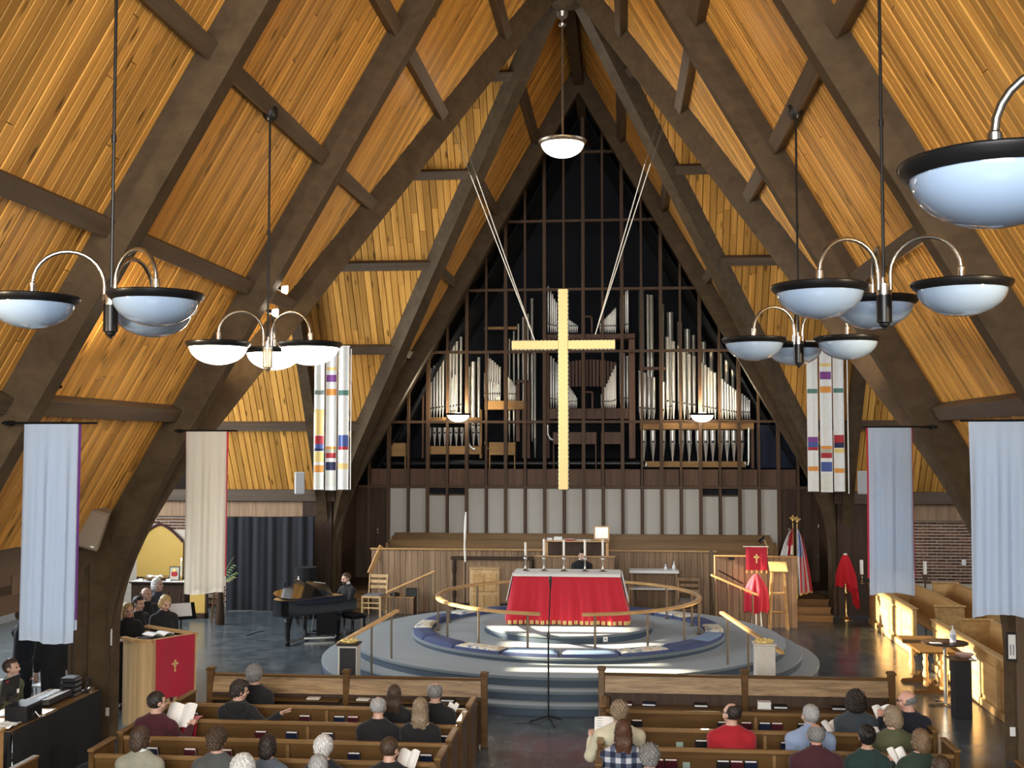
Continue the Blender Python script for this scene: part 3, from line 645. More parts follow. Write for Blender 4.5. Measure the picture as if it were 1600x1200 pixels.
# sconces on the screen
def bowl_parts(t, c, R, lit, rim='black_metal'):
    """glass bowl under a dark rim; c = centre of the rim (local to t)"""
    prof = [(0.0, -0.62*R)]+[(R*0.93*math.sin(a), -0.62*R*math.cos(a)) for a in [PI/2*i/9 for i in range(1, 10)]]
    g = MB().lathe(prof, 28, c, 0, False).build('glass_bowl', 'bowl_lit' if lit else 'bowl_off', t, smooth=60)
    r = MB().lathe([(R*0.88, 0.0), (R*0.94, -0.06*R), (R*1.0, -0.01*R), (R*1.045, 0.055*R), (R*1.055, 0.10*R), (R*1.03, 0.125*R), (R*0.97, 0.10*R), (R*0.90, 0.13*R), (R*0.80, 0.14*R), (0, 0.15*R)], 28, c, 0, False).build('rim', rim, t, smooth=50)
    return g, r
def bowl_mat(name, lit):
    m, n, l, b = _new(name)
    b.inputs['Base Color'].default_value = (0.80, 0.82, 0.84, 1); b.inputs['Roughness'].default_value = 0.16; b.inputs['Coat Weight'].default_value = 0.5
    if lit: b.inputs['Emission Color'].default_value = (1.0, 0.93, 0.78, 1); b.inputs['Emission Strength'].default_value = lit
    else:
        b.inputs['Base Color'].default_value = (0.27, 0.36, 0.50, 1); b.inputs['Roughness'].default_value = 0.10  # unlit bowls: reflected blue daylight put into the whitish glass colour
bowl_mat('bowl_lit', 7.0); bowl_mat('bowl_off', 0)
plain('bulb_glass', (1, 0.9, 0.7), 0.5, var=0, emit=(1, 0.86, 0.62), estr=12)
for xp, lab in ((716, 'lit white bowl sconce on the screen before the tall wooden-shelf pipes'), (1097, 'lit white bowl sconce on the screen before the widest pipes')):
    c = P(xp, 648, y=32.05); t = thing('wall_sconce', lab, 'wall lamp', (c.x, c.y, c.z-0.15), 0, 'sconces on the organ screen')
    bowl_parts(t, Vector((0, 0, 0.15)), 0.33, True); lp_ = light('sconce_lamp', 'POINT', (0, -0.05, 0.30), 90, (1.0, 0.82, 0.55), 0.12); lp_.parent = t; MB().bx(-0.03, 0.03, 0.1, 0.40, 0.13, 0.19).build('bracket', 'bronze_post', t)
# ================================================================ CHOIR
CW = thing('choir_screen', 'long oak board screen in front of the choir pews', 'screen', (0, 29.2, 0))
zw = P(700, 857, y=29.2).z; xa, xb = P(580, 900, y=29.2).x, P(1118, 900, y=29.2).x
nb = 58
B('backing', xa, xb, 29.24, 29.29, 0, zw-0.03, 'door_wood', CW)
pw = (xb-xa)/nb
for i in range(nb):
    B('plank', xa+i*pw+0.004, xa+(i+1)*pw-0.004, 29.2+rnd.uniform(-0.003, 0.003), 29.24, 0, zw-0.04, 'oak_board', CW)
B('cap_rail', xa-0.03, xb+0.03, 29.15, 29.33, zw-0.04, zw, 'oak_rail', CW, bev=0.01)
MB().bar(P(596, 853, y=29.25), P(577, 896, y=28.95), 0.05, 0.12).build('end_handrail', 'oak_rail', CW, True)
for i, (pyt, y, lab, xl, xr) in enumerate(((834, 31.6, 'rear choir pew against the grey panels', 617, 1203), (845, 30.9, 'front choir pew behind the oak board screen', 608, 1212))):
    z = P(900, pyt, y=y).z; a, b = P(xl, 850, y=y).x, P(xr, 850, y=y).x
    t = thing('choir_pew', lab, 'pew', ((a+b)/2, y, CF if y > 30.6 else 0))
    MB().box(((a+b)/2, y, (z+CF)/2+0.2), (b-a, 0.04, z-CF-0.4), Matrix.Rotation(-0.12, 3, 'X')).build('backrest', 'oak_cool', t, True) if 'oak_cool' in MATS else B('backrest', a, b, y-0.02, y+0.03, CF+0.35, z-0.03, 'pew_rail', t)
    B('top_rail', a-0.02, b+0.02, y-0.03, y+0.05, z-0.035, z, 'pew_rail', t, bev=0.008)
    B('seat', a, b, y-0.45, y-0.02, CF+0.40, CF+0.45, 'pew_rail', t)
    for e in (a, (a*2+b)/3, (a+2*b)/3, b-0.06): B('end_panel', e, e+0.06, y-0.47, y+0.05, CF, z-0.05 if e in (a, b-0.06) else CF+0.40, 'pew_rail', t)
# steps up to the doors, both sides
for sx, nm in ((-1, 'piano'), (1, 'flag')):
    for k in range(4):
        z1 = 0.15*(k+1) if k < 3 else CF
        if k == 3: break
        y0 = (28.75 if sx < 0 else 28.35)+0.32*k
        x0, x1 = (-6.15, xa-0.06) if sx < 0 else (P(1246, 960, y=28.3).x, P(1302, 960, y=28.3).x)
        mb = MB().bx(x0, x1, y0, 30.6, 0.15*k, 0.15*(k+1)-0.03); mb.bx(x0, x1+(0.02 if sx > 0 else 0), y0-0.03, 30.6, 0.15*(k+1)-0.03, 0.15*(k+1))
        struct(mb.build('floor_stair_%s_%d' % (nm, k+1), 'pew_rail' if k < 2 else 'pew_wood'), '%s wooden step up to the choir door on the %s side' % (('lowest', 'second', 'top')[k], nm), 'step')
# organ console with music desk, mirror and books
OC = thing('organ_console', 'oak organ console with dark music desk behind the altar', 'organ console', (P(900, 900, y=28.2).x, 28.2, 0))
a, b = P(837, 868, y=28.0), P(960, 868, y=28.0)
for i in range(14):
    w_ = (b.x-a.x)/14; B('plank', a.x+i*w_+0.003, a.x+(i+1)*w_-0.003, 28.0, 28.05, 0, a.z-0.03, 'oak_board', OC)
B('back_cap', a.x-0.02, b.x+0.02, 27.97, 28.1, a.z-0.03, a.z, 'oak_rail', OC, bev=0.006)
a2, b2 = P(852, 840, y=28.5), P(951, 868, y=28.5)
B('case', a2.x+0.04, b2.x-0.04, 28.62, 29.0, 0.95, a2.z-0.10, 'door_wood', OC); B('pedal_case', a2.x+0.04, b2.x-0.04, 28.95, 29.0, 0, 0.95, 'door_wood', OC)
B('music_shelf', a2.x-0.02, b2.x+0.02, 28.42, 29.05, P(900, 845, y=28.45).z-0.03, P(900, 845, y=28.45).z, 'oak_rail', OC, bev=0.006)
for e in (a2.x, b2.x-0.07): B('side_post', e, e+0.07, 28.44, 28.52, 0.0, P(900, 846, y=28.45).z-0.03, 'oak_rail', OC)
zs = P(900, 845, y=28.45).z
mc = P(940, 831, y=28.7); t = thing('framed_mirror', 'small square mirror in a pale wooden frame on the organ console', 'mirror', (mc.x, 28.7, zs))
hw = 12*28.7/F; H = 22*28.7/F
MB().bx(-hw+0.03, hw-0.03, -0.012, 0.0, 0.05, H-0.03).build('glass', 'nickel', t)
mb = MB(); mb.bx(-hw, -hw+0.035, -0.025, 0.02, 0.015, H); mb.bx(hw-0.035, hw, -0.025, 0.02, 0.015, H); mb.bx(-hw+0.035, hw-0.035, -0.025, 0.02, 0.015, 0.05); mb.bx(-hw+0.035, hw-0.035, -0.025, 0.02, H-0.035, H); mb.build('frame', 'oak_light', t)
MB().bx(-0.08, 0.08, -0.03, 0.12, 0, 0.015).build('foot', 'oak_light', t)
for i, (xp, wd, m, lab) in enumerate(((859, 8, 'paper', 'white hymn book lying open on the organ console'), (872, 13, 'paper', 'stack of white sheet music on the organ console'), (889, 15, 'crimson', 'red bound score lying on the organ console'), (912, 22, 'paper', 'long white music sheet lying flat on the organ console'))):
    c = P(xp, 842, y=28.65); h_ = (0.05, 0.08, 0.03, 0.012)[i]; mb = MB().bx(-wd*28.6/F/2, wd*28.6/F/2, -0.1, 0.12, 0, h_*0.8, 0, 0.004); mb.bx(-wd*28.6/F/2*0.96, wd*28.6/F/2*0.96, -0.09, 0.11, h_*0.8, h_, 1)
    o = mb.build('music_book', [m, 'paper']); o.location = (c.x, 28.68, zs); o.rotation_euler = (0, 0, (0, 0, 0, 0)[i]); tag(o, lab, 'book')
# panelled lectern enclosure on the flag side
LB = thing('lectern_enclosure', 'tall oak board enclosure behind the red lectern banner', 'enclosure', (P(1180, 960, y=27.4).x, 27.4, 0))
a, b = P(1117, 868, y=27.4), P(1245, 868, y=27.4); nb = 14; pw = (b.x-a.x)/nb
for i in range(nb): B('plank', a.x+i*pw+0.004, a.x+(i+1)*pw-0.004, 27.4+rnd.uniform(-0.003, 0.003), 27.44, 0, a.z-0.03, 'oak_board', LB)
B('backing', a.x, b.x, 27.44, 27.5, 0, a.z-0.03, 'walnut', LB); B('side_wall', b.x-0.06, b.x, 27.5, 28.2, 0, a.z-0.03, 'oak_board', LB); B('side_wall', a.x, a.x+0.06, 27.5, 29.1, 0, a.z-0.03, 'oak_board', LB)
B('cap_rail', a.x-0.02, b.x+0.02, 27.36, 27.52, a.z-0.03, a.z, 'oak_rail', LB, bev=0.008)
c = P(1143, 872, y=27.38); B('plaque', c.x-0.07, c.x+0.07, 27.375, 27.40, c.z-0.04, c.z+0.04, 'black_metal', LB)
MB().tube([P(1122, 891, y=27.33), P(1161, 912, y=27.33)], 0.018).build('handrail', 'dark_wood', LB, True)
mb = MB()
c = P(1198, 853, y=27.3); mb.tube([P(1199, 866, y=27.4), P(1198, 853, y=27.35), P(1195, 845, y=27.3), P(1191, 841, y=27.25)], 0.014)
t = thing('gooseneck_lamp', 'small chrome gooseneck reading lamp on the lectern enclosure', 'lamp', P(1199, 868, y=27.44)); mb.build('neck', 'nickel', t, True, smooth=60)
q = P(1191, 842, y=27.25); MB().cyl(q+Vector((0.05, 0, 0.05)), q+Vector((-0.06, -0.05, -0.07)), 0.025, 0.05).build('shade', 'black_metal', t, True, smooth=40)
# ---- furniture between altar and screen
def chair(name, label, loc, rz, sc=1.0, m='oak_light'):
    t = thing(name, label, 'chair', loc, rz, 'light wooden chairs')
    w, d, sh, bh = 0.46*sc, 0.44*sc, 0.46*sc, 0.90*sc
    for sx in (-1, 1):
        MB().bar((sx*(w/2-0.02), d/2-0.02, 0), (sx*(w/2-0.02), d/2-0.02, sh), 0.038, 0.038).build('leg', m, t)
        MB().tube([(sx*(w/2-0.02), -d/2+0.02, 0), (sx*(w/2-0.02), -d/2+0.02, sh), (sx*(w/2-0.02), -d/2-0.06, bh)], 0.022, 6).build('leg', m, t)
        MB().bar((sx*(w/2-0.02), -d/2+0.02, 0.16), (sx*(w/2-0.02), d/2-0.02, 0.16), 0.022, 0.03).build('stretcher', m, t)
    MB().bar((-w/2, d/2-0.02, 0.22), (w/2, d/2-0.02, 0.22), 0.022, 0.03).build('stretcher', m, t); MB().bar((-w/2, d/2-0.02, 0.34), (w/2, d/2-0.02, 0.34), 0.022, 0.03).build('stretcher', m, t)
    MB().bx(-w/2, w/2, -d/2, d/2, sh-0.05, sh, bev=0.008).build('seat', m, t); MB().bx(-w/2+0.03, w/2-0.03, -d/2+0.04, d/2-0.02, sh, sh+0.025, bev=0.01).build('seat_pad', 'grey_pad', t)
    for z in (0.58, 0.70, 0.82): MB().bx(-w/2+0.01, w/2-0.01, -d/2-0.02-(z-0.46)*0.13, -d/2-(z-0.46)*0.13, (z)*sc, (z+0.07)*sc, bev=0.005).build('back_slat', m, t)
    return t
plain('grey_pad', (0.20, 0.20, 0.22), 0.9)
c = P(585, 962, z=0); chair('side_chair', 'light wooden slat-back chair beside the piano bench', (c.x, c.y, 0), PI-0.15, 1.1)
c = P(1073, 943, z=0); c = Vector((P(1073, 930, y=28.0).x+0.06, 27.9, 0)); chair('side_chair', 'light wooden slat-back chair beside the white-clothed side table', (c.x, c.y, 0), PI, 1.15, 'oak_board')
# low oak cabinet with black amplifier behind the chair
x0, x1 = P(601, 930, y=28.9).x, P(648, 930, y=28.9).x
zc = P(620, 931, y=28.9).z; t = thing('oak_cabinet', 'low oak board cabinet against the choir screen', 'cabinet', ((x0+x1)/2, 28.9, 0))
for i in range(6): B('plank', x0+(x1-x0)*i/6+0.003, x0+(x1-x0)*(i+1)/6-0.003, 28.72, 28.75, 0, zc-0.03, 'oak_board', t)
B('carcass', x0, x1, 28.75, 29.18, 0, zc-0.03, 'walnut', t); B('top', x0-0.02, x1+0.02, 28.70, 29.18, zc-0.03, zc, 'oak_rail', t, bev=0.006)
def speaker_box(name, label, cat, c, d, rz=0, m='black_plastic', tilt=0.0, face='grille'):
    t = thing(name, label, cat, c, rz); R = Matrix.Rotation(tilt, 3, 'X')
    MB().box(R @ Vector((0, 0, d[2]/2)), d, R, bev=0.012).build('housing', m, t)
    MB().box(R @ Vector((0, -d[1]/2-0.006, d[2]/2)), (d[0]*0.88, 0.012, d[2]*0.90), R, bev=0.004).build('grille', face, t)
    MB().box(R @ Vector((d[0]*0.25, -d[1]/2-0.014, d[2]*0.1)), (d[0]*0.14, 0.006, d[2]*0.04), R).build('badge', 'nickel', t)
    return t
plain('grille', (0.03, 0.03, 0.032), 0.7, var=0.3, scale=90); plain('speaker_grey', (0.52, 0.51, 0.50), 0.6); plain('grille_grey', (0.42, 0.42, 0.42), 0.8, var=0.2, scale=90); plain('speaker_brown', (0.24, 0.185, 0.135), 0.7); plain('grille_brown', (0.30, 0.24, 0.18), 0.9, var=0.15, scale=90)
c = P(645, 929, y=28.95); speaker_box('guitar_amplifier', 'black amplifier box on the oak cabinet', 'amplifier', (P(644, 929, y=28.9).x, 28.92, zc), (0.30, 0.22, 0.19))
mb = MB().lathe([(0.11, 0), (0.12, 0.02), (0.12, 0.06), (0.09, 0.08), (0.05, 0.09), (0, 0.095)], 16); o = mb.build('cable_reel', 'black_plastic', smooth=40); o.location = (P(617, 929, y=28.9).x, 28.9, zc); tag(o, 'coiled black cable reel on the oak cabinet', 'cable reel')
# dark carved reredos bench, panelled door cabinet
t = thing('prayer_desk', 'dark carved oak prayer desk behind the altar rail', 'prayer desk', (P(765, 900, y=28.3).x, 28.3, 0))
x0, x1, z1 = P(707, 870, y=28.3).x, P(834, 870, y=28.3).x, P(760, 870, y=28.3).z
B('top_rail', x0-0.04, x1, 28.22, 28.42, z1-0.07, z1, 'dark_wood', t, bev=0.012)
for i in range(12): B('plank', x0+0.1+(x1-x0-0.2)*i/12+0.003, x0+0.1+(x1-x0-0.2)*(i+1)/12-0.003, 28.30, 28.34, 0.35, z1-0.07, 'oak_board', t)
for e in (x0, x1-0.09):
    mb = MB().lathe([(0.05, 0), (0.06, 0.08), (0.035, 0.14), (0.055, 0.3), (0.03, 0.42), (0.06, 0.55), (0.035, 0.68), (0.05, 0.85), (0.035, 1.0), (0.06, 1.12), (0.05, z1-0.07)], 12, (e+0.05, 28.27, 0)); mb.build('turned_post', 'dark_wood', t, True, smooth=40)
B('lower_rail', x0, x1, 28.26, 28.40, 0.25, 0.35, 'dark_wood', t)
B('foot_rail', x0, x1, 28.22, 28.42, 0.0, 0.07, 'dark_wood', t)
t = thing('panelled_cabinet', 'small light oak cabinet with two raised panels behind the altar rail', 'cabinet', (P(757, 930, y=27.6).x, 27.6, 0))
x0, x1, z1 = P(734, 890, y=27.5).x, P(780, 890, y=27.5).x, P(757, 889, y=27.5).z
B('body', x0, x1, 27.5, 27.85, 0, z1, 'oak_light', t, bev=0.006)
for q0, q1 in ((0.10, 0.48), (0.52, 0.90)):
    for r0, r1 in ((0.16, 0.52), (0.58, 0.92)): B('raised_panel', x0+(x1-x0)*q0, x0+(x1-x0)*q1, 27.475, 27.51, z1*r0, z1*r1, 'honey', t, bev=0.01)
B('top', x0-0.02, x1+0.02, 27.47, 27.88, z1, z1+0.025, 'oak_light', t, bev=0.006)
# credence table with white cloth, cruets
t = thing('side_table', 'narrow oak side table with a white cloth behind the altar rail', 'table', (P(1023, 900, y=28.5).x, 28.5, 0))
x0, x1, z1 = P(984, 893, y=28.4).x, P(1060, 893, y=28.4).x, P(1022, 890, y=28.5).z
B('tabletop', x0, x1, 28.3, 28.75, z1-0.05, z1-0.01, 'oak_board', t); B('cloth', x0-0.01, x1+0.01, 28.27, 28.78, z1-0.07, z1, 'white_cloth', t, bev=0.008)
for e in (x0+0.02, x1-0.08):
    for yy in (28.32, 28.67): B('leg', e, e+0.06, yy, yy+0.06, 0, z1-0.07, 'oak_board', t)
z2 = P(1022, 918, y=28.5).z; B('shelf', x0, x1, 28.3, 28.75, z2-0.03, z2, 'white_cloth', t)
for i in range(8): B('back_plank', x0+(x1-x0)*i/8+0.003, x0+(x1-x0)*(i+1)/8-0.003, 28.76, 28.79, 0.05, z1-0.05, 'oak_board', t)
zt1 = z1
def lathe_thing(name, label, cat, prof, loc, m, n=16, smooth=45, group=None):
    o = MB().lathe(prof, n).build(name, m, smooth=smooth); o.location = loc; tag(o, label, cat, group); return o
plain('clear_glass', (0.75, 0.80, 0.82), 0.08, 0.2, var=0)
for xp, h, lab in ((1040, 0.14, 'short glass cruet on the white-clothed side table'), (1053, 0.21, 'tall glass cruet on the white-clothed side table')):
    lathe_thing('cruet', lab, 'cruet', [(0.035, 0), (0.045, h*0.12), (0.045, h*0.4), (0.018, h*0.62), (0.016, h*0.8), (0.024, h*0.84), (0.012, h*0.92), (0.02, h*0.97), (0, h)], (P(xp, 889, y=28.5).x, 28.5, zt1), 'clear_glass')
# cherub paschal pole (slender white candle stand)
c = P(727, 943, z=0.0); yy = 27.0
t = thing('processional_staff', 'tall slender white staff standing beside the panelled cabinet', 'staff', (P(727, 940, y=yy).x, yy, 0.0))
p0, p1, p2 = P(728, 800, y=yy), P(726, 850, y=yy), P(727, 878, y=yy); base = Vector((p2.x, yy, 0))
MB().tube([base, p2], 0.013, 8).build('pole', 'black_metal', t, True); MB().tube([p2, p2*0.5+p1*0.5, p1, p1*0.5+p0*0.5, p0], [0.02, 0.028, 0.02, 0.034, 0.018], 8).build('carved_top', 'wax', t, True, smooth=60)
MB().lathe([(0.16, 0), (0.16, 0.02), (0.05, 0.04), (0.02, 0.10)], 16, base).build('base', 'black_metal', t, True, smooth=40)
# ================================================================ ALTAR
AX, AY0, AY1, AZ0, AZ1 = P(885, 930, y=22.6).x, 22.55, 23.35, 0.73, 1.72
AL = thing('altar', 'altar table draped in a red frontal with gold fringe and white top cloth', 'altar', (AX, 22.95, AZ0))
x0, x1 = P(803, 894, y=AY0).x, P(968, 894, y=AY0).x
B('tabletop', x0+0.02, x1-0.02, AY0+0.02, AY1, AZ1-0.10, AZ1-0.01, 'dark_wood', AL)
for e in (x0+0.12, x1-0.24):
    for yy in (AY0+0.1, AY1-0.2): B('leg', e, e+0.12, yy, yy+0.12, AZ0, AZ1-0.10, 'dark_wood', AL)
def frontal(u, v):
    """red cloth hanging round three sides; u runs along left side, front, right side"""
    dp, wd = AY1-AY0, x1-x0; s = u*(wd+2*dp); drop = v*(AZ1-0.005-AZ0-0.10); fl = 0.17*v
    wob = v*0.035*math.sin(s*15+1.2*math.sin(s*3.1))+v*0.02*math.sin(s*37)
    if s < dp: x, y = x0-fl-wob, AY1-s
    elif s > dp+wd: x, y = x1+fl+wob, AY0+(s-dp-wd)
    else: x, y = x0+(s-dp), AY0
    fx = (s-dp)/wd
    if 0 <= fx <= 1: x += fl*(2*fx-1); y = AY0-fl*0.25-wob
    return (x, y, AZ1-0.005-drop)
MB().grid(frontal, 150, 10, thick=0.006, flip=False).build('frontal', 'red_cloth', AL, True, smooth=80)
fr = MB()
def fringe_pt(u, e):
    p = Vector(frontal(u, 1.0)); return p
for i in range(120):
    u0, u1 = (i+0.06)/120, (i+0.94)/120; a, b = Vector(frontal(u0, 1)), Vector(frontal(u1, 1)); o_ = Vector((0, -0.006, 0)); dz = Vector((0, 0, -0.075))
    fr.add([a+o_, b+o_, b+o_+dz, a+o_+dz, a-o_, b-o_, b-o_+dz, a-o_+dz], [(0, 1, 2, 3), (7, 6, 5, 4), (0, 4, 5, 1), (1, 5, 6, 2), (2, 6, 7, 3), (3, 7, 4, 0)], 0 if i % 3 else 1)
fr.build('fringe', ['gold_cloth', 'crimson'], AL, True)
mb = MB().bx(x0-0.02, x1+0.02, AY0-0.035, AY1+0.02, AZ1-0.005, AZ1+0.005); mb.bx(x0-0.02, x1+0.02, AY0-0.04, AY0-0.03, AZ1-0.05, AZ1+0.005)
for sx, e in ((-1, x0), (1, x1)): mb.grid(lambda u, v, sx=sx, e=e: (e+sx*(0.03+0.13*v+0.015*math.sin(u*9)), AY0+0.1+(AY1-AY0-0.15)*u, AZ1-0.55*v), 10, 6, thick=0.004)
mb.build('top_cloth', 'white_cloth', AL, True, smooth=40)
for i_, (xp, tp) in enumerate(((821, 847), (850, 842), (881, 843), (914, 843), (942, 843))):
    c = P(xp, 889, y=22.95); H = P(xp, tp, y=22.95).z-AZ1-0.005
    t = thing('altar_candlestick', 'silver candlestick with white candle, %s on the altar counted from the piano end' % ('first', 'second', 'third', 'fourth', 'fifth')[i_], 'candlestick', (c.x, 22.95, AZ1+0.005), 0, 'candlesticks on the altar')
    MB().lathe([(0.07, 0), (0.072, 0.012), (0.03, 0.03), (0.016, 0.06), (0.016, 0.20), (0.034, 0.23), (0.036, 0.26), (0.02, 0.28), (0.028, 0.30), (0.028, 0.31)], 14).build('stem', 'nickel', t, smooth=45)
    MB().lathe([(0.022, 0.31), (0.022, H-0.01), (0.015, H), (0, H)], 12).build('candle', 'wax', t, smooth=45)
# ---- communion rail: ring of oak on bronze posts, open at the front
RR, RZ = 2.55, 1.25
def ring(name, label, a0, a1, side):
    t = thing(name, label, 'altar rail', (RR*math.sin((a0+a1)/2), CY-RR*math.cos((a0+a1)/2), 0.58))
    n = 70; mb = MB(); pr = [(-0.055, -0.02), (-0.055, 0.012), (-0.035, 0.028), (0.035, 0.028), (0.055, 0.012), (0.055, -0.02), (0.03, -0.03), (-0.03, -0.03)]
    m = len(pr)
    for i in range(n+1):
        a = a0+(a1-a0)*i/n
        for dr, dz in pr: mb.v.append(Vector(((RR+dr)*math.sin(a), CY-(RR+dr)*math.cos(a), RZ+dz)))
    for i in range(n):
        for k in range(m): mb.f.append((i*m+k, i*m+(k+1) % m, (i+1)*m+(k+1) % m, (i+1)*m+k)); mb.mi.append(0)
    mb.f += [tuple(range(m-1, -1, -1)), tuple(n*m+k for k in range(m))]; mb.mi += [0, 0]
    mb.build('handrail', 'oak_rail', t, True, smooth=35)
    for k in range(8):
        a = a0+(a1-a0)*(k+0.22)/7.4
        if k == 7: a = a1-(a1-a0)*0.015
        q = Vector((RR*math.sin(a), CY-RR*math.cos(a), 0.58)); p_ = MB().cyl(q, q+Vector((0, 0, RZ-0.03-0.58)), 0.021, n=10).build('post', 'bronze_post', t, True, smooth=45)
        MB().lathe([(0.045, 0), (0.045, 0.008), (0.024, 0.02)], 12, q).build('flange', 'bronze_post', p_, True, smooth=40)
g0 = math.asin(0.37/RR)
ring('altar_rail', 'curved oak communion rail on bronze posts, half ring towards the piano', -g0, -PI+0.02, -1)
ring('altar_rail', 'curved oak communion rail on bronze posts, half ring towards the flags', g0, PI-0.02, 1)
# ---- kneeling cushions
plain('kneel_blue', (0.060, 0.080, 0.175), 0.9, var=0.15, scale=50); plain('kneel_lightblue', (0.20, 0.30, 0.45), 0.9, var=0.12, scale=50)
def stitched():
    m, n, l, b = _new('kneel_embroidered'); b.inputs['Roughness'].default_value = 0.95
    tc = n.new('ShaderNodeTexCoord'); vo = n.new('ShaderNodeTexNoise'); vo.inputs['Scale'].default_value = 7; vo.inputs['Detail'].default_value = 2; l.new(tc.outputs['Object'], vo.inputs['Vector'])
    cr = n.new('ShaderNodeValToRGB'); e = cr.color_ramp.elements; e[0].position = 0.30; e[0].color = (0.10, 0.16, 0.30, 1); e[1].position = 0.46; e[1].color = (0.72, 0.70, 0.60, 1)
    x = e.new(0.55); x.color = (0.78, 0.75, 0.64, 1); x = e.new(0.60); x.color = (0.62, 0.42, 0.12, 1); x = e.new(0.66); x.color = (0.76, 0.74, 0.64, 1)
    l.new(vo.outputs['Fac'], cr.inputs[0]); l.new(cr.outputs[0], b.inputs['Base Color'])
stitched()
NC = 18; kinds = ['kneel_lightblue', 'kneel_embroidered', 'kneel_blue', 'kneel_embroidered', 'kneel_blue', 'kneel_lightblue']
desc = {'kneel_lightblue': 'plain light blue kneeling cushion', 'kneel_embroidered': 'white kneeling cushion embroidered in gold', 'kneel_blue': 'dark blue kneeling cushion'}
for i in range(NC):
    a0, a1 = 2*PI*i/NC+0.012, 2*PI*(i+1)/NC-0.012; am = (a0+a1)/2
    side = 'flag' if math.sin(am) > 0 else 'piano'; near = 'pew' if math.cos(am) > 0 else 'organ'
    j = min(i, NC-1-i); kd_ = kinds[(0, 1, 2, 0, 1, 2, 3, 4, 5)[j]]
    if side == 'piano' and j in (2, 3): kd_ = 'kneel_blue'
    num = ('first', 'second', 'third', 'fourth', 'fifth', 'sixth', 'seventh', 'eighth', 'ninth')[j]
    t = thing('kneeling_cushion', '%s, %s from the aisle on the %s side' % (desc[kd_], num, side), 'cushion', (2.84*math.sin(am), CY-2.84*math.cos(am), 0.58), 0, 'kneeling cushions around the altar')
    def cush(u, v):
        a = a0+(a1-a0)*u; e = (1-abs(2*u-1)**8)*(1-abs(2*v-1)**6)
        r = 2.66+0.36*v
        return (r*math.sin(a), CY-r*math.cos(a), 0.585+0.055+0.04*max(0, e)**0.5)
    MB().grid(cush, 12, 8, thick=0.0, flip=True).build('top_cover', kd_, t, True, smooth=70)
    mb = MB(); n = 10; ri, ro = 2.66, 3.02; pts = [(ri, a0+(a1-a0)*k/n) for k in range(n+1)]+[(ro, a1-(a1-a0)*k/n) for k in range(n+1)]
    mb.poly([(r*math.sin(a), CY-r*math.cos(a), 0.582) for r, a in pts], (0, 0, 0.062)); mb.build('boxing', 'kneel_blue' if kd_ != 'kneel_lightblue' else 'kneel_navy', t, True) if 'kneel_navy' in MATS else mb.build('boxing', 'kneel_blue', t, True)
# ---- stair handrails with bronze posts
def stair_rail(label, pts, posts):
    t = thing('stair_handrail', label, 'handrail', Vector((*posts[0][:2], posts[0][2])), 0, 'oak handrails around the platform')
    a, b = Vector(pts[0]), Vector(pts[1]); MB().bar(a, b, 0.085, 0.05, bev=0.012).build('handrail', 'oak_rail', t, True)
    for x, y, z in posts:
        f_ = max(0, min(1, (y-a.y)/(b.y-a.y) if abs(b.y-a.y) > 0.2 else (x-a.x)/(b.x-a.x))); top = a.z+(b.z-a.z)*f_-0.02
        xx = a.x+(b.x-a.x)*f_
        MB().cyl((xx, y if abs(b.y-a.y) > 0.2 else a.y+(b.y-a.y)*f_, z), (xx, y if abs(b.y-a.y) > 0.2 else a.y+(b.y-a.y)*f_, top), 0.018).build('post', 'bronze_post', t, True, smooth=45)
def pz(x, y):
    r = math.hypot(x, y-CY)
    return 0.48 if r < 4.18 else 0.32 if r < 4.48 else 0.16 if r < 4.78 else 0.0
for sx, lab in ((-1, 'oak handrail at the front steps beside the pedestal towards the piano'), (1, 'oak handrail at the front steps beside the pedestal towards the side pews')):
    a, b = (P(529, 1006, y=18.55), P(621, 954, y=20.4)) if sx < 0 else (P(1223, 1021, y=18.55), P(1127, 957, y=20.4))
    ps = []
    for yy in (20.2, 19.55, 18.95):
        f_ = (yy-a.y)/(b.y-a.y); xx = a.x+(b.x-a.x)*f_; ps.append((xx, yy, pz(xx, yy)))
    stair_rail(lab, (a, b), ps)
for sx, lab in ((-1, 'pale handrail descending behind the altar rail towards the chair'), (1, 'pale handrail descending behind the altar rail towards the lectern')):
    a, b = (P(606, 925, y=26.9), P(681, 892, y=26.5)) if sx < 0 else (P(1185, 930, y=26.4), P(1111, 898, y=26.6))
    ps = []
    for f_ in (0.12, 0.37, 0.63, 0.90):
        xx = a.x+(b.x-a.x)*f_; yy = a.y+(b.y-a.y)*f_; ps.append((xx, yy, pz(xx, yy)))
    stair_rail(lab, (a, b), ps)
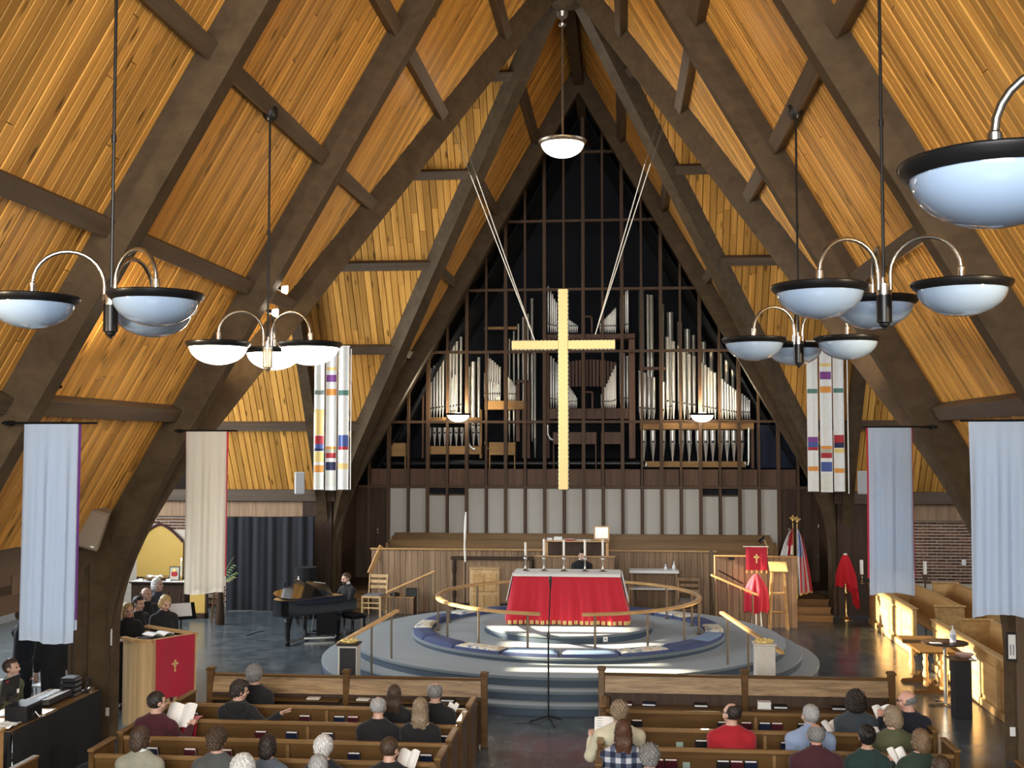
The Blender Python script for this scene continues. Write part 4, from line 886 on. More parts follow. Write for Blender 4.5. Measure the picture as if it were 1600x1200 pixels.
# ---- pedestals with gilt flower wreaths
plain('gilt', (0.85, 0.66, 0.25), 0.35, 0.6); plain('pedestal_pale', (0.62, 0.58, 0.50), 0.5)
for xp, xw, sx, m, lab in ((546, 16, -1, ('pedestal_pale', 'black_plastic'), 'square pedestal with dark face and gilt flower wreath near the piano'), (1194, 16, 1, ('pedestal_pale', 'pedestal_pale'), 'pale square pedestal with gilt flower wreath near the side pews')):
    yy = 18.35; c = P(xp, 1004, y=yy); t = thing('flower_pedestal', lab, 'pedestal', (c.x, yy, 0)); hw = 0.15; H = c.z
    MB().bx(-hw, hw, -hw, hw, 0, H-0.03, bev=0.008).build('column', m[0], t); MB().bx(-hw+0.03, hw-0.01, -hw-0.012, -hw, 0.02, H-0.06).build('front_board', m[1], t); MB().bx(-hw-0.02, hw+0.02, -hw-0.02, hw+0.02, H-0.03, H, bev=0.006).build('top_slab', m[1], t)
    w_ = thing('flower_wreath', 'ring of gilt flowers lying on the pedestal towards the %s' % ('piano' if sx < 0 else 'side pews'), 'wreath', (c.x, yy, H))
    for k in range(9):
        a = 2*PI*k/9; f_ = MB()
        for q in range(5): f_.ell((0.11*math.cos(a)+0.022*math.cos(q*1.257), 0.11*math.sin(a)+0.022*math.sin(q*1.257), 0.035), (0.02, 0.02, 0.012), 8, 5)
        f_.ell((0.11*math.cos(a), 0.11*math.sin(a), 0.045), (0.012, 0.012, 0.012), 6, 4); f_.build('blossom', 'gilt', w_, smooth=60)
    MB().tube([(0.11*math.cos(2*PI*k/20), 0.11*math.sin(2*PI*k/20), 0.018) for k in range(20)], 0.016, 6, closed=True).build('ring', 'gilt', w_, smooth=60)
# ---- microphone stand in the aisle
c = P(857, 1120, z=0); yy = 17.75; t = thing('microphone_stand', 'thin black microphone stand at the foot of the altar steps', 'microphone stand', (P(857, 1110, y=yy).x, yy, 0))
bx_ = P(857, 1110, y=yy).x; top = P(860, 918, y=yy)
MB().tube([(bx_, yy, 0.05), (bx_, yy, 1.35)], 0.013, 8).build('tube', 'black_metal', t, True, smooth=50); MB().tube([(bx_, yy, 1.3), top], 0.009, 8).build('upper_tube', 'black_metal', t, True, smooth=50)
for k in range(3):
    a = -1.2+k*2*PI/3; MB().tube([(bx_, yy, 0.12), (bx_+0.30*math.cos(a), yy+0.30*math.sin(a), 0.015)], 0.011, 6).build('leg', 'black_metal', t, True)
MB().tube([(bx_, yy, 1.28), (bx_, yy, 1.36)], 0.022, 10).build('clutch', 'black_plastic', t, True)
MB().lathe([(0.012, 0), (0.018, 0.10), (0.024, 0.13), (0.024, 0.17), (0.012, 0.19), (0, 0.192)], 12, top-Vector((0, 0, 0.02))).build('microphone', 'black_plastic', t, True, smooth=60)
mb = MB().tube([(bx_-0.02, yy, 0.1), (bx_-0.12, yy-0.05, 0.012), (bx_-0.3, yy+0.02, 0.008), (bx_-0.5, yy-0.03, 0.008)], 0.006, 6); mb.build('cable', 'rubber', t, True, smooth=60)
# ================================================================ HANGING CROSS
CRY = 22.4; cc = P(880, 539, y=CRY); k = CRY/F
zb, zt_ = P(880, 765, y=CRY).z, P(880, 452, y=CRY).z; xl, xr = P(800, 540, y=CRY).x, P(961, 540, y=CRY).x; zc0, zc1 = cc.z-0.085, cc.z+0.085
CR = thing('hanging_cross', 'large gilded cross hung on cables above the altar', 'cross', (cc.x, CRY, zb))
mb = MB(); mb.bx(cc.x-0.09, cc.x+0.09, CRY-0.05, CRY+0.05, zb, zt_, bev=0.006); mb.build('upright', 'gold_leaf', CR, True)
mb = MB(); mb.bx(xl, cc.x-0.09, CRY-0.048, CRY+0.048, zc0, zc1, bev=0.006); mb.bx(cc.x+0.09, xr, CRY-0.048, CRY+0.048, zc0, zc1, bev=0.006); mb.build('crossbar', 'gold_leaf', CR, True)
plain('ebony', (0.03, 0.025, 0.02), 0.5)
B('back_frame', cc.x-0.105, cc.x+0.105, CRY+0.05, CRY+0.075, zb-0.01, zt_+0.02, 'ebony', CR); B('back_frame', xl-0.01, xr+0.01, CRY+0.05, CRY+0.075, zc0-0.015, zc1+0.015, 'ebony', CR)
studs = MB()
for i in range(46):
    z = zb+0.04+(zt_-zb-0.08)*i/45
    for sx in (-1, 1): studs.box((cc.x+sx*0.094, CRY+0.01, z), (0.010, 0.04, 0.035))
for i in range(26):
    x = xl+0.03+(xr-xl-0.06)*i/25
    if abs(x-cc.x) > 0.13:
        for sz in (zc0-0.005, zc1+0.005): studs.box((x, CRY+0.01, sz), (0.035, 0.04, 0.010))
studs.build('studded_edge', 'wax', CR, True)['kind'] = 'stuff'
for nm, a, b in (('piano', (836, 530), (652, 62)), ('flag', (930, 505), (1080, 72))):
    p0 = P(a[0], a[1], y=CRY); p1 = P(b[0], b[1], y=22.9)
    zt2 = 13.45; tt = (zt2-p0.z)/(p1.z-p0.z); p1 = p0+(p1-p0)*tt
    for j in (0, 1):
        q1 = p1+Vector((0.24*j*(1 if nm == 'flag' else -1)*-1, 0.05*j, 0)); mid = p0+(q1-p0)*0.46
        MB().tube([p0+Vector((0, 0, -0.04 if nm == 'piano' else -0.22)), mid], 0.009, 6).build('cable', 'wax', CR, True); MB().tube([mid, q1], 0.006, 6).build('cable', 'nickel', CR, True)
# ================================================================ HANGING LAMPS
def chandelier(label, x, y, zhub, angs, lit, ztop):
    t = thing('chandelier', label, 'chandelier', (x, y, zhub), 0, 'three-bowl hanging chandeliers')
    rim = 'black_metal'
    MB().tube([(0, 0, 0.36), (0, 0, ztop-zhub)], 0.014, 8).build('rod', 'black_metal', t); MB().tube([(0, 0, 1.6), (0, 0, 1.66)], 0.022, 8).build('coupling', 'black_metal', t)
    MB().lathe([(0.05, -0.14), (0.09, -0.09), (0.10, 0.02)], 10, (0, 0, ztop-zhub)).build('canopy', 'black_metal', t, smooth=40)
    MB().lathe([(0, -0.075), (0.012, -0.07), (0.016, -0.055), (0.04, -0.04), (0.045, -0.02), (0.06, -0.012), (0.062, 0.20), (0.062, 0.21)], 16).build('hub', 'black_metal' if not lit else 'bronze_post', t, smooth=40)
    MB().lathe([(0.062, 0.21), (0.064, 0.30), (0.05, 0.305), (0, 0.305)], 16).build('hub_collar', 'nickel', t, smooth=40)
    for a in angs:
        a = math.radians(a); d = Vector((math.cos(a), math.sin(a), 0)); R0, R1 = 0.055, 0.62; path = [d*R0+Vector((0, 0, 0.25))]
        for k in range(15):
            th = PI-PI*k/14; path.append(d*((R0+R1)/2+(R1-R0)/2*math.cos(th))+Vector((0, 0, 0.38+0.27*math.sin(th))))
        path.append(d*R1+Vector((0, 0, 0.33))); arm = MB().tube(path, 0.018, 8).build('arm', 'nickel', t, smooth=60)
        MB().lathe([(0.026, 0.27), (0.03, 0.30), (0.03, 0.40), (0.02, 0.41)], 10, d*R1).build('socket', 'nickel', arm, True) if False else MB().lathe([(0.026, 0.25), (0.03, 0.28), (0.03, 0.38), (0.02, 0.39)], 10, d*R1).build('socket', 'nickel', t, smooth=40)
        bowl_parts(t, d*R1+Vector((0, 0, 0.22)), 0.365, lit)
    return t
chl = [('unlit three-bowl chandelier over the pews beside the first piano-side banner', P(173, 500, x=-3.2), (80, 200, 328), False),
       ('lit three-bowl chandelier glowing before the second piano-side arch', P(418, 560, x=-3.2), (100, 220, 340), True),
       ('unlit three-bowl chandelier hanging before the flag-side nave boards', P(1382, 500, x=3.2), (86, 206, 326), False),
       ('unlit three-bowl chandelier hanging before the flag-side painted banner', P(1248, 560, x=3.2), (86, 206, 326), False)]
for (lab, p, an, lit), bz in zip(chl, (527, 580, 513, 573)):
    zh = P(173 if p.x < 0 and p.y < 11 else 418, bz, y=p.y).z if p.x < 0 else P(1382 if p.y < 11 else 1248, bz, y=p.y).z
    chandelier(lab, p.x, p.y, zh+0.06, an, lit, 8.33)
chandelier('unlit three-bowl chandelier overhead, its bowl looming large by the ceiling boards', 3.2, 4.72, 5.13, (170, 290, 50), False, 8.4)
# single pendant under the crown
p = P(879, 224, y=CY-0.1); t = thing('pendant_lamp', 'single lit bowl pendant hanging from the crown of the roof', 'pendant lamp', (p.x, p.y, p.z-0.2))
bowl_parts(t, Vector((0, 0, 0.2)), 0.46, True, 'bronze_post'); MB().tube([(0, 0, 0.24), (0, 0, 12.62-p.z+0.2)], 0.02, 8).build('rod', 'nickel', t)
MB().lathe([(0.0, 0), (0.07, 0.02), (0.08, 0.06), (0.03, 0.09), (0.03, 0.16), (0.10, 0.20), (0.12, 0.30), (0.06, 0.36)], 14, (0, 0, 12.60-p.z+0.2)).build('canopy', 'nickel', t, smooth=40)
# floodlights clipped to purlins
for xp, yp, yy, lab in ((441, 452, 16.62, 'small silver floodlight clipped beside the piano-side valley beam'), (426, 488, 16.62, 'small floodlight tucked under the piano-side purlin')):
    c = P(xp, yp, y=yy); t = thing('floodlight', lab, 'spotlight', c)
    MB().cyl((-0.09, 0, 0.02), (0.0, 0, 0), 0.028, 0.04).build('housing', 'black_metal', t, smooth=40); MB().cyl((0.0, 0, 0), (0.07, 0, -0.01), 0.045, 0.065).build('reflector', 'bulb_glass', t, smooth=40); MB().bar((-0.06, 0, 0.03), (-0.06, -0.17, 0.03), 0.02, 0.02).build('clamp', 'black_metal', t)
def fill_uplight(label, x, y, z, look, power):  # added lamps, out of sight behind the arches, to brighten the ceiling boards
    t = thing('fill_uplight', label, 'spotlight', (x, y, z)); d = Vector(look).normalized(); R = d.to_track_quat('Z', 'Y').to_matrix()
    MB().lathe([(0.03, -0.14), (0.05, -0.12), (0.07, 0.0), (0.072, 0.02), (0.06, 0.02), (0.045, -0.02), (0, -0.03)], 14).build('housing', 'black_metal', t, smooth=40).rotation_euler = R.to_euler()
    MB().bar((0, 0, 0), (0, -0.088, 0), 0.03, 0.02).build('bracket', 'black_metal', t)
    l = bpy.data.lights.new('fill_uplight_lamp', 'SPOT'); l.energy = power; l.color = (1.0, 0.80, 0.52); l.spot_size = 2.3; l.spot_blend = 1.0; l.shadow_soft_size = 0.06
    o = bpy.data.objects.new('fill_uplight_lamp', l); COL.objects.link(o); o.parent = t; o.location = d*0.03; o.rotation_euler = (-d).to_track_quat('Z', 'Y').to_euler()
for sx, nm in ((-1, 'piano'), (1, 'flag')):
    for ya, an, pw in ((7.16, 'rear', 420), (11.81, 'middle', 420), (16.46, 'front', 420)):
        fill_uplight('added lamp for the ceiling, unseen behind the %s nave arch on the %s side' % (an, nm), sx*5.08, ya+0.09, 4.95, (-sx*0.75, 0.35, 0.62), pw)
# ================================================================ BANNERS
plain('rod_black', (0.01, 0.01, 0.01), 0.4, 0.6); plain('purple', (0.09, 0.015, 0.12), 0.9)
def banner(label, x0, x1, y, ztop, zbot, zbot2, back, rod, seed, flare=0.0, cloth='sheer_bluelit'):
    t = thing('hanging_banner', label, 'banner', ((x0+x1)/2, y, zbot), 0, 'sheer white hanging banners'); r = random.Random(seed); ph = [r.uniform(0, 6) for _ in range(4)]
    def cl(u, v, off=0.0, z1=zbot, w=1.0, sh=0):
        fl = 1+flare*v*v; xm = (x0+x1)/2; x = xm+((x0+(x1-x0)*u)-xm)*w*fl+sh
        f_ = min(1, v*3)
        return (x, y-off-f_*(0.022*math.sin(u*14+ph[0])+0.014*math.sin(u*31+ph[1]+v*1.5)), ztop+(z1-ztop)*v-0.02*math.sin(u*5+ph[2])*v)
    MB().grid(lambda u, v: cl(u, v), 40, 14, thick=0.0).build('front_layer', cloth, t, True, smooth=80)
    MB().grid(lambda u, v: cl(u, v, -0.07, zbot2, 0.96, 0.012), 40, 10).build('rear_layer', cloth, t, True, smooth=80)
    if back:
        for ua, ub in ((-0.03, 0.03), (0.985, 1.035)): MB().grid(lambda u, v: cl(ua+(ub-ua)*u, v, -0.035, zbot+(ztop-zbot)*0.10), 3, 8).build('coloured_lining', back, t, True, smooth=80)
    # darned patches woven into the cloth
    for i in range(5):
        u = r.uniform(0.1, 0.75); v = 0.18+0.11*i
        MB().grid(lambda a, b: Vector(cl(u+a*0.22, v+b*0.016, 0.006)), 6, 1).build('woven_patch', cloth, t, True)
    # hem
    sgx = -1 if x0 < 0 else 1; ro = (-5.3, rod[1]) if sgx < 0 else (rod[0], 5.3)
    MB().tube([(ro[0], y, ztop), (ro[1], y, ztop)], 0.012, 8).build('rod', 'rod_black', t, True); MB().bar((sgx*5.25, y-0.01, ztop), (sgx*5.25, y+0.14, ztop), 0.04, 0.05).build('bracket', 'rod_black', t, True)
    return t
y1, y2 = 11.42, 16.07
for lab, pxs, yy, pt_, pb, pb2, back, rod, sd, fl_ in (
    ('sheer white banner with a purple edge hanging over the sound desk', (38, 122), y1, 661, 1003, 985, 'purple', (4, 152), 1, 0.0),
    ('sheer cream banner with red edges hanging beside the gold niche', (291, 354), y2, 673, 927, 918, 'crimson', (262, 371), 2, 0.0),
    ('sheer white banner with a dark red lining before the brick wall by the side pews', (1356, 1424), y2, 667, 928, 890, 'crimson', (1348, 1475), 3, 0.04),
    ('broad white banner, daylight blue put into its colour, flaring out beside the framed notice', (1513, 1608), y1, 657, 963, 955, None, (1500, 1640), 4, 0.03)):
    a, b = P(pxs[0], pt_, y=yy), P(pxs[1], pt_, y=yy); banner(lab, a.x, b.x, yy, a.z, P(pxs[0], pb, y=yy).z, P(pxs[0], pb2, y=yy).z, back, (P(rod[0], pt_, y=yy).x, P(rod[1], pt_, y=yy).x), sd, fl_, 'sheer_cream' if sd == 2 else 'sheer_bluelit')
# painted three-strip banners at the far columns
cols = {'k': (0.012, 0.015, 0.06), 'r': (0.40, 0.02, 0.03), 'o': (0.75, 0.30, 0.05), 'y': (0.85, 0.62, 0.22), 'g': (0.10, 0.22, 0.17), 'p': (0.22, 0.05, 0.25), 'w': (0.80, 0.79, 0.74), 'b': (0.06, 0.10, 0.30), 'e': (0.48, 0.45, 0.34), 'l': (0.72, 0.72, 0.62)}
for k_, c_ in cols.items(): plain('silk_'+k_, c_, 0.7, var=0.10, scale=9)
def painted(label, xs, yy, tops, bots, patches):
    c = P(sum(xs[1])/2, 650, y=yy); t = thing('painted_banner', label, 'banner', (c.x, yy, P(500, bots[0], y=yy).z), 0, 'painted strip banners at the far columns')
    for i, (a, b) in enumerate(xs):
        x0_, x1_ = P(a, 650, y=yy).x, P(b, 650, y=yy).x; z0, z1 = P(a, bots[i], y=yy).z, P(a, tops, y=yy).z
        def cl(u, v, off=0): return (x0_+(x1_-x0_)*u, yy-off-0.012*math.sin(u*8+i*2), z1+(z0-z1)*v)
        s_ = MB().grid(lambda u, v: cl(u, v), 10, 4, thick=0.004).build('strip', 'silk_w', t, True, smooth=80)
        for ya, yb, m in patches[i]:
            va, vb = (ya-tops)/(bots[i]-tops), (yb-tops)/(bots[i]-tops)
            MB().grid(lambda u, v: cl(0.04+0.92*u, va+(vb-va)*v, 0.006), 8, 1).build('coloured_patch', 'silk_'+m, s_, True, smooth=80)
    a, b = P(xs[0][0]-2, tops, y=yy), P(xs[2][1]+2, tops, y=yy); MB().tube([a, b], 0.015, 8).build('rod', 'wax', t, True)
    q = P(xs[2][1]+4, tops+4, y=yy); MB().tube([q, (q.x, q.y, P(0, bots[2]-2, y=yy).z)], 0.012, 6).build('cord', 'wax', t, True)
pl_ = [[(586, 617, 'l'), (610, 617, 'g'), (640, 680, 'y'), (681, 694, 'r'), (694, 701, 'b'), (701, 705, 'k'), (706, 722, 'y'), (727, 738, 'o'), (740, 762, 'l')],
       [(574, 579, 'y'), (586, 597, 'p'), (608, 618, 'o'), (698, 702, 'o'), (702, 708, 'e'), (708, 716, 'r'), (722, 735, 'k'), (736, 760, 'l')],
       [(610, 618, 'g'), (680, 692, 'b'), (692, 698, 'b'), (698, 703, 'r'), (724, 733, 'y')]]
pr_ = [[(608, 615, 'g'), (683, 691, 'p'), (691, 699, 'b'), (699, 704, 'r'), (729, 736, 'o')],
       [(568, 573, 'y'), (581, 593, 'p'), (604, 614, 'o'), (697, 702, 'o'), (702, 708, 'e'), (708, 716, 'r'), (722, 737, 'b'), (740, 766, 'l')],
       [(607, 614, 'g'), (680, 692, 'r'), (692, 700, 'k'), (701, 708, 'y'), (732, 739, 'o')]]
painted('painted banner of three pale strips with coloured blocks near the piano', [(491, 507), (509, 526), (528, 545)], 27.0, 541, (765, 766, 765), pl_)
painted('painted banner of three pale strips with coloured blocks near the flags', [(1261, 1278), (1281, 1300), (1302, 1319)], 27.0, 533, (768, 769, 768), pr_)
# wall loudspeakers
c = P(468, 772, y=28.9); speaker_box('wall_loudspeaker', 'light grey loudspeaker on the transept post behind the piano', 'loudspeaker', (c.x, 28.9, c.z), (0.24, 0.24, 0.56), 0.35, 'speaker_grey', 0.0, 'grille_grey')
c = P(140, 855, y=15.8); t = speaker_box('wall_loudspeaker', 'large brown loudspeaker tilted against the arch over the sound desk', 'loudspeaker', (c.x, 15.72, c.z+0.02), (0.32, 0.30, 0.56), 0.45, 'speaker_brown', 0.16, 'grille_brown')
t.rotation_euler = (0, 0.30, 0.35)
c = P(1350, 772, y=28.9); speaker_box('wall_loudspeaker', 'light grey loudspeaker half hidden behind the dark red lined banner', 'loudspeaker', (c.x, 28.95, c.z), (0.24, 0.24, 0.56), -0.35, 'speaker_grey', 0.0, 'grille_grey')
# ================================================================ PEWS
plain('hymnal_blue', (0.008, 0.014, 0.042), 0.6); plain('hymnal_red', (0.065, 0.006, 0.014), 0.6); plain('hymnal_black', (0.012, 0.012, 0.014), 0.6); plain('leaflet_green', (0.30, 0.40, 0.33), 0.8)
ORD = ('first', 'second', 'third', 'fourth', 'fifth', 'sixth', 'seventh')
LROW = [P(500, q, z=0.90).y for q in (1101.5, 1126.5, 1155, 1185)]; dl_ = (LROW[0]-LROW[3])/3; LROW += [LROW[3]-dl_, LROW[3]-2*dl_]
RROW = [P(1057, q, z=0.90).y for q in (1109, 1137, 1166.5)]; dr_ = (RROW[0]-RROW[2])/2; RROW += [RROW[2]-dr_, RROW[2]-2*dr_]
PEWH = 0.90
def pew(label, y, xl, xr, joints, aisle):
    t = thing('pew', label, 'pew', ((xl+xr)/2, y, 0), 0, 'rows of wooden pews'); tl = 0.10
    def sl(z): return y-0.02-(z-0.45)*tl*0.6                         # back leans towards the rear
    mb = MB(); mb.poly([(xl+0.03, sl(0.30)-0.012, 0.30), (xl+0.03, sl(0.30)+0.022, 0.30), (xl+0.03, sl(0.86)+0.022, 0.86), (xl+0.03, sl(0.86)-0.012, 0.86)], (xr-xl-0.06, 0, 0)); mb.build('backrest', 'pew_wood', t, True)
    B('top_rail', xl+0.02, xr-0.02, sl(0.88)-0.03, sl(0.88)+0.035, 0.855, PEWH, 'pew_rail', t, bev=0.010)
    B('seat', xl+0.03, xr-0.03, y+0.0, y+0.42, 0.42, 0.46, 'pew_wood', t, bev=0.008)
    rk = B('book_rack', xl+0.06, xr-0.06, sl(0.55)-0.138, sl(0.55)-0.130, 0.585, 0.68, 'pew_wood', t); B('rack_shelf', xl+0.06, xr-0.06, sl(0.5)-0.138, sl(0.5)-0.012, 0.57, 0.585, 'pew_wood', t)
    for j in joints: B('batten', j-0.02, j+0.02, sl(0.6)-0.075, sl(0.6)-0.012, 0.40, 0.855, 'pew_rail', t)
    for e, nm in ((xl, -1), (xr, 1)):
        B('end_panel', e-0.03, e+0.03, y-0.09, y+0.44, 0, 0.93, 'pew_wood', t, bev=0.006)
        B('end_cap', e-0.04, e+0.04, y-0.11, y+0.46, 0.93, 0.96, 'pew_rail', t, bev=0.010)
    MB().bar((xl+0.1, y-0.47, 0.10), (xr-0.1, y-0.47, 0.10), 0.10, 0.05, bev=0.015).build('kneeler', 'pew_wood', t, True)
    return t
xaL, xaR = -0.86, 0.82
Lend = [P(283, 1097, z=0.9).x, P(248, 1118, z=0.9).x, P(196, 1146, z=0.9).x, P(146, 1177, z=0.9).x, -5.1, -5.1]
Rend = [P(1425, 1114, z=0.9).x, P(1458, 1146, z=0.9).x, P(1493, 1178, z=0.9).x, 5.15, 5.35]
LJ = [(512,), (483,), (452,), (420,), (), ()]
for i, y in enumerate(LROW):
    js = [P(q, 1115, y=y-0.05).x for q in LJ[i] if q]
    pew('wooden pew, %s row behind the front screen on the sound desk side' % ORD[i], y, Lend[i], xaL, js, 1)
for i, y in enumerate(RROW):
    js = [P(q, 1125, y=y-0.05).x for q in ((1180,), (1194,), (1208,), (1205,), ())[i]]
    pew('wooden pew, %s row behind the front screen on the bistro table side' % ORD[i], y, xaR, Rend[i], js, -1)
# front screens
SY = 16.32
for lab, pxs in (('oak front pew screen on the sound desk side with sloping book ledge', (330, 542, 757)), ('oak front pew screen on the bistro table side with sloping book ledge', (940, 1163, 1392))):
    xs = [P(q, 1050, y=SY).x for q in pxs]; zt3 = P(pxs[1], 1056, y=SY).z
    t = thing('pew_screen', lab, 'pew screen', (xs[1], SY, 0), 0, 'front pew screens')
    for a, b in zip(xs[:-1], xs[1:]):
        B('panel', a+0.04, b-0.04, SY-0.02, SY+0.02, 0.05, zt3-0.24, 'screen_dark', t)
        n = max(3, int((b-a)/0.28))
        for k in range(1, n): xx = a+(b-a)*k/n; B('panel_groove', xx-0.008, xx+0.008, SY-0.028, SY-0.02, 0.08, zt3-0.26, 'door_wood', t)
        mb = MB(); mb.poly([(a+0.04, SY-0.06, zt3-0.25), (a+0.04, SY+0.01, zt3-0.25), (a+0.04, SY+0.03, zt3-0.03), (a+0.04, SY+0.005, zt3-0.03)], (b-a-0.08, 0, 0)); mb.build('book_ledge', 'oak_grain', t, True)
        B('book_shelf', a+0.06, b-0.06, SY-0.24, SY-0.02, 0.63, 0.65, 'pew_wood', t)
        B('top_rail', a+0.03, b-0.03, SY-0.03, SY+0.06, zt3-0.03, zt3, 'pew_wood', t, bev=0.008)
    for xx in xs:
        pst = B('post', xx-0.045, xx+0.045, SY-0.06, SY+0.05, 0, zt3+0.05, 'pew_wood', t, bev=0.008)
        mb = MB().box((xx, SY-0.005, zt3+0.065), (0.12, 0.14, 0.03), bev=0.006); mb.poly([(xx-0.045, SY-0.06, zt3+0.08), (xx+0.045, SY-0.06, zt3+0.08), (xx+0.045, SY+0.05, zt3+0.08), (xx-0.045, SY+0.05, zt3+0.08)], (0, 0, 0.012)); mb.build('post_cap', 'pew_wood', pst, True)
    for xx in (xs[0]+0.09, xs[-1]-0.09): B('end_bracket', xx-0.02, xx+0.02, SY-0.26, SY-0.03, 0.0, zt3-0.30, 'pew_wood', t)
# hymn books standing in the racks
def book(xp, row, side, m, n_lab, lean=0.0, top=0.845, wd=0.135, th=0.045):
    rows = LROW if side < 0 else RROW; y = rows[row]-0.078
    x = P(xp, 1130+28*row, y=y).x; H = 0.21
    mb = MB(); mb.bx(-wd/2, wd/2, -th/2, -th/2+0.004, 0, H, 0); mb.bx(-wd/2, wd/2, th/2-0.004, th/2, 0, H, 0); mb.bx(-wd/2, -wd/2+0.004, -th/2, th/2, 0, H, 0)
    mb.bx(-wd/2+0.006, wd/2-0.006, -th/2+0.005, th/2-0.005, 0.006, H-0.006, 1)
    o = mb.build('hymn_book', [m, 'paper']); o.location = (x, y, 0.60); o.rotation_euler = (0.36, 0, 0); tag(o, n_lab, 'book', 'hymn books in the pew racks'); return o
BK = {'b': ('hymnal_blue', 'blue'), 'r': ('hymnal_red', 'dark red'), 'k': ('hymnal_black', 'black')}
bl = {(-1, 0): [(304, 'k'), (478, 'r'), (532, 'b'), (553, 'r')], (-1, 1): [(345, 'b'), (410, 'r'), (458, 'b'), (514, 'b'), (697, 'b')],
      (-1, 2): [(241, 'b'), (300, 'r'), (356, 'r'), (555, 'b'), (667, 'b')],
      (1, 0): [(956, 'k'), (995, 'k'), (1129, 'k'), (1165, 'r'), (1194, 'b'), (1213, 'r'), (1254, 'k'), (1290, 'k')], (1, 1): [(1095, 'k'), (1114, 'r'), (1228, 'b')],
      (1, 2): [(1027, 'r'), (1048, 'r'), (1129, 'k'), (1150, 'r'), (1172, 'b'), (1307, 'k'), (1396, 'b')]}
cnt = {}
for (sd, rw), lst in bl.items():
    for i, (xp, c_) in enumerate(lst):
        same = [q for q in lst if q[1] == c_]; o_ = same.index((xp, c_))
        od = (ORD[o_]+' ') if len(same) > 1 else ''
        book(xp, rw, sd, BK[c_][0], '%s%s hymn book racked on the %s pew row, %s side' % (od, BK[c_][1], ORD[rw], 'sound desk' if sd < 0 else 'bistro table'))
# books and leaflets lying on the shelf behind the screens
for i, (xp, sd, m, lab) in enumerate(((490, -1, 'paper', 'white leaflet lying along the first pew rail opposite the grey-haired worshipper'), (568, -1, 'paper', 'folded white leaflet lying on the pew shelf before the long-haired worshipper'), (700, -1, 'hymnal_black', 'black hymn book lying at the aisle end of the first pew'),
        (978, 1, 'hymnal_red', 'red hymn book lying on the front shelf by the aisle'), (1014, 1, 'hymnal_blue', 'blue hymn book lying on the front shelf, next to the red one'), (1095, 1, 'hymnal_black', 'black hymn book lying on the front shelf under white leaflet edge'), (1194, 1, 'paper', 'bright tissue box lying on the front shelf by the screen post'), (1219, 1, 'hymnal_black', 'black hymn book lying beside the tissue box'), (1310, 1, 'hymnal_black', 'black hymn book lying before the dark curly-haired worshipper'))):
    y = SY-0.13; x = P(xp, 1105, y=y).x; h_ = 0.045 if m != 'paper' else (0.09 if 'tissue' in lab else 0.012)
    mb = MB().bx(-0.09, 0.09, -0.07, 0.07, 0, h_*0.3, 0); mb.bx(-0.085, 0.085, -0.065, 0.065, h_*0.3, h_*0.75, 1); mb.bx(-0.09, 0.09, -0.07, 0.07, h_*0.75, h_, 0)
    o = mb.build('lying_book', [m, 'paper']); o.location = (x, y, 0.652); o.rotation_euler = (0, 0, rnd.uniform(-0.1, 0.1)); tag(o, lab, 'book' if m != 'paper' else 'leaflet')
for xp, rw, lab in ((1062, 1, 'small green card standing in the second rack near the aisle'), (1072, 2, 'small green card standing in the third rack near the aisle')):
    y = RROW[rw]-0.09; mb = MB().bx(-0.04, 0.04, -0.004, 0.004, 0, 0.17); o = mb.build('green_card', 'leaflet_green'); o.location = (P(xp, 1160, y=y).x, y, 0.587); tag(o, lab, 'card')
# ================================================================ SIDE PEWS (bistro table side)
FX = 6.86
def side_screen(label, y0, y1, z, npan):
    t = thing('side_pew_screen', label, 'pew screen', (FX, (y0+y1)/2, 0), 0, 'panelled side pew screens')
    B('frame', FX+0.02, FX+0.06, y0, y1, 0.0, z-0.03, 'honey', t); B('plinth', FX-0.03, FX+0.02, y0, y1, 0.0, 0.13, 'honey', t, bev=0.01); B('top_cap', FX-0.04, FX+0.10, y0-0.02, y1+0.02, z-0.03, z, 'honey', t, bev=0.012)
    w_ = (y1-y0)/npan
    for k in range(npan):
        a, b = y0+k*w_, y0+(k+1)*w_
        B('stile', FX-0.005, FX+0.02, a, a+0.09, 0.13, z-0.03, 'honey', t, bev=0.004); B('rail', FX-0.005, FX+0.02, a+0.09, b, z-0.16, z-0.03, 'honey', t, bev=0.004)
        B('raised_panel', FX+0.0, FX+0.022, a+0.13, b-0.04, 0.20, z-0.20, 'honey', t, bev=0.018)
        B('moulding', FX-0.008, FX+0.02, a+0.10, a+0.125, 0.15, z-0.17, 'honey', t)
    return t
side_screen('sunlit panelled pew screen towards the brick wall', 24.0, 28.2, 0.95, 4); side_screen('sunlit panelled pew screen behind the trestle table', 17.75, 22.6, 0.95, 5)
def side_pew(label, x, y0, y1, ztop):
    t = thing('side_pew', label, 'pew', (x, (y0+y1)/2, 0), 0, 'side pews facing the platform'); m = 'honey'
    mb = MB(); mb.poly([(x, y0+0.03, 0.42), (x+0.03, y0+0.03, 0.42), (x+0.12, y0+0.03, ztop-0.04), (x+0.09, y0+0.03, ztop-0.04)], (0, y1-y0-0.06, 0)); mb.build('backrest', m, t, True)
    B('top_rail', x+0.08, x+0.15, y0+0.02, y1-0.02, ztop-0.04, ztop, m, t, bev=0.01); B('seat', x-0.42, x, y0+0.03, y1-0.03, 0.41, 0.45, m, t, bev=0.008)
    for e in (y0, y1-0.05):
        B('end_panel', x-0.44, x+0.13, e, e+0.05, 0, ztop-0.02, m, t, bev=0.006); B('end_inset', x-0.36, x+0.06, e-0.012, e, 0.2, ztop-0.2, m, t, bev=0.008); B('end_cap', x-0.46, x+0.16, e-0.015, e+0.065, ztop-0.02, ztop+0.015, m, t, bev=0.01)
    return t
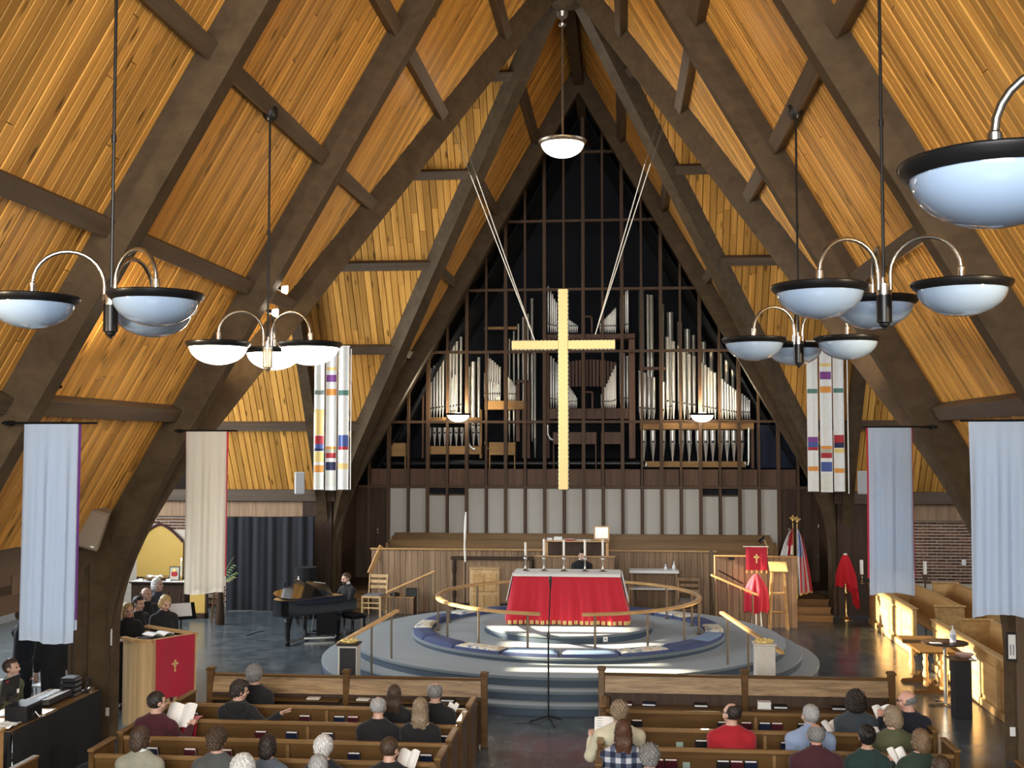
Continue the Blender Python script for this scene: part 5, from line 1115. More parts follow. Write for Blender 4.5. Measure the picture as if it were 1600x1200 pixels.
for k, x in enumerate((7.75, 8.75, 9.75)):
    side_pew('side pew towards the brick wall, %s behind the panelled screen' % ORD[k], x, 24.1, 28.2, 0.98); side_pew('side pew near the arch column, %s behind the panelled screen' % ORD[k], x, 17.9, 22.4, 0.98)
for xp, yp, yy, lab, zb_ in ((1346, 904, 28.1, 'white pillar candle on a dark stand at the far end of the side pew screen', None), (1445, 924, 28.45, 'white pillar candle on a tall dark stand behind the side pews', 0.0)):
    top = P(xp, 877 if xp > 1400 else 875, y=yy); zc_ = P(xp, 897, y=yy).z; base = 0.95 if zb_ is None else 0.0; yy2 = yy
    t = thing('pillar_candle', lab, 'candle', (top.x, yy2, base))
    MB().lathe([(0.075, 0), (0.075, 0.015), (0.025, 0.04), (0.02, (zc_-base)*0.5), (0.035, (zc_-base)*0.6), (0.018, (zc_-base)*0.8), (0.07, zc_-base-0.015), (0.07, zc_-base)], 14).build('stand', 'bronze_post', t, smooth=40)
    MB().lathe([(0.04, zc_-base), (0.04, top.z-base), (0, top.z-base)], 14).build('candle', 'wax', t, smooth=40)
# light switch on brick
c = P(1506, 879, y=29.58); o = MB().bx(-0.05, 0.05, -0.012, 0.0, -0.07, 0.07, bev=0.004).build('light_switch', 'white_cloth', origin=False); o.location = (c.x, 29.585, c.z); tag(o, 'small white switch plate on the brick wall', 'switch')
# ---- trestle table
t = thing('trestle_table', 'old wooden trestle table with turned legs before the side pews', 'table', (6.25, 20.2, 0))
q0, q1 = P(1404, 994, z=0.76), P(1436, 1018, z=0.76); xt0, xt1 = q1.x, q1.x+0.72; yt0, yt1 = q1.y, q0.y+0.1
B('tabletop', xt0, xt0+0.62, yt0, yt1, 0.725, 0.76, 'pew_wood', t, bev=0.01); xt1 = xt0+0.62; xm = (xt0+xt1)/2
for yy in (yt0+0.35, yt1-0.35):
    for dx in (-0.12, 0.12): MB().lathe([(0.04, 0.12), (0.05, 0.16), (0.035, 0.2), (0.055, 0.32), (0.03, 0.44), (0.05, 0.52), (0.03, 0.58), (0.05, 0.66), (0.05, 0.725)], 14, (xm+dx, yy, 0)).build('turned_leg', 'honey', t, True, smooth=45)
    mb = MB(); mb.poly([(xm-0.31, yy-0.05, 0), (xm+0.31, yy-0.05, 0), (xm+0.28, yy-0.05, 0.05), (xm+0.10, yy-0.05, 0.07), (xm+0.08, yy-0.05, 0.13), (xm-0.08, yy-0.05, 0.13), (xm-0.10, yy-0.05, 0.07), (xm-0.28, yy-0.05, 0.05)], (0, 0.10, 0)); mb.build('foot', 'pew_wood', t, True)
    B('cross_bearer', xm-0.28, xm+0.28, yy-0.03, yy+0.03, 0.68, 0.725, 'pew_wood', t)
B('stretcher', xm-0.025, xm+0.025, yt0+0.35, yt1-0.35, 0.14, 0.20, 'pew_wood', t)
# ---- bistro table with sanitizer bottle
c = P(1478, 1101, z=0); t = thing('bistro_table', 'tall round bistro table with chrome pole beside the black pedestal', 'table', (c.x, c.y, 0)); zt4 = P(1478, 1003, y=c.y).z
MB().lathe([(0.0, zt4-0.03), (0.34, zt4-0.03), (0.365, zt4-0.02), (0.365, zt4), (0, zt4)], 32).build('tabletop', 'dark_wood', t, smooth=40); MB().lathe([(0.032, 0.03), (0.032, zt4-0.03)], 14).build('pole', 'nickel', t, smooth=50)
for k in range(4): a = k*PI/2+0.3; MB().bar((0, 0, 0.03), (0.30*math.cos(a), 0.30*math.sin(a), 0.018), 0.05, 0.025, bev=0.005).build('foot', 'nickel', t)
plain('label_blue', (0.45, 0.50, 0.62), 0.5)
b_ = thing('sanitizer_bottle', 'white pump sanitizer bottle on the bistro table', 'bottle', (P(1489, 1003, y=c.y).x, c.y, zt4))
MB().lathe([(0.045, 0), (0.048, 0.01), (0.048, 0.15), (0.035, 0.18), (0.018, 0.19)], 16).build('bottle_body', 'white_cloth', b_, smooth=45); MB().lathe([(0.0485, 0.04), (0.0485, 0.12)], 16, caps=False).build('bottle_label', 'label_blue', b_, smooth=45)
mb = MB().lathe([(0.02, 0.19), (0.02, 0.21), (0.008, 0.212), (0.008, 0.25), (0.016, 0.252), (0.016, 0.262), (0, 0.263)], 10); mb.tube([(0, 0, 0.257), (-0.05, 0, 0.25)], 0.006, 6); mb.build('pump', 'white_cloth', b_, smooth=45)
pp = P(1462, 1002, y=c.y-0.12); o = MB().bx(-0.09, 0.09, -0.07, 0.07, 0, 0.004).build('leaflet', 'paper'); o.location = (pp.x, c.y-0.14, zt4); tag(o, 'white leaflet at the edge of the bistro table', 'leaflet')
# ---- black pedestal with offering bowl
c = P(1506, 1124, z=0); zt5 = P(1506, 1030, y=c.y).z; t = thing('black_pedestal', 'tall black square pedestal next to the bistro table', 'pedestal', (c.x, c.y+0.11, 0))
MB().bx(-0.13, 0.13, -0.12, 0.12, 0, zt5-0.02, bev=0.006).build('column', 'black_plastic', t); MB().bx(-0.19, 0.19, -0.18, 0.18, zt5-0.02, zt5, bev=0.005).build('top_slab', 'pew_wood', t)
lathe_thing('offering_bowl', 'shallow pink and wood bowl on the black pedestal', 'bowl', [(0.06, 0), (0.09, 0.02), (0.14, 0.06), (0.145, 0.065), (0.13, 0.062), (0.08, 0.03), (0, 0.025)], (P(1508, 1024, y=c.y+0.1).x, c.y+0.12, zt5), 'pink_bowl' if 'pink_bowl' in MATS else 'wax', 24)
o = MB().grid(lambda u, v: (-0.1+0.2*u, -0.06+0.14*v, 0.01+0.012*math.sin(u*6)*v), 8, 4, thick=0.003).build('napkin', 'white_cloth', smooth=60); o.location = (P(1523, 1027, y=c.y).x-0.03, c.y-0.07, zt5); o.scale = (0.7, 0.7, 0.7); tag(o, 'crumpled white napkin at the corner of the black pedestal', 'napkin')
# notices and outlet on the arch column
for xp, yp, yy, lab in ((1580, 1010, 16.20, 'black framed notice with two figures on the arch column'), (1602, 1018, 16.20, 'second framed notice further round the arch column')):
    c = P(xp, yp, y=yy); t = thing('framed_notice', lab, 'picture', (c.x, yy-0.02, c.z-0.19)); MB().bx(-0.065, 0.065, -0.012, 0.02, 0, 0.38, bev=0.008).build('frame', 'black_plastic', t); MB().bx(-0.048, 0.048, -0.015, -0.012, 0.03, 0.35).build('sheet', 'paper', t)
    for q in (-0.02, 0.018): MB().bx(q-0.008, q+0.008, -0.017, -0.015, 0.08, 0.22).build('printed_figure', 'ink', t)
c = P(1582, 1143, y=16.2); o = MB().bx(-0.035, 0.035, -0.02, 0, -0.06, 0.06, bev=0.004).build('outlet', 'white_cloth', origin=False); o.location = (c.x, 16.2, c.z); tag(o, 'white power outlet with plugged cord on the arch column', 'outlet')
q = Vector((c.x, 16.17, c.z-0.03)); mb = MB().box(q, (0.04, 0.05, 0.05)); mb.tube([q, q+Vector((0.02, -0.04, -0.1)), q+Vector((0.03, -0.02, -0.3)), (q.x+0.02, 16.1, 0.01), (q.x-0.08, 15.7, 0.008)], 0.007, 6); mb.build('cord', 'black_plastic', o, True)
# ================================================================ FLAGS, LECTERN BANNER, DRAPED STANDS
def flag(label, c, ztop, lean, stripes, canton, seed, hang=1.15, wid=0.34):
    t = thing('flag_on_pole', label, 'flag', c, 0, 'flags on poles'); top = Vector((lean, 0, ztop))
    MB().tube([(0, 0, 0.05), top], 0.016, 8).build('pole', 'brass', t, smooth=50); MB().lathe([(0.17, 0), (0.17, 0.02), (0.06, 0.05), (0.03, 0.10)], 18).build('base', 'brass', t, smooth=40)
    mb = MB().ell(top+Vector((0, 0, 0.05)), (0.03, 0.03, 0.05)); mb.poly([top+Vector((-0.10, -0.006, 0.12)), top+Vector((0, -0.006, 0.04)), top+Vector((0.10, -0.006, 0.12)), top+Vector((0.03, -0.006, 0.14)), top+Vector((0, -0.006, 0.20)), top+Vector((-0.03, -0.006, 0.14))], (0, 0.012, 0)); mb.build('eagle_finial', 'brass', t, smooth=40)
    r = random.Random(seed); ph = r.uniform(0, 6); n = len(stripes)
    def cl(u, v):                                                 # u across the drape, v down
        z = ztop-0.12-(0.55*u if False else 0.10*u)-v*hang*(1-0.12*u); x = lean*(z/ztop)+u*wid*(0.18+0.82*v**0.7); y = -0.05+0.05*math.sin(u*17+ph)*(0.3+v)+0.03*math.sin(u*31+ph)
        return (x, y, z)
    for k in range(n):
        MB().grid(lambda u, v: cl((k+u)/n, v), 4, 14, thick=0.003).build('stripe', stripes[k], t, smooth=80)
    if canton: MB().grid(lambda u, v: Vector(cl(u*0.62, v*0.42))+Vector((0, -0.012, 0)), 8, 8, thick=0.002).build('canton', canton, t, smooth=80)
    MB().grid(lambda u, v: Vector(cl(u, 0.98+v*0.04)), 16, 1, thick=0.003).build('fringe', 'gold_cloth', t, smooth=80)
    return t
plain('flag_red', (0.55, 0.03, 0.04), 0.8); plain('flag_white', (0.80, 0.79, 0.77), 0.8); plain('flag_blue', (0.16, 0.24, 0.52), 0.8)
c = P(1246, 964, z=0); flag('striped red and white flag with blue canton on a brass pole beside the choir stairs', (c.x, c.y, 0), P(1246, 812, y=c.y).z-0.1, 0.02, ['flag_white', 'flag_red', 'flag_white', 'flag_red', 'flag_white', 'flag_red'], 'flag_blue', 3, 1.6, 0.36)
c2 = P(1243, 955, z=0); flag('white flag with red cross band and gold fringe behind the striped flag', (c2.x-0.02, c2.y, 0), P(1243, 810, y=c2.y).z-0.1, -0.02, ['flag_white', 'flag_red', 'flag_white', 'flag_white'], 'flag_red', 8, 1.05, -0.42)
# banner on the enclosure
yy = 27.30; t = thing('lectern_banner', 'crimson damask banner with gold cross and fringe on the lectern enclosure', 'banner', (P(1181, 890, y=yy).x, yy, P(1181, 895, y=yy).z)); a, b = P(1165, 854, y=yy), P(1199, 891, y=yy)
MB().grid(lambda u, v: (a.x+(b.x-a.x)*u, yy-0.008*math.sin(u*9), a.z+(b.z-a.z)*v), 12, 4, thick=0.004).build('cloth', 'crimson', t, True, smooth=80); MB().tube([(a.x-0.06, yy, a.z), (b.x+0.03, yy, a.z)], 0.014, 8).build('rod', 'wax', t, True)
for k in range(5): xx = a.x+0.02+(b.x-a.x-0.04)*k/4; MB().bx(xx-0.018, xx+0.018, yy-0.012, yy-0.002, b.z-0.07, b.z).build('tassel', 'gold_cloth', t, True)
def gold_cross(t, c, s, R=None, dep=0.006):
    """small cross with four petals and a pendant stem, standing on the cloth"""
    R = R or Matrix.Identity(3); mb = MB()
    for sx, sz in ((0, 1), (1, 0), (-1, 0), (0, -1)):
        mb.poly([c+R @ Vector(q)*s for q in ((0, 0, 0), (0.30*sz+0.5*sx-0.0, 0, 0.30*sx+0.5*sz), (sx*0.85, 0, sz*0.85), (-0.30*sz+0.5*sx, 0, -0.30*sx+0.5*sz))], R @ Vector((0, -dep, 0)))
    mb.poly([c+R @ Vector(q)*s for q in ((-0.12, 0, -0.8), (0.12, 0, -0.8), (0.2, 0, -1.6), (-0.2, 0, -1.6))], R @ Vector((0, -dep, 0)))
    return mb.build('gold_cross', 'gilt', t, True)
gold_cross(t, Vector(((a.x+b.x)/2, yy-0.012, (a.z+b.z)/2+0.03)), 0.085)
# wooden lectern stand
yy = 27.05; c = P(1217, 975, y=yy); c.z = 0; t = thing('lectern', 'light wooden lectern stand with sloping top beside the flags', 'lectern', (c.x, yy, 0)); zt6 = P(1217, 893, y=yy).z
MB().box((0, 0.02, zt6+0.10), (0.40, 0.36, 0.03), Matrix.Rotation(0.55, 3, 'X'), bev=0.005).build('desk', 'honey', t)
for sx in (-1, 1): MB().bar((sx*0.20, -0.05, 0), (sx*0.13, -0.02, zt6+0.02), 0.045, 0.04).build('leg', 'honey', t); MB().bar((sx*0.20, 0.22, 0), (sx*0.13, 0.12, zt6+0.10), 0.045, 0.04).build('leg', 'honey', t)
for z in (0.40, 0.80): MB().bx(-0.17, 0.17, -0.04, 0.18, z, z+0.03, bev=0.004).build('shelf', 'honey', t)
# red draped stool/stand and red tulle stand
def drape(u, v, cx, cy, z0, z1, r0, r1, lobes, ph):
    a = 2*PI*u; r = r0+(r1-r0)*min(1, v*2.2)**0.6; w_ = 0.05*v*math.sin(lobes*a+ph)
    return (cx+(r+w_)*math.cos(a), cy+(r+w_)*0.8*math.sin(a), z1+(z0-z1)*v+0.04*v*math.sin(a*5+ph))
yy = 26.9; t = thing('draped_stand', 'stand draped in a bright red cloth in front of the lectern enclosure', 'stand', (P(1182, 960, y=yy).x, yy, 0)); z1_, z0_ = P(1185, 896, y=yy).z, P(1185, 955, y=yy).z
MB().grid(lambda u, v: drape(u, v, 0, 0, z0_, z1_, 0.0, 0.25, 9, 1), 60, 14).build('red_drape', 'red_cloth', t, smooth=80)
for k in range(3): a_ = k*2.1+0.3; MB().tube([(0.03*math.cos(a_), 0.03*math.sin(a_), z1_-0.12), (0.13*math.cos(a_), 0.13*math.sin(a_), 0)], 0.02, 8).build('leg', 'wax', t)
MB().lathe([(0.02, z1_-0.14), (0.09, z1_-0.13), (0.09, z1_-0.11), (0, z1_-0.10)], 16).build('top', 'wax', t)
yy = 28.75; c = P(1322, 957, y=yy); t = thing('paschal_candle_stand', 'tall candle stand wrapped in red tulle beside the brick wall', 'candle stand', (c.x, yy, 0)); z1_ = P(1322, 865, y=yy).z
MB().lathe([(0.16, 0), (0.16, 0.02), (0.06, 0.06), (0.025, 0.12), (0.022, 0.6), (0.04, 0.63), (0.022, 0.66), (0.022, z1_-0.45), (0.06, z1_-0.43), (0.06, z1_-0.38)], 16).build('stand', 'brass', t, smooth=40); MB().lathe([(0.045, z1_-0.38), (0.045, z1_), (0, z1_)], 14).build('candle', 'wax', t, smooth=40)
def tulle(u, v):
    a = 2*PI*u; r = 0.055+0.15*min(1, v*1.6)**0.8+0.035*math.sin(a*7)*v+0.02*math.sin(a*13+1)*v; x = r*math.cos(a)+0.10*v*max(0, math.cos(a))**2; lo_ = 0.72+0.55*max(0, math.cos(a-0.4))**3+0.06*math.sin(a*5)
    return (x, r*0.7*math.sin(a), z1_-0.02-v*lo_)
MB().grid(tulle, 48, 12).build('tulle', 'sheer_red', t, smooth=80)
# ================================================================ PIANO
pa = P(436, 955, z=0.80); TA = Vector((-5.85, 23.55, 0)); KB = Vector((-4.86, 24.84, 0)); ax = (TA-KB).normalized(); PL = (TA-KB).length
wv = Vector((-ax.y, ax.x, 0)); 
if wv.dot(Vector((-1, 1, 0))) < 0: wv = -wv
PN = thing('grand_piano', 'black grand piano with lid ajar on the slate floor', 'piano', (KB+ax*1.0+wv*0.7))
def pp_(u, w_, z): return KB+ax*u+wv*w_+Vector((0, 0, z))
out = [(0, 0), (PL-0.30, 0), (PL-0.12, 0.05), (PL-0.02, 0.17), (PL, 0.32), (PL-0.04, 0.50), (PL-0.18, 0.64), (PL-0.45, 0.74), (PL-0.75, 0.86), (PL-1.0, 1.05), (PL-1.2, 1.28), (PL-1.35, 1.42), (PL-1.5, 1.46), (0, 1.46)]
MB().poly([pp_(u, w_, 0.64) for u, w_ in out], (0, 0, 0.33)).build('case', 'black_gloss', PN, True, smooth=30)
MB().poly([pp_(0.08+u*0.93, 0.05+w_*0.92, 0.965) for u, w_ in out], (0, 0, 0.008)).build('soundboard', 'organ_wood', PN, True)
MB().poly([pp_(-0.26, 0.03, 0.64), pp_(0, 0.03, 0.64), pp_(0, 1.43, 0.64), pp_(-0.26, 1.43, 0.64)], (0, 0, 0.09)).build('keybed', 'black_gloss', PN, True)
for q in (0.0, 1.38): MB().poly([pp_(-0.26, q, 0.64), pp_(0, q, 0.64), pp_(0, q+0.08, 0.64), pp_(-0.26, q+0.08, 0.64)], (0, 0, 0.22)).build('key_block', 'black_gloss', PN, True)
for k in range(52):
    q = 0.09+1.28*k/52; MB().poly([pp_(-0.22, q, 0.73), pp_(-0.06, q, 0.73), pp_(-0.06, q+0.022, 0.73), pp_(-0.22, q+0.022, 0.73)], (0, 0, 0.015)).build('white_key', 'wax', PN, True)
    if k % 7 not in (2, 6): MB().poly([pp_(-0.16, q+0.016, 0.745), pp_(-0.06, q+0.016, 0.745), pp_(-0.06, q+0.03, 0.745), pp_(-0.16, q+0.03, 0.745)], (0, 0, 0.010)).build('black_key', 'black_gloss', PN, True)
MB().poly([pp_(-0.05, 0.05, 0.74), pp_(0.0, 0.05, 0.74), pp_(0.0, 1.41, 0.74), pp_(-0.05, 1.41, 0.74)], (0, 0, 0.2)).build('fallboard', 'black_gloss', PN, True)
# lid hinged on the straight side, propped a little open; front leaf folded back
lo_ = [(u, w_) for u, w_ in out if True]
def lid(u, w_): return pp_(u, w_*math.cos(0.17), 0.985+w_*math.sin(0.17))
MB().poly([lid(u if u > 0.35 else 0.38, w_) for u, w_ in out], Vector((0, 0, 0.025))).build('lid', 'black_gloss', PN, True)
MB().tube([pp_(0.75, 1.22, 0.98), lid(0.75, 1.23)], 0.012, 6).build('prop_stick', 'black_gloss', PN, True)
MB().poly([pp_(0.12, 0.35, 0.985), pp_(0.14, 0.35, 0.985), pp_(0.30, 0.35, 1.20), pp_(0.28, 0.35, 1.20)], wv*0.75).build('music_desk', 'black_gloss', PN, True)
for u, w_ in ((0.15, 0.16), (0.15, 1.30), (PL-0.28, 0.30)):
    c = pp_(u, w_, 0); lg = MB().lathe([(0.045, 0.06), (0.05, 0.10), (0.055, 0.3), (0.075, 0.50), (0.10, 0.58), (0.10, 0.64)], 8, c).build('leg', 'black_gloss', PN, True); MB().lathe([(0.055, 0.0), (0.06, 0.06), (0.04, 0.065)], 10, c).build('foot_block', 'black_metal', lg, True)
for w_ in (0.60, 0.82): MB().tube([pp_(0.25, w_, 0.64), pp_(0.32, w_, 0.14)], 0.014, 6).build('lyre_post', 'nickel', PN, True)
MB().poly([pp_(0.22, 0.55, 0.08), pp_(0.36, 0.55, 0.08), pp_(0.36, 0.87, 0.08), pp_(0.22, 0.87, 0.08)], (0, 0, 0.06)).build('pedal_box', 'black_gloss', PN, True)
for w_ in (0.62, 0.71, 0.80): MB().bar(pp_(0.24, w_, 0.10), pp_(0.10, w_, 0.07), 0.025, 0.012).build('pedal', 'brass', PN, True)
hub = pp_(0.75, 0.55, 0.06)
for e in (pp_(0.15, 0.16, 0.06), pp_(0.15, 1.30, 0.06), pp_(PL-0.28, 0.30, 0.06)): MB().bar(hub, e, 0.05, 0.035).build('dolly_arm', 'nickel', PN, True)
MB().grid(lambda u, v: pp_(0.28+0.55*u, -0.005+0.02*math.sin(u*12)*v, 0.64-0.46*v), 16, 3, thick=0.004).build('skirt_cloth', 'black_cloth', PN, True, smooth=70)
# music sheets
o = MB().poly([pp_(0.155, 0.45, 1.005), pp_(0.165, 0.45, 1.005), pp_(0.295, 0.45, 1.19), pp_(0.285, 0.45, 1.19)], wv*0.42).build('sheet_music', 'paper'); o.location -= ax*0.04; o.location.z += 0.012; tag(o, 'white sheet music standing on the piano desk', 'sheet music')
BP = pp_(-0.62, 0.72, 0); t = thing('piano_bench', 'black tufted piano bench at the keyboard', 'bench', BP, math.atan2(ax.y, ax.x)); 
MB().bx(-0.19, 0.19, -0.40, 0.40, 0.35, 0.40, bev=0.008).build('frame', 'black_gloss', t)
for k in range(2):
    for j in range(4): MB().ell((-0.09+0.18*k, -0.29+0.195*j, 0.42), (0.10, 0.105, 0.042), 10, 6).build('tuft', 'black_cloth', t, smooth=60)
for sx in (-1, 1):
    for sy in (-1, 1): MB().bx(sx*0.16-0.025, sx*0.16+0.025, sy*0.35-0.025, sy*0.35+0.025, 0, 0.35, bev=0.005).build('leg', 'black_gloss', t)
# ================================================================ PIANO SIDE TRANSEPT
plain('dark_maroon', (0.05, 0.008, 0.012), 0.7)
# gold niche in the brick wall, table altar
c = P(250, 860, y=29.52); zA, zS, zB_ = P(250, 819, y=29.52).z, P(250, 846, y=29.52).z, 0.75; hw = 0.62; NP_ = []
for k in range(13):
    s_ = -1+2*k/12; NP_.append((c.x+hw*s_, 29.51, zS+(zA-zS)*(1-abs(s_)**1.5)))
plain('gold_paint', (0.62, 0.40, 0.09), 0.55, var=0.08, scale=3)
t = thing('gold_niche', 'pointed gold niche with dark red border in the brick wall', 'niche', (c.x, 29.52, 0.0)); pol = [(c.x-hw, 29.51, zB_)]+NP_+[(c.x+hw, 29.51, zB_)]
MB().poly(pol, (0, 0.03, 0)).build('gold_back', 'gold_paint', t, True); MB().tube([Vector(q)+Vector((0, -0.01, 0)) for q in NP_], 0.035, 6).build('border', 'dark_maroon', t, True, smooth=60)
B('lower_panel', c.x-hw, c.x+hw, 29.51, 29.56, 0, zB_, 'dark_wood', t)
x0, x1 = P(205, 910, y=28.7).x, P(293, 910, y=28.7).x; zt7 = P(250, 909, y=28.6).z
t = thing('niche_altar', 'dark carved wooden table altar with white runner under the gold niche', 'table', ((x0+x1)/2, 28.9, 0))
B('body', x0+0.04, x1-0.04, 28.62, 29.2, 0.08, zt7-0.04, 'dark_wood', t); B('plinth', x0+0.02, x1-0.02, 28.58, 29.22, 0, 0.08, 'dark_wood', t); B('tabletop', x0, x1, 28.55, 29.25, zt7-0.04, zt7, 'dark_wood', t, bev=0.008); B('runner', x0+0.02, x1-0.02, 28.54, 29.0, zt7, zt7+0.006, 'white_cloth', t)
for k in range(4):
    a, b = x0+0.10+(x1-x0-0.2)*k/4, x0+0.10+(x1-x0-0.2)*(k+1)/4; mb = MB(); mb.poly([(a+0.04, 28.62, 0.2), (b-0.04, 28.62, 0.2), (b-0.04, 28.62, zt7-0.25), ((a+b)/2, 28.62, zt7-0.14), (a+0.04, 28.62, zt7-0.25)], (0, -0.018, 0)); mb.build('arched_panel', 'dark_wood', t, True)
zt7 += 0.006
ic = P(273, 893, y=28.85); t = thing('icon_picture', 'small framed picture of a seated figure on the niche altar', 'picture', (ic.x, 28.85, zt7)); h_ = P(273, 885, y=28.85).z-zt7
MB().box((0, 0, h_/2), (0.28, 0.025, h_), Matrix.Rotation(-0.12, 3, 'X')).build('frame', 'ebony', t); MB().box((0, -0.016, h_/2), (0.23, 0.004, h_-0.05), Matrix.Rotation(-0.12, 3, 'X')).build('painted_ground', 'silk_e', t); MB().ell((0.0, -0.022, h_*0.72), (0.045, 0.006, 0.05)).build('painted_head', 'silk_y', t, smooth=60); MB().ell((0.0, -0.022, h_*0.42), (0.09, 0.006, 0.10)).build('painted_robe', 'silk_r', t, smooth=60)
c = P(286, 905, y=28.85); t = thing('lit_candle', 'lit taper candle beside the icon on the niche altar', 'candle', (c.x-0.03, 28.80, zt7)); zf = P(286, 876, y=28.85).z-zt7
MB().lathe([(0.05, 0), (0.05, 0.015), (0.018, 0.03), (0.018, 0.10), (0.03, 0.12)], 12).build('holder', 'brass', t, smooth=40); MB().lathe([(0.018, 0.12), (0.018, zf), (0, zf)], 10).build('wax_taper', 'wax', t, smooth=40); MB().lathe([(0, zf), (0.014, zf+0.025), (0.009, zf+0.055), (0, zf+0.085)], 8).build('flame', 'flame', t, smooth=60)
lathe_thing('wooden_platter', 'wide wooden platter on the niche altar', 'platter', [(0.12, 0), (0.22, 0.03), (0.33, 0.075), (0.34, 0.08), (0.32, 0.07), (0.2, 0.035), (0, 0.03)], (P(245, 904, y=28.9).x, 28.9, zt7), 'pew_rail', 24)
for k, (xp, lab) in enumerate(((236, 'folded white napkin lying in the wooden platter beside its rim'), (249, 'larger folded white napkin heaped in the wooden platter'))):
    o = MB().grid(lambda u, v: ((u-0.5)*0.22, (v-0.5)*0.16, 0.02+0.05*math.sin(PI*u)*math.sin(PI*v)+0.015*math.sin(9*u+k)), 8, 6, thick=0.006).build('folded_napkin', 'white_cloth', smooth=60); o.location = (P(xp, 900, y=28.88).x, 28.86, zt7+0.075); tag(o, lab, 'napkin')
for xp, lab in ((220, 'small white card standing at the end of the niche altar'), (263, 'small white card lying before the icon')):
    o = MB().box((0, 0, 0.03), (0.10, 0.03, 0.06)).build('white_card', 'paper'); o.location = (P(xp, 906, y=28.68).x, 28.68, zt7); tag(o, lab, 'card')
# black curtain wall on a frame
x0, x1 = P(354, 880, y=28.85).x, P(489, 880, y=28.85).x; zt8, = (P(420, 809, y=28.85).z,)
t = thing('black_curtain', 'tall black curtain hung before the brick wall behind the piano', 'curtain', ((x0+x1)/2, 28.85, 0))
MB().grid(lambda u, v: (x0+(x1-x0)*u, 28.85-0.03*math.sin(u*38)-0.015*math.sin(u*71+2)-0.04*v*math.sin(u*19), zt8*(1-v)+0.01+0.03*u*(1-v)), 110, 6, thick=0.006).build('cloth', 'curtain_black', t, True, smooth=80)
MB().tube([(x0-0.05, 28.9, zt8-0.02), (x1+0.05, 28.9, zt8+0.03)], 0.016, 8).build('rod', 'black_metal', t, True)
for e in (x0, x1): MB().tube([(e, 28.95, 0), (e, 28.92, zt8)], 0.018, 8).build('upright', 'black_metal', t, True)
# gold display board and wooden easel
x0, x1 = P(297, 940, y=27.6).x, P(321, 940, y=27.6).x; z1_ = P(310, 905, y=27.6).z
t = thing('gold_display_board', 'plain gold display board standing below the cream banner', 'board', ((x0+x1)/2, 27.6, 0)); B('board', x0, x1, 27.58, 27.62, 0.12, z1_, 'gold_paint', t); B('foot', x0-0.02, x1+0.03, 27.45, 27.75, 0, 0.12, 'dark_wood', t); B('edge_post', x1, x1+0.05, 27.56, 27.64, 0.12, z1_, 'dark_wood', t)
x0, x1 = P(332, 950, y=27.0).x, P(349, 950, y=27.0).x
t = thing('wooden_easel', 'slim brown wooden easel standing by the black curtain', 'easel', ((x0+x1)/2, 27.0, 0))
for e in (x0, x1): MB().bar((e, 26.95, 0), (e+(0.05 if e == x0 else -0.05), 27.05, 1.5), 0.035, 0.035).build('leg', 'pew_wood', t, True)
MB().bar((x0, 26.97, 0.22), (x1, 26.97, 0.22), 0.03, 0.04).build('cross_bar', 'pew_wood', t, True); MB().bar(((x0+x1)/2, 27.45, 0), ((x0+x1)/2, 27.06, 1.45), 0.03, 0.03).build('rear_leg', 'pew_wood', t, True); MB().bar((x0, 26.97, 0.95), (x1, 26.97, 0.95), 0.06, 0.03).build('ledge', 'pew_wood', t, True)
# plant fronds on a stand
plain('leaf_green', (0.16, 0.24, 0.08), 0.6); plain('leaf_dry', (0.42, 0.38, 0.16), 0.7)
c = P(352, 900, y=26.6); t = thing('dried_arrangement', 'sparse dried palm arrangement in a tall vase beside the cream banner', 'plant', (c.x-0.12, 26.6, 0))
MB().lathe([(0.10, 0), (0.11, 0.05), (0.08, 0.4), (0.05, 0.8), (0.06, 0.9), (0.05, 0.9)], 14).build('vase', 'dark_wood', t, smooth=45)
for k, (dx, dz, m) in enumerate(((0.36, 0.72, 'leaf_dry'), (0.30, 0.50, 'leaf_green'), (0.34, 0.32, 'leaf_green'), (0.28, 0.22, 'leaf_dry'), (-0.2, 0.5, 'leaf_green'), (0.1, 0.6, 'leaf_green'))):
    mb = MB(); p0 = Vector((0, 0, 0.88)); p1 = Vector((dx*0.35, 0.02*k-0.05, 0.88+dz*0.6)); p2 = Vector((dx, 0.04*k-0.1, 0.88+dz))
    pts = [p0*(1-s)**2+p1*2*s*(1-s)+p2*s*s for s in [i/8 for i in range(9)]]; mb.tube(pts, [0.008-0.0007*i for i in range(9)], 5)
    for i in range(4, 9): mb.poly([pts[i], pts[i]+Vector((0.05, -0.02, 0.03)), pts[i]+Vector((0.12, -0.03, -0.01))], (0, 0, 0.003)) if k in (1, 2, 3) else None
    mb.build('frond', m, t, smooth=60)
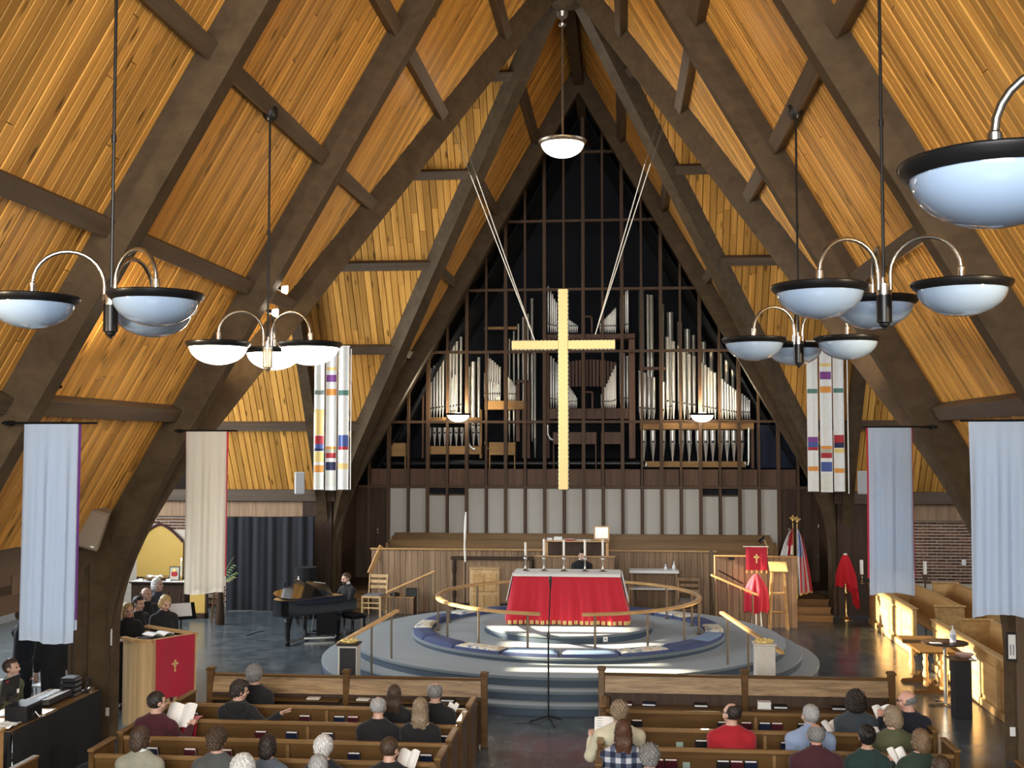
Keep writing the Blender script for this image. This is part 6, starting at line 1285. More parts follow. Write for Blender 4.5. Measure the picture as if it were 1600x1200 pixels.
# round table with black cloth, bottles
c = P(478, 886, y=27.9); t = thing('cloth_table', 'small round table under a floor-length black cloth behind the piano', 'table', (c.x, 27.9, 0)); zt9 = c.z
MB().grid(lambda u, v: ((0.27+0.05*v+0.03*v*math.sin(11*2*PI*u))*math.cos(2*PI*u), (0.27+0.05*v+0.03*v*math.sin(11*2*PI*u))*math.sin(2*PI*u), zt9-(zt9-0.01)*v), 66, 5).build('black_cloth', 'black_cloth', t, smooth=70); MB().lathe([(0, zt9-0.02), (0.27, zt9-0.02), (0.27, zt9), (0, zt9)], 30).build('top', 'black_cloth', t)
for k, (xp, yy, lab) in enumerate(((466, 26.7, 'slim water bottle standing on a stool behind the piano'),)):
    s_ = thing('stool', 'small black stool behind the piano', 'stool', (P(xp, 930, y=yy).x, yy, 0)); MB().lathe([(0, 0.86), (0.14, 0.86), (0.15, 0.88), (0.14, 0.9), (0, 0.9)], 18).build('seat', 'black_plastic', s_, smooth=40)
    for j in range(4): a = j*PI/2+0.4; MB().tube([(0.10*math.cos(a), 0.10*math.sin(a), 0.86), (0.15*math.cos(a), 0.15*math.sin(a), 0)], 0.013, 6).build('leg', 'black_metal', s_)
    b_ = thing('water_bottle', lab, 'bottle', (P(xp, 930, y=yy).x, yy, 0.90)); MB().lathe([(0.035, 0), (0.037, 0.01), (0.037, 0.14), (0.016, 0.19), (0.014, 0.21)], 14).build('bottle_body', 'clear_glass', b_, smooth=45); MB().lathe([(0.017, 0.21), (0.017, 0.235), (0, 0.236)], 10).build('cap', 'white_cloth', b_)
# ================================================================ PULPIT
A_, B_, C_ = P(184, 1001, z=1.28), P(238, 1003, z=1.28), P(306, 992, z=1.28)
A_ = Vector((A_.x, B_.y+0.25, 0)); B_.z = C_.z = 0; dirp = (C_-B_).normalized(); np_ = Vector((dirp.y, -dirp.x, 0))
D_ = C_-np_*1.25; E_ = A_-np_*0.9+Vector((-0.2, 0.2, 0)); PH_ = 1.28
t = PUL = thing('pulpit', 'light oak pulpit desk with crimson frontal by the arch column', 'pulpit', (B_+C_+D_)/3)
def wallseg(name, a, b, z0, z1, th, m, parent=PUL, off=0.0):
    d = (b-a).normalized(); n = Vector((d.y, -d.x, 0)); return MB().poly([a+n*off+Vector((0, 0, z0)), b+n*off+Vector((0, 0, z0)), b+n*(off-th)+Vector((0, 0, z0)), a+n*(off-th)+Vector((0, 0, z0))], (0, 0, z1-z0)).build(name, m, parent, True)
nseg = 6
cv = []
for k in range(nseg+1):
    s_ = k/nseg; cv.append(A_*(1-s_)**2+(A_*0.35+B_*0.65+Vector((-0.02, -0.16, 0)))*2*s_*(1-s_)+B_*s_*s_)
for k in range(nseg): wallseg('curved_stave', cv[k], cv[k+1], 0, PH_, 0.04, 'oak_light')
wallseg('front_board', B_, C_, 0, PH_-0.02, 0.04, 'oak_light'); wallseg('corner_post', C_-dirp*0.06, C_+dirp*0.01, 0, PH_, 0.06, 'oak_light', off=0.012); wallseg('side_board', C_, D_, 0, PH_-0.05, 0.04, 'oak_light')
wallseg('base_rail', B_, C_, 0, 0.16, 0.03, 'oak_light', off=0.03)
pts = cv+[C_]
for k in range(len(pts)-1): MB().bar(pts[k]+Vector((0, 0, PH_+0.015)), pts[k+1]+Vector((0, 0, PH_+0.015)), 0.09, 0.035).build('top_rail', 'oak_rail', PUL, True)
MB().bar(C_+Vector((0, 0, PH_+0.015)), D_+Vector((0, 0, PH_+0.015)), 0.09, 0.035).build('top_rail', 'oak_rail', PUL, True)
t = thing('pulpit_frontal', 'crimson pulpit frontal with gold cross and tasselled hem', 'banner', (B_+C_)/2+np_*0.03+Vector((0, 0, 0.45)))
zb2 = P(300, 1080, y=C_.y).z; W_ = (C_-B_).length
def pf(u, v, e=0.0): return B_+dirp*(0.02+(W_-0.09)*u)+np_*(0.058+e+0.008*math.sin(u*8+v*2))+Vector((0, 0, PH_+0.035+(zb2-PH_-0.035)*v))
MB().grid(pf, 16, 8, thick=0.004).build('cloth', 'crimson', t, True, smooth=80)
for k in range(6): u = 0.06+0.88*k/5; MB().poly([pf(u-0.03, 1), pf(u+0.03, 1), pf(u+0.03, 1)-Vector((0, 0, 0.06)), pf(u-0.03, 1)-Vector((0, 0, 0.06))], np_*0.01).build('tassel', 'dark_maroon' if k % 2 == 0 else 'crimson', t, True)
RX = Matrix((dirp, -np_, Vector((0, 0, 1)))).transposed(); gold_cross(t, pf(0.5, 0.45, 0.004), 0.075, RX, 0.008)
t = thing('open_missal', 'large open white book on the pulpit reading desk', 'book', (B_+C_)/2-np_*0.42+Vector((0, 0, PH_+0.02)))
RD = thing('reading_desk', 'black slanted reading desk standing inside the pulpit', 'lectern', (B_+C_)/2-np_*0.40); c0 = (B_+C_)/2-np_*0.40
MB().bar(c0+Vector((0, 0, 0)), c0+Vector((0, 0, PH_-0.04)), 0.04, 0.04).build('post', 'black_metal', RD, True); MB().box(c0+Vector((0, 0, PH_-0.02)), (0.50, 0.36, 0.02), RX).build('desk', 'black_plastic', RD, True); MB().box(c0+Vector((0, 0, 0.01)), (0.36, 0.30, 0.02), RX).build('foot', 'black_metal', RD, True)
for sx in (-1, 1): MB().grid(lambda u, v: c0+RX @ Vector((sx*0.20*u, -0.13+0.26*v, 0.03+0.035*math.sin(PI*u)+0.015*u))+Vector((0, 0, PH_-0.02)), 6, 3, thick=0.012).build('pages', 'paper', t, True, smooth=70)
# choir music stand, papers
c = P(283, 960, y=20.4); t = thing('music_stand', 'black folding music stand with open white score beside the pulpit', 'music stand', (c.x, 20.4, 0)); R_ = Matrix.Rotation(0.55, 3, 'Z') @ Matrix.Rotation(0.9, 3, 'X')
MB().tube([(0, 0, 0.3), (0, 0, 1.12)], 0.014, 8).build('tube', 'black_metal', t); MB().box((0, 0, 1.22), (0.50, 0.34, 0.012), R_).build('desk', 'black_metal', t); MB().box(R_ @ Vector((0, -0.17, 0.03))+Vector((0, 0, 1.22)), (0.50, 0.012, 0.06), R_).build('lip', 'black_metal', t)
for k in range(3): a = k*2.09+0.5; MB().tube([(0, 0, 0.4), (0.28*math.cos(a), 0.28*math.sin(a), 0)], 0.01, 6).build('leg', 'black_metal', t)
o = MB().box(R_ @ Vector((-0.02, 0.02, 0.014))+Vector((0, 0, 1.22)), (0.40, 0.27, 0.012), R_).build('open_score', 'paper'); o.location += Vector((c.x, 20.4, 0)); tag(o, 'open white score resting on the black music stand', 'sheet music')
# notice on the arch column (paper with red print), outlet
c = P(168, 990, y=16.33); t = thing('paper_notice', 'white paper notice with faded print on the arch column', 'notice', (-6.26, 16.33, c.z-0.15)); MB().bx(0.0, 0.006, -0.125, 0.125, 0, 0.31).build('sheet', 'paper', t); MB().bx(0.006, 0.008, -0.07, 0.07, 0.17, 0.25).build('printed_block', 'silk_y', t); MB().bx(0.006, 0.008, -0.06, 0.0, 0.05, 0.15).build('printed_figure', 'silk_r', t)
o = MB().bx(-0.035, 0.035, -0.012, 0, -0.06, 0.06, bev=0.004).build('outlet', 'pedestal_pale', origin=False); c = P(167, 1112, y=16.2); o.location = (c.x, 16.2, c.z); tag(o, 'small power outlet low on the column by the sound desk', 'outlet')
# ================================================================ SOUND DESK
q0, q1 = P(155, 1078, z=0.86), P(22, 1142, z=0.86); SX1 = (q0.x+q1.x)/2; sy0, sy1 = q1.y-0.05, min(q0.y, 16.0); SX0 = SX1-0.72
SD = thing('sound_desk', 'long sound desk table hung with a black cloth', 'table', ((SX0+SX1)/2, (sy0+sy1)/2, 0))
B('tabletop', SX0, SX1-0.01, sy0+0.01, sy1, 0.82, 0.86, 'pew_rail', SD)
for e in (SX0+0.03, SX1-0.09):
    for yy in (sy0+0.05, sy1-0.10): B('leg', e, e+0.05, yy, yy+0.05, 0, 0.82, 'black_metal', SD)
MB().grid(lambda u, v: (SX1+0.012+0.03*v+0.025*v*math.sin(u*24), sy0+(sy1-sy0)*u, 0.865-0.845*v), 60, 6, thick=0.006).build('front_cloth', 'black_cloth', SD, True, smooth=80)
MB().grid(lambda u, v: (SX1-(SX1-SX0)*u, sy0-0.012-0.02*v-0.015*v*math.sin(u*14), 0.865-0.845*v), 24, 6, thick=0.006).build('side_cloth', 'black_cloth', SD, True, smooth=80)
def on_desk(name, label, cat, xp, yp): 
    c = P(xp, yp, z=0.86); return thing(name, label, cat, (max(SX0+0.08, min(SX1-0.05, c.x)), max(sy0+0.1, min(sy1-0.1, c.y)), 0.86))
t = on_desk('computer_monitor', 'flat computer monitor on the sound desk seen from behind', 'monitor', 42, 1100); t.location = (SX1-0.45, sy0+0.78, 0.86)
MB().box((0, 0, 0.33), (0.03, 0.40, 0.30), Matrix.Rotation(0.12, 3, 'Y'), bev=0.008).build('screen', 'black_plastic', t); MB().bx(0.0, 0.05, -0.03, 0.03, 0.01, 0.25).build('stem', 'black_plastic', t); MB().bx(-0.08, 0.12, -0.11, 0.11, 0, 0.015, bev=0.004).build('foot', 'black_plastic', t); MB().box((0.04, 0.12, 0.28), (0.004, 0.05, 0.05)).build('label', 'paper', t); MB().box((0.032, -0.12, 0.44), (0.004, 0.05, 0.02)).build('sticker', 'silk_r', t)
t = on_desk('mixing_console', 'grey sloping mixing console on the sound desk', 'mixer', 80, 1088); t.location.x = SX1-0.33; t.location.y = sy0+1.46
R_ = Matrix.Rotation(-0.12, 3, 'Y'); MB().box((0, 0, 0.06), (0.42, 0.62, 0.07), R_, bev=0.008).build('chassis', 'black_plastic', t)
for k in range(12): MB().box(R_ @ Vector((-0.12, -0.27+0.049*k, 0.045))+Vector((0, 0, 0.06)), (0.02, 0.012, 0.02), R_).build('fader', 'paper', t); MB().lathe([(0.010, 0), (0.008, 0.018), (0, 0.018)], 6, R_ @ Vector((0.08, -0.27+0.049*k, 0.036))+Vector((0, 0, 0.06))).build('knob', 'nickel', t)
MB().box(R_ @ Vector((0.17, 0, 0.036))+Vector((0, 0, 0.06)), (0.06, 0.58, 0.006), R_).build('scribble_strip', 'paper', t)
t = on_desk('battery_charger', 'black charger rack with silver microphones on the sound desk', 'charger', 118, 1092); t.location.x = SX1-0.22; t.location.y = sy0+1.93
for k in range(4): MB().bx(-0.10, 0.10, -0.12, 0.12, 0.005+0.065*k, 0.06+0.065*k, bev=0.006).build('unit', 'black_plastic', t); MB().bx(0.10, 0.104, -0.09, 0.09, 0.02+0.065*k, 0.045+0.065*k).build('face_plate', 'nickel', t)
t = on_desk('headphones', 'pair of black headphones lying beside the charger rack', 'headphones', 128, 1085); t.location = (SX1-0.11, sy0+2.21, 0.862)
MB().tube([(0.0, -0.09+0.18*k/10, 0.04+0.14*math.sin(PI*k/10)) for k in range(11)], 0.012, 6).build('headband', 'black_plastic', t, smooth=60)
for sy in (-1, 1): MB().lathe([(0, 0), (0.045, 0.005), (0.05, 0.03), (0.03, 0.045), (0, 0.045)], 12, (0.0, sy*0.09, 0.0)).build('ear_cup', 'nickel' if sy > 0 else 'black_plastic', t, smooth=45)
for k, (dy, dx, lab) in enumerate(((1.0, 0.14, 'loose white papers at the middle edge of the sound desk'), (sy1-sy0-0.22, 0.50, 'white sheet at the column end of the sound desk'), (0.17, 0.15, 'crumpled white cloth at the near corner of the sound desk'))):
    o = MB().grid(lambda u, v: ((u-0.5)*0.22, (v-0.5)*0.30, 0.004+(0.03 if k == 2 else 0.006)*math.sin(u*7)*math.sin(v*6)**2+0.01), 8, 8, thick=0.006).build('paper_sheet', 'paper', smooth=70); o.location = (SX1-dx, sy0+dy, 0.862); tag(o, lab, 'paper')
t = thing('laptop', 'black laptop half open at the near end of the sound desk', 'laptop', (SX1-0.50, sy0+0.27, 0.862)); MB().bx(-0.12, 0.12, -0.18, 0.18, 0, 0.018, bev=0.004).build('base', 'black_plastic', t); MB().box((0.10, 0, 0.12), (0.012, 0.36, 0.24), Matrix.Rotation(0.5, 3, 'Y')).build('lid', 'black_plastic', t)
t = thing('equipment_box', 'black equipment case with cables at the edge of the sound desk', 'case', (SX1-0.17, sy0+0.60, 0.862)); MB().bx(-0.14, 0.14, -0.20, 0.20, 0, 0.20, bev=0.01).build('case', 'black_plastic', t); MB().bx(0.14, 0.146, -0.15, 0.15, 0.04, 0.16).build('front_plate', 'black_metal', t); MB().tube([(0.146, 0, 0.1), (0.19, 0.03, 0.03), (0.16, 0.1, 0.012), (0.13, 0.18, 0.012)], 0.007, 6).build('cable', 'wax', t)
# light wooden shelf end at the near corner
t = thing('wooden_bookcase_end', 'light wooden bookcase end standing at the near end of the sound desk', 'bookcase', (SX1-0.30, sy0-0.22, 0)); MB().bx(-0.30, 0.30, -0.06, 0.06, 0, 0.92, bev=0.008).build('end_panel', 'oak_rail', t); MB().bx(-0.32, 0.32, -0.08, 0.08, 0.92, 0.95, bev=0.008).build('cap', 'oak_rail', t)
# aisle: white chairs with metal legs
for k, (x, y, rz) in enumerate(((-7.35, 18.1, 2.6), (-7.9, 17.7, 2.9), (-8.6, 18.0, 2.6))):
    t = thing('stacking_chair', 'white plastic chair beyond the sound desk, %s from the pulpit' % ORD[k], 'chair', (x, y, 0), rz, 'white chairs beyond the sound desk')
    MB().box((0, 0, 0.45), (0.42, 0.42, 0.03), bev=0.01).build('seat', 'white_cloth', t); MB().box((0, -0.21, 0.72), (0.40, 0.03, 0.30), Matrix.Rotation(0.12, 3, 'X'), bev=0.01).build('backrest', 'white_cloth', t)
    for sx in (-1, 1): MB().tube([(sx*0.19, 0.20, 0), (sx*0.19, 0.18, 0.44)], 0.012, 6).build('leg', 'nickel', t); MB().tube([(sx*0.19, -0.22, 0), (sx*0.19, -0.19, 0.44), (sx*0.19, -0.23, 0.80)], 0.012, 6).build('leg', 'nickel', t)
c = P(32, 912, x=-6.77); B('vent_grille', -6.78, -6.765, c.y-0.22, c.y+0.22, c.z-0.13, c.z+0.13, 'pedestal_dark' if 'pedestal_dark' in MATS else 'bronze_post', wl)
# ================================================================ PEOPLE
def surface_nets(D, org, h):
    """D: signed distances on a grid (negative inside) -> verts, quads"""
    S = D < 0; nx, ny, nz = D.shape
    c = np.zeros((nx-1, ny-1, nz-1), np.int8)
    for i in (0, 1):
        for j in (0, 1):
            for k in (0, 1): c += S[i:nx-1+i, j:ny-1+j, k:nz-1+k]
    act = (c > 0) & (c < 8); idx = -np.ones(act.shape, np.int64); cells = np.argwhere(act); idx[act] = np.arange(len(cells))
    acc = np.zeros((len(cells), 3)); num = np.zeros(len(cells)); I, J, K = cells.T
    corners = [(i, j, k) for i in (0, 1) for j in (0, 1) for k in (0, 1)]
    for a in corners:
        for ax_ in range(3):
            if a[ax_] == 1: continue
            b = list(a); b[ax_] = 1
            d0 = D[I+a[0], J+a[1], K+a[2]]; d1 = D[I+b[0], J+b[1], K+b[2]]; m = (d0 < 0) != (d1 < 0)
            t = np.where(m, d0/np.where(m, d0-d1, 1), 0); p = np.array(a, float)[None, :].repeat(len(cells), 0); p[:, ax_] += t
            acc[m] += p[m]; num[m] += 1
    V = (cells+acc/num[:, None])*h+org
    Q = []
    for ax_ in range(3):
        s0 = [slice(1, -1)]*3; s0[ax_] = slice(0, -1); s1 = [slice(1, -1)]*3; s1[ax_] = slice(1, None)
        A, Bm = S[tuple(s0)], S[tuple(s1)]; e = np.argwhere(A != Bm); inside = A[tuple(e.T)]
        off = [1, 1, 1]; off[ax_] = 0; e = e+np.array(off)
        u, v = [(1, 2), (2, 0), (0, 1)][ax_]
        def g(du, dv): q = e.copy(); q[:, u] -= du; q[:, v] -= dv; return idx[q[:, 0], q[:, 1], q[:, 2]]
        q = np.stack([g(1, 1), g(0, 1), g(0, 0), g(1, 0)], 1); q[~inside] = q[~inside][:, ::-1]; Q.append(q)
    Q = np.concatenate(Q); return V, Q[(Q >= 0).all(1)]
def sdf_mesh(prims, h, k=0.03, cut=None, pad=0.03):
    """prims: ('c',a,b,ra,rb) round cones, ('e',c,r[,R]) ellipsoids; 4th-level smooth union; cut(X,Y,Z,D)->D"""
    lo = np.array([1e9]*3); hi = -lo
    for p in prims:
        if p[0] == 'c': pts = np.array([p[1], p[2]]); r = max(p[3], p[4])
        else: pts = np.array([p[1]]); r = max(p[2])
        lo = np.minimum(lo, pts.min(0)-r); hi = np.maximum(hi, pts.max(0)+r)
    lo -= pad+k; hi += pad+k; n = np.ceil((hi-lo)/h).astype(int)+1
    D = np.full(n, 0.2); ax3 = [lo[i]+h*np.arange(n[i]) for i in range(3)]
    for p in prims:
        if p[0] == 'c': pts = np.array([p[1], p[2]]); r = max(p[3], p[4])
        else: pts = np.array([p[1]]); r = max(p[2])
        m = r+3*h+k*1.5; a = np.maximum(0, np.floor((pts.min(0)-m-lo)/h).astype(int)); b = np.minimum(n, np.ceil((pts.max(0)+m-lo)/h).astype(int)+1)
        sl = tuple(slice(a[i], b[i]) for i in range(3)); X, Y, Z = np.meshgrid(*[ax3[i][sl[i]] for i in range(3)], indexing='ij')
        if p[0] == 'c':
            A, Bq = np.array(p[1], float), np.array(p[2], float); d = Bq-A; L = max(1e-9, d @ d); t = np.clip(((X-A[0])*d[0]+(Y-A[1])*d[1]+(Z-A[2])*d[2])/L, 0, 1)
            q = np.sqrt((X-A[0]-t*d[0])**2+(Y-A[1]-t*d[1])**2+(Z-A[2]-t*d[2])**2)-(p[3]+(p[4]-p[3])*t)
        else:
            c, r_ = p[1], p[2]; x, y, z = X-c[0], Y-c[1], Z-c[2]
            if len(p) > 3: R = np.array(p[3]); x, y, z = [R[0, i]*x+R[1, i]*y+R[2, i]*z for i in range(3)]
            k0 = np.sqrt((x/r_[0])**2+(y/r_[1])**2+(z/r_[2])**2); k1 = np.sqrt((x/r_[0]**2)**2+(y/r_[1]**2)**2+(z/r_[2]**2)**2)+1e-9; q = k0*(k0-1)/k1
        o = D[sl]; hh = np.clip(0.5+0.5*(o-q)/k, 0, 1); D[sl] = o*(1-hh)+q*hh-k*hh*(1-hh)
    if cut:
        X, Y, Z = np.meshgrid(*ax3, indexing='ij'); D = cut(X, Y, Z, D)
    return surface_nets(D, lo, h)
# ---- one head, two hands, hair caps: built once, reused for every figure (head faces +y, origin at the neck joint)
def head_mesh(fem):
    w = 0.072 if fem else 0.077
    pr = [('e', (0, -0.012, 0.135), (w+0.002, 0.098, 0.095)), ('e', (0, 0.028, 0.09), (w*0.86, 0.07, 0.085)), ('e', (0, 0.055, 0.035), (0.036, 0.038, 0.032)), ('c', (0, -0.01, -0.06), (0, -0.006, 0.06), 0.050 if fem else 0.057, 0.048 if fem else 0.056),
          ('e', (0, 0.062, 0.150), (0.055, 0.030, 0.018)), ('c', (0, 0.090, 0.135), (0, 0.112, 0.098), 0.010, 0.015), ('e', (-0.016, 0.098, 0.094), (0.012, 0.012, 0.010)), ('e', (0.016, 0.098, 0.094), (0.012, 0.012, 0.010)),
          ('e', (0, 0.086, 0.062), (0.026, 0.014, 0.012)), ('e', (-w*0.72, 0.045, 0.085), (0.026, 0.030, 0.026)), ('e', (w*0.72, 0.045, 0.085), (0.026, 0.030, 0.026)),
          ('e', (-w-0.004, -0.005, 0.112), (0.011, 0.022, 0.032)), ('e', (w+0.004, -0.005, 0.112), (0.011, 0.022, 0.032))]
    def cut(X, Y, Z, D):
        for sx in (-1, 1): D = np.maximum(D, -(np.sqrt(((X-sx*0.031)/1.5)**2+(Y-0.108)**2+((Z-0.128))**2)-0.016))
        D = np.maximum(D, -(np.sqrt((X/4)**2+((Y-0.110)/1.0)**2+((Z-0.061)/0.45)**2)-0.0065))
        return D
    V, Q = sdf_mesh(pr, 0.0075, 0.016, cut)
    mi = np.zeros(len(Q), int); C = V[Q].mean(1); lips = (np.abs(C[:, 0]) < 0.025) & (C[:, 1] > 0.082) & (np.abs(C[:, 2]-0.062) < 0.011); mi[lips] = 2
    V = [V]; Q = [Q]; mi = [mi]; nb_ = len(V[0])
    for sx in (-1, 1):
        e = MB().ell((sx*0.031, 0.086, 0.128), (0.0125, 0.0125, 0.0125), 8, 6); V.append(np.array([tuple(v) for v in e.v])); Q.append(np.array([f for f in e.f])+nb_); nb_ += len(e.v); mi.append(np.array([1 if C_ > 0.0 else 1 for C_ in range(len(e.f))]))
    return np.concatenate(V), np.concatenate(Q), np.concatenate(mi)
def hand_mesh(curl):
    """right hand: wrist at origin, fingers along +x, palm faces -z, thumb on +y"""
    pr = [('e', (0.045, 0, 0), (0.048, 0.040, 0.015)), ('c', (-0.02, 0, 0), (0.02, 0, 0), 0.026, 0.026)]
    for i, (y, L) in enumerate(((0.030, 0.070), (0.010, 0.080), (-0.010, 0.074), (-0.029, 0.058))):
        p = np.array([0.078, y, 0.0]); a = 0.15
        for s in (0.45, 0.32, 0.23):
            a += curl; q = p+np.array([math.cos(a), 0, -math.sin(a)])*L*s; pr.append(('c', p, q, 0.0088, 0.0078)); p = q
    p = np.array([0.015, 0.030, -0.004]); 
    for d, L in (((0.6, 0.75, -0.25), 0.04), ((0.85, 0.35, -0.35*(1+curl)), 0.032), ((0.95, 0.05, -0.3*(1+curl)), 0.024)):
        d = np.array(d); d = d/np.linalg.norm(d); q = p+d*L; pr.append(('c', p, q, 0.0115, 0.0095)); p = q
    return sdf_mesh(pr, 0.0055, 0.006)
HEADS = {f: head_mesh(f) for f in (0, 1)}
HANDS = {'relaxed': hand_mesh(0.35), 'grip': hand_mesh(0.75), 'flat': hand_mesh(0.08)}
HAIR = {}
def hair_mesh(style, fem):
    key = (style, fem)
    if key in HAIR: return HAIR[key]
    w = 0.072 if fem else 0.077; cap = ('e', (0, -0.018, 0.140), (w+0.016, 0.108, 0.106)); k = 0.02; h = 0.009
    pr = [cap]
    if style == 'long': pr += [('c', (-0.062, -0.02, 0.10), (-0.072, -0.012, -0.05), 0.034, 0.028), ('c', (0.062, -0.02, 0.10), (0.072, -0.012, -0.05), 0.034, 0.028), ('e', (0, -0.072, 0.03), (0.088, 0.042, 0.13)), ('c', (-0.04, -0.075, 0), (-0.045, -0.07, -0.075), 0.05, 0.036), ('c', (0.04, -0.075, 0), (0.045, -0.07, -0.085), 0.05, 0.036)]
    if style == 'bob': pr += [('e', (-0.066, -0.015, 0.08), (0.030, 0.055, 0.065)), ('e', (0.066, -0.015, 0.08), (0.030, 0.055, 0.065)), ('e', (0, -0.075, 0.07), (0.082, 0.045, 0.085))]
    if style == 'curly': pr += [('e', (0, -0.035, 0.13), (0.118, 0.115, 0.115)), ('e', (-0.075, -0.03, 0.06), (0.055, 0.065, 0.065)), ('e', (0.075, -0.03, 0.06), (0.055, 0.065, 0.065)), ('e', (0, -0.08, 0.05), (0.10, 0.055, 0.08))]
    if style == 'fluffy': pr += [('e', (0, -0.02, 0.150), (w+0.026, 0.116, 0.108)), ('e', (0, -0.075, 0.09), (0.078, 0.046, 0.062))]
    if style == 'mop': pr += [('e', (0, 0.0, 0.160), (w+0.026, 0.110, 0.092)), ('e', (0, -0.08, 0.075), (0.07, 0.042, 0.06))]
    if style == 'bun': pr += [('e', (0, -0.115, 0.155), (0.042, 0.038, 0.040))]
    if style == 'hood': pr += []
    def cut(X, Y, Z, D):
        nz = 0.004*np.sin(X*210+Y*90)*np.cos(Y*190+Z*60)+0.003*np.sin(Z*150+X*170)
        if style in ('curly', 'fluffy', 'mop'): nz = nz*2.6
        D = D+nz
        head = np.sqrt((X/w)**2+((Y+0.012)/0.098)**2+((Z-0.135)/0.095)**2)
        face = np.minimum(np.minimum(Y-0.030+0.25*(Z-0.14), 0.195-Z-0.2*(0.09-Y)), 1.0) if style not in ('long', 'bob', 'curly') else np.minimum(Y-0.045, 0.190-Z)
        if style in ('bald', 'thin'): face = np.minimum(Y-0.0+0.3*(Z-0.14), 0.21-Z)
        D = np.maximum(D, face)
        if style == 'bald': D = np.maximum(D, Z-0.135+0.35*(Y+0.05)); D = np.maximum(D, 0.07-Z)
        elif style == 'thin': D = np.maximum(D, -(np.sqrt(X**2+(Y+0.005)**2+(Z-0.262)**2)-0.080)); D = np.maximum(D, 0.065-Z)
        elif style in ('short', 'fluffy', 'mop', 'bun'): D = np.maximum(D, (0.055 if style == 'short' else 0.035)-Z)
        if style in ('short', 'thin', 'bald', 'bun'): 
            for sx in (-1, 1): D = np.maximum(D, -(np.sqrt((X-sx*(w+0.012))**2+((Y-0.004))**2+(Z-0.105)**2)-0.030))
        return D
    HAIR[key] = sdf_mesh(pr, h, k, cut); return HAIR[key]
def beard_mesh():
    if 'beard' not in HAIR:
        HAIR['beard'] = sdf_mesh([('e', (0, 0.055, 0.045), (0.056, 0.058, 0.052)), ('e', (0, 0.07, 0.02), (0.038, 0.042, 0.035))], 0.009, 0.02, lambda X, Y, Z, D: np.maximum(np.maximum(D+0.003*np.sin(X*200)*np.sin(Z*180), Z-0.085), 0.005-Y))
    return HAIR['beard']
SKIN = {'fair': (0.62, 0.38, 0.28), 'pink': (0.66, 0.36, 0.27), 'tan': (0.48, 0.28, 0.19)}
for k_, c_ in SKIN.items(): plain('skin_'+k_, c_, 0.5, var=0.05, scale=8)
plain('eye_dark', (0.02, 0.014, 0.01), 0.15, var=0); plain('lip', (0.45, 0.16, 0.14), 0.45, var=0)
HC = {'black': (0.010, 0.008, 0.007), 'dark': (0.022, 0.014, 0.010), 'brown': (0.060, 0.034, 0.018), 'light': (0.17, 0.105, 0.055), 'blond': (0.50, 0.34, 0.14), 'grey': (0.20, 0.195, 0.185), 'white': (0.66, 0.65, 0.62), 'silver': (0.36, 0.36, 0.35), 'auburn': (0.085, 0.035, 0.016), 'ash': (0.26, 0.19, 0.12)}
def hair_mat(name, c):
    m, n, l, b = _new('hair_'+name); b.inputs['Roughness'].default_value = 0.55
    tc = n.new('ShaderNodeTexCoord'); mp = n.new('ShaderNodeMapping'); mp.inputs['Scale'].default_value = (60, 60, 8); nz = n.new('ShaderNodeTexNoise'); nz.inputs['Scale'].default_value = 2.0; nz.inputs['Detail'].default_value = 3
    l.new(tc.outputs['Object'], mp.inputs[0]); l.new(mp.outputs[0], nz.inputs['Vector']); cr = n.new('ShaderNodeValToRGB'); cr.color_ramp.elements[0].position = 0.3; cr.color_ramp.elements[1].position = 0.7
    cr.color_ramp.elements[0].color = (*[q*0.55 for q in c], 1); cr.color_ramp.elements[1].color = (*[min(1, q*1.35) for q in c], 1); l.new(nz.outputs['Fac'], cr.inputs[0]); l.new(cr.outputs[0], b.inputs['Base Color'])
    bp = n.new('ShaderNodeBump'); bp.inputs['Strength'].default_value = 0.5; bp.inputs['Distance'].default_value = 0.01; l.new(nz.outputs['Fac'], bp.inputs['Height']); l.new(bp.outputs[0], b.inputs['Normal'])
for k_, c_ in HC.items(): hair_mat(k_, c_)
CC = {'black': (0.008, 0.008, 0.009), 'maroon': (0.060, 0.008, 0.014), 'red': (0.36, 0.010, 0.018), 'cream': (0.62, 0.58, 0.42), 'blue': (0.26, 0.34, 0.50), 'navy': (0.010, 0.012, 0.020), 'charcoal': (0.020, 0.022, 0.026), 'olive': (0.085, 0.090, 0.042), 'tweed': (0.075, 0.078, 0.075), 'beige': (0.30, 0.29, 0.22), 'forest': (0.022, 0.040, 0.026), 'wine': (0.050, 0.010, 0.016), 'jade': (0.012, 0.032, 0.028), 'slate': (0.035, 0.045, 0.055), 'army': (0.12, 0.13, 0.06), 'greyblue': (0.10, 0.12, 0.15)}
for k_, c_ in CC.items(): plain('wear_'+k_, c_, 0.9, var=0.18, scale=14, bump=0.25, sheen=0.1)
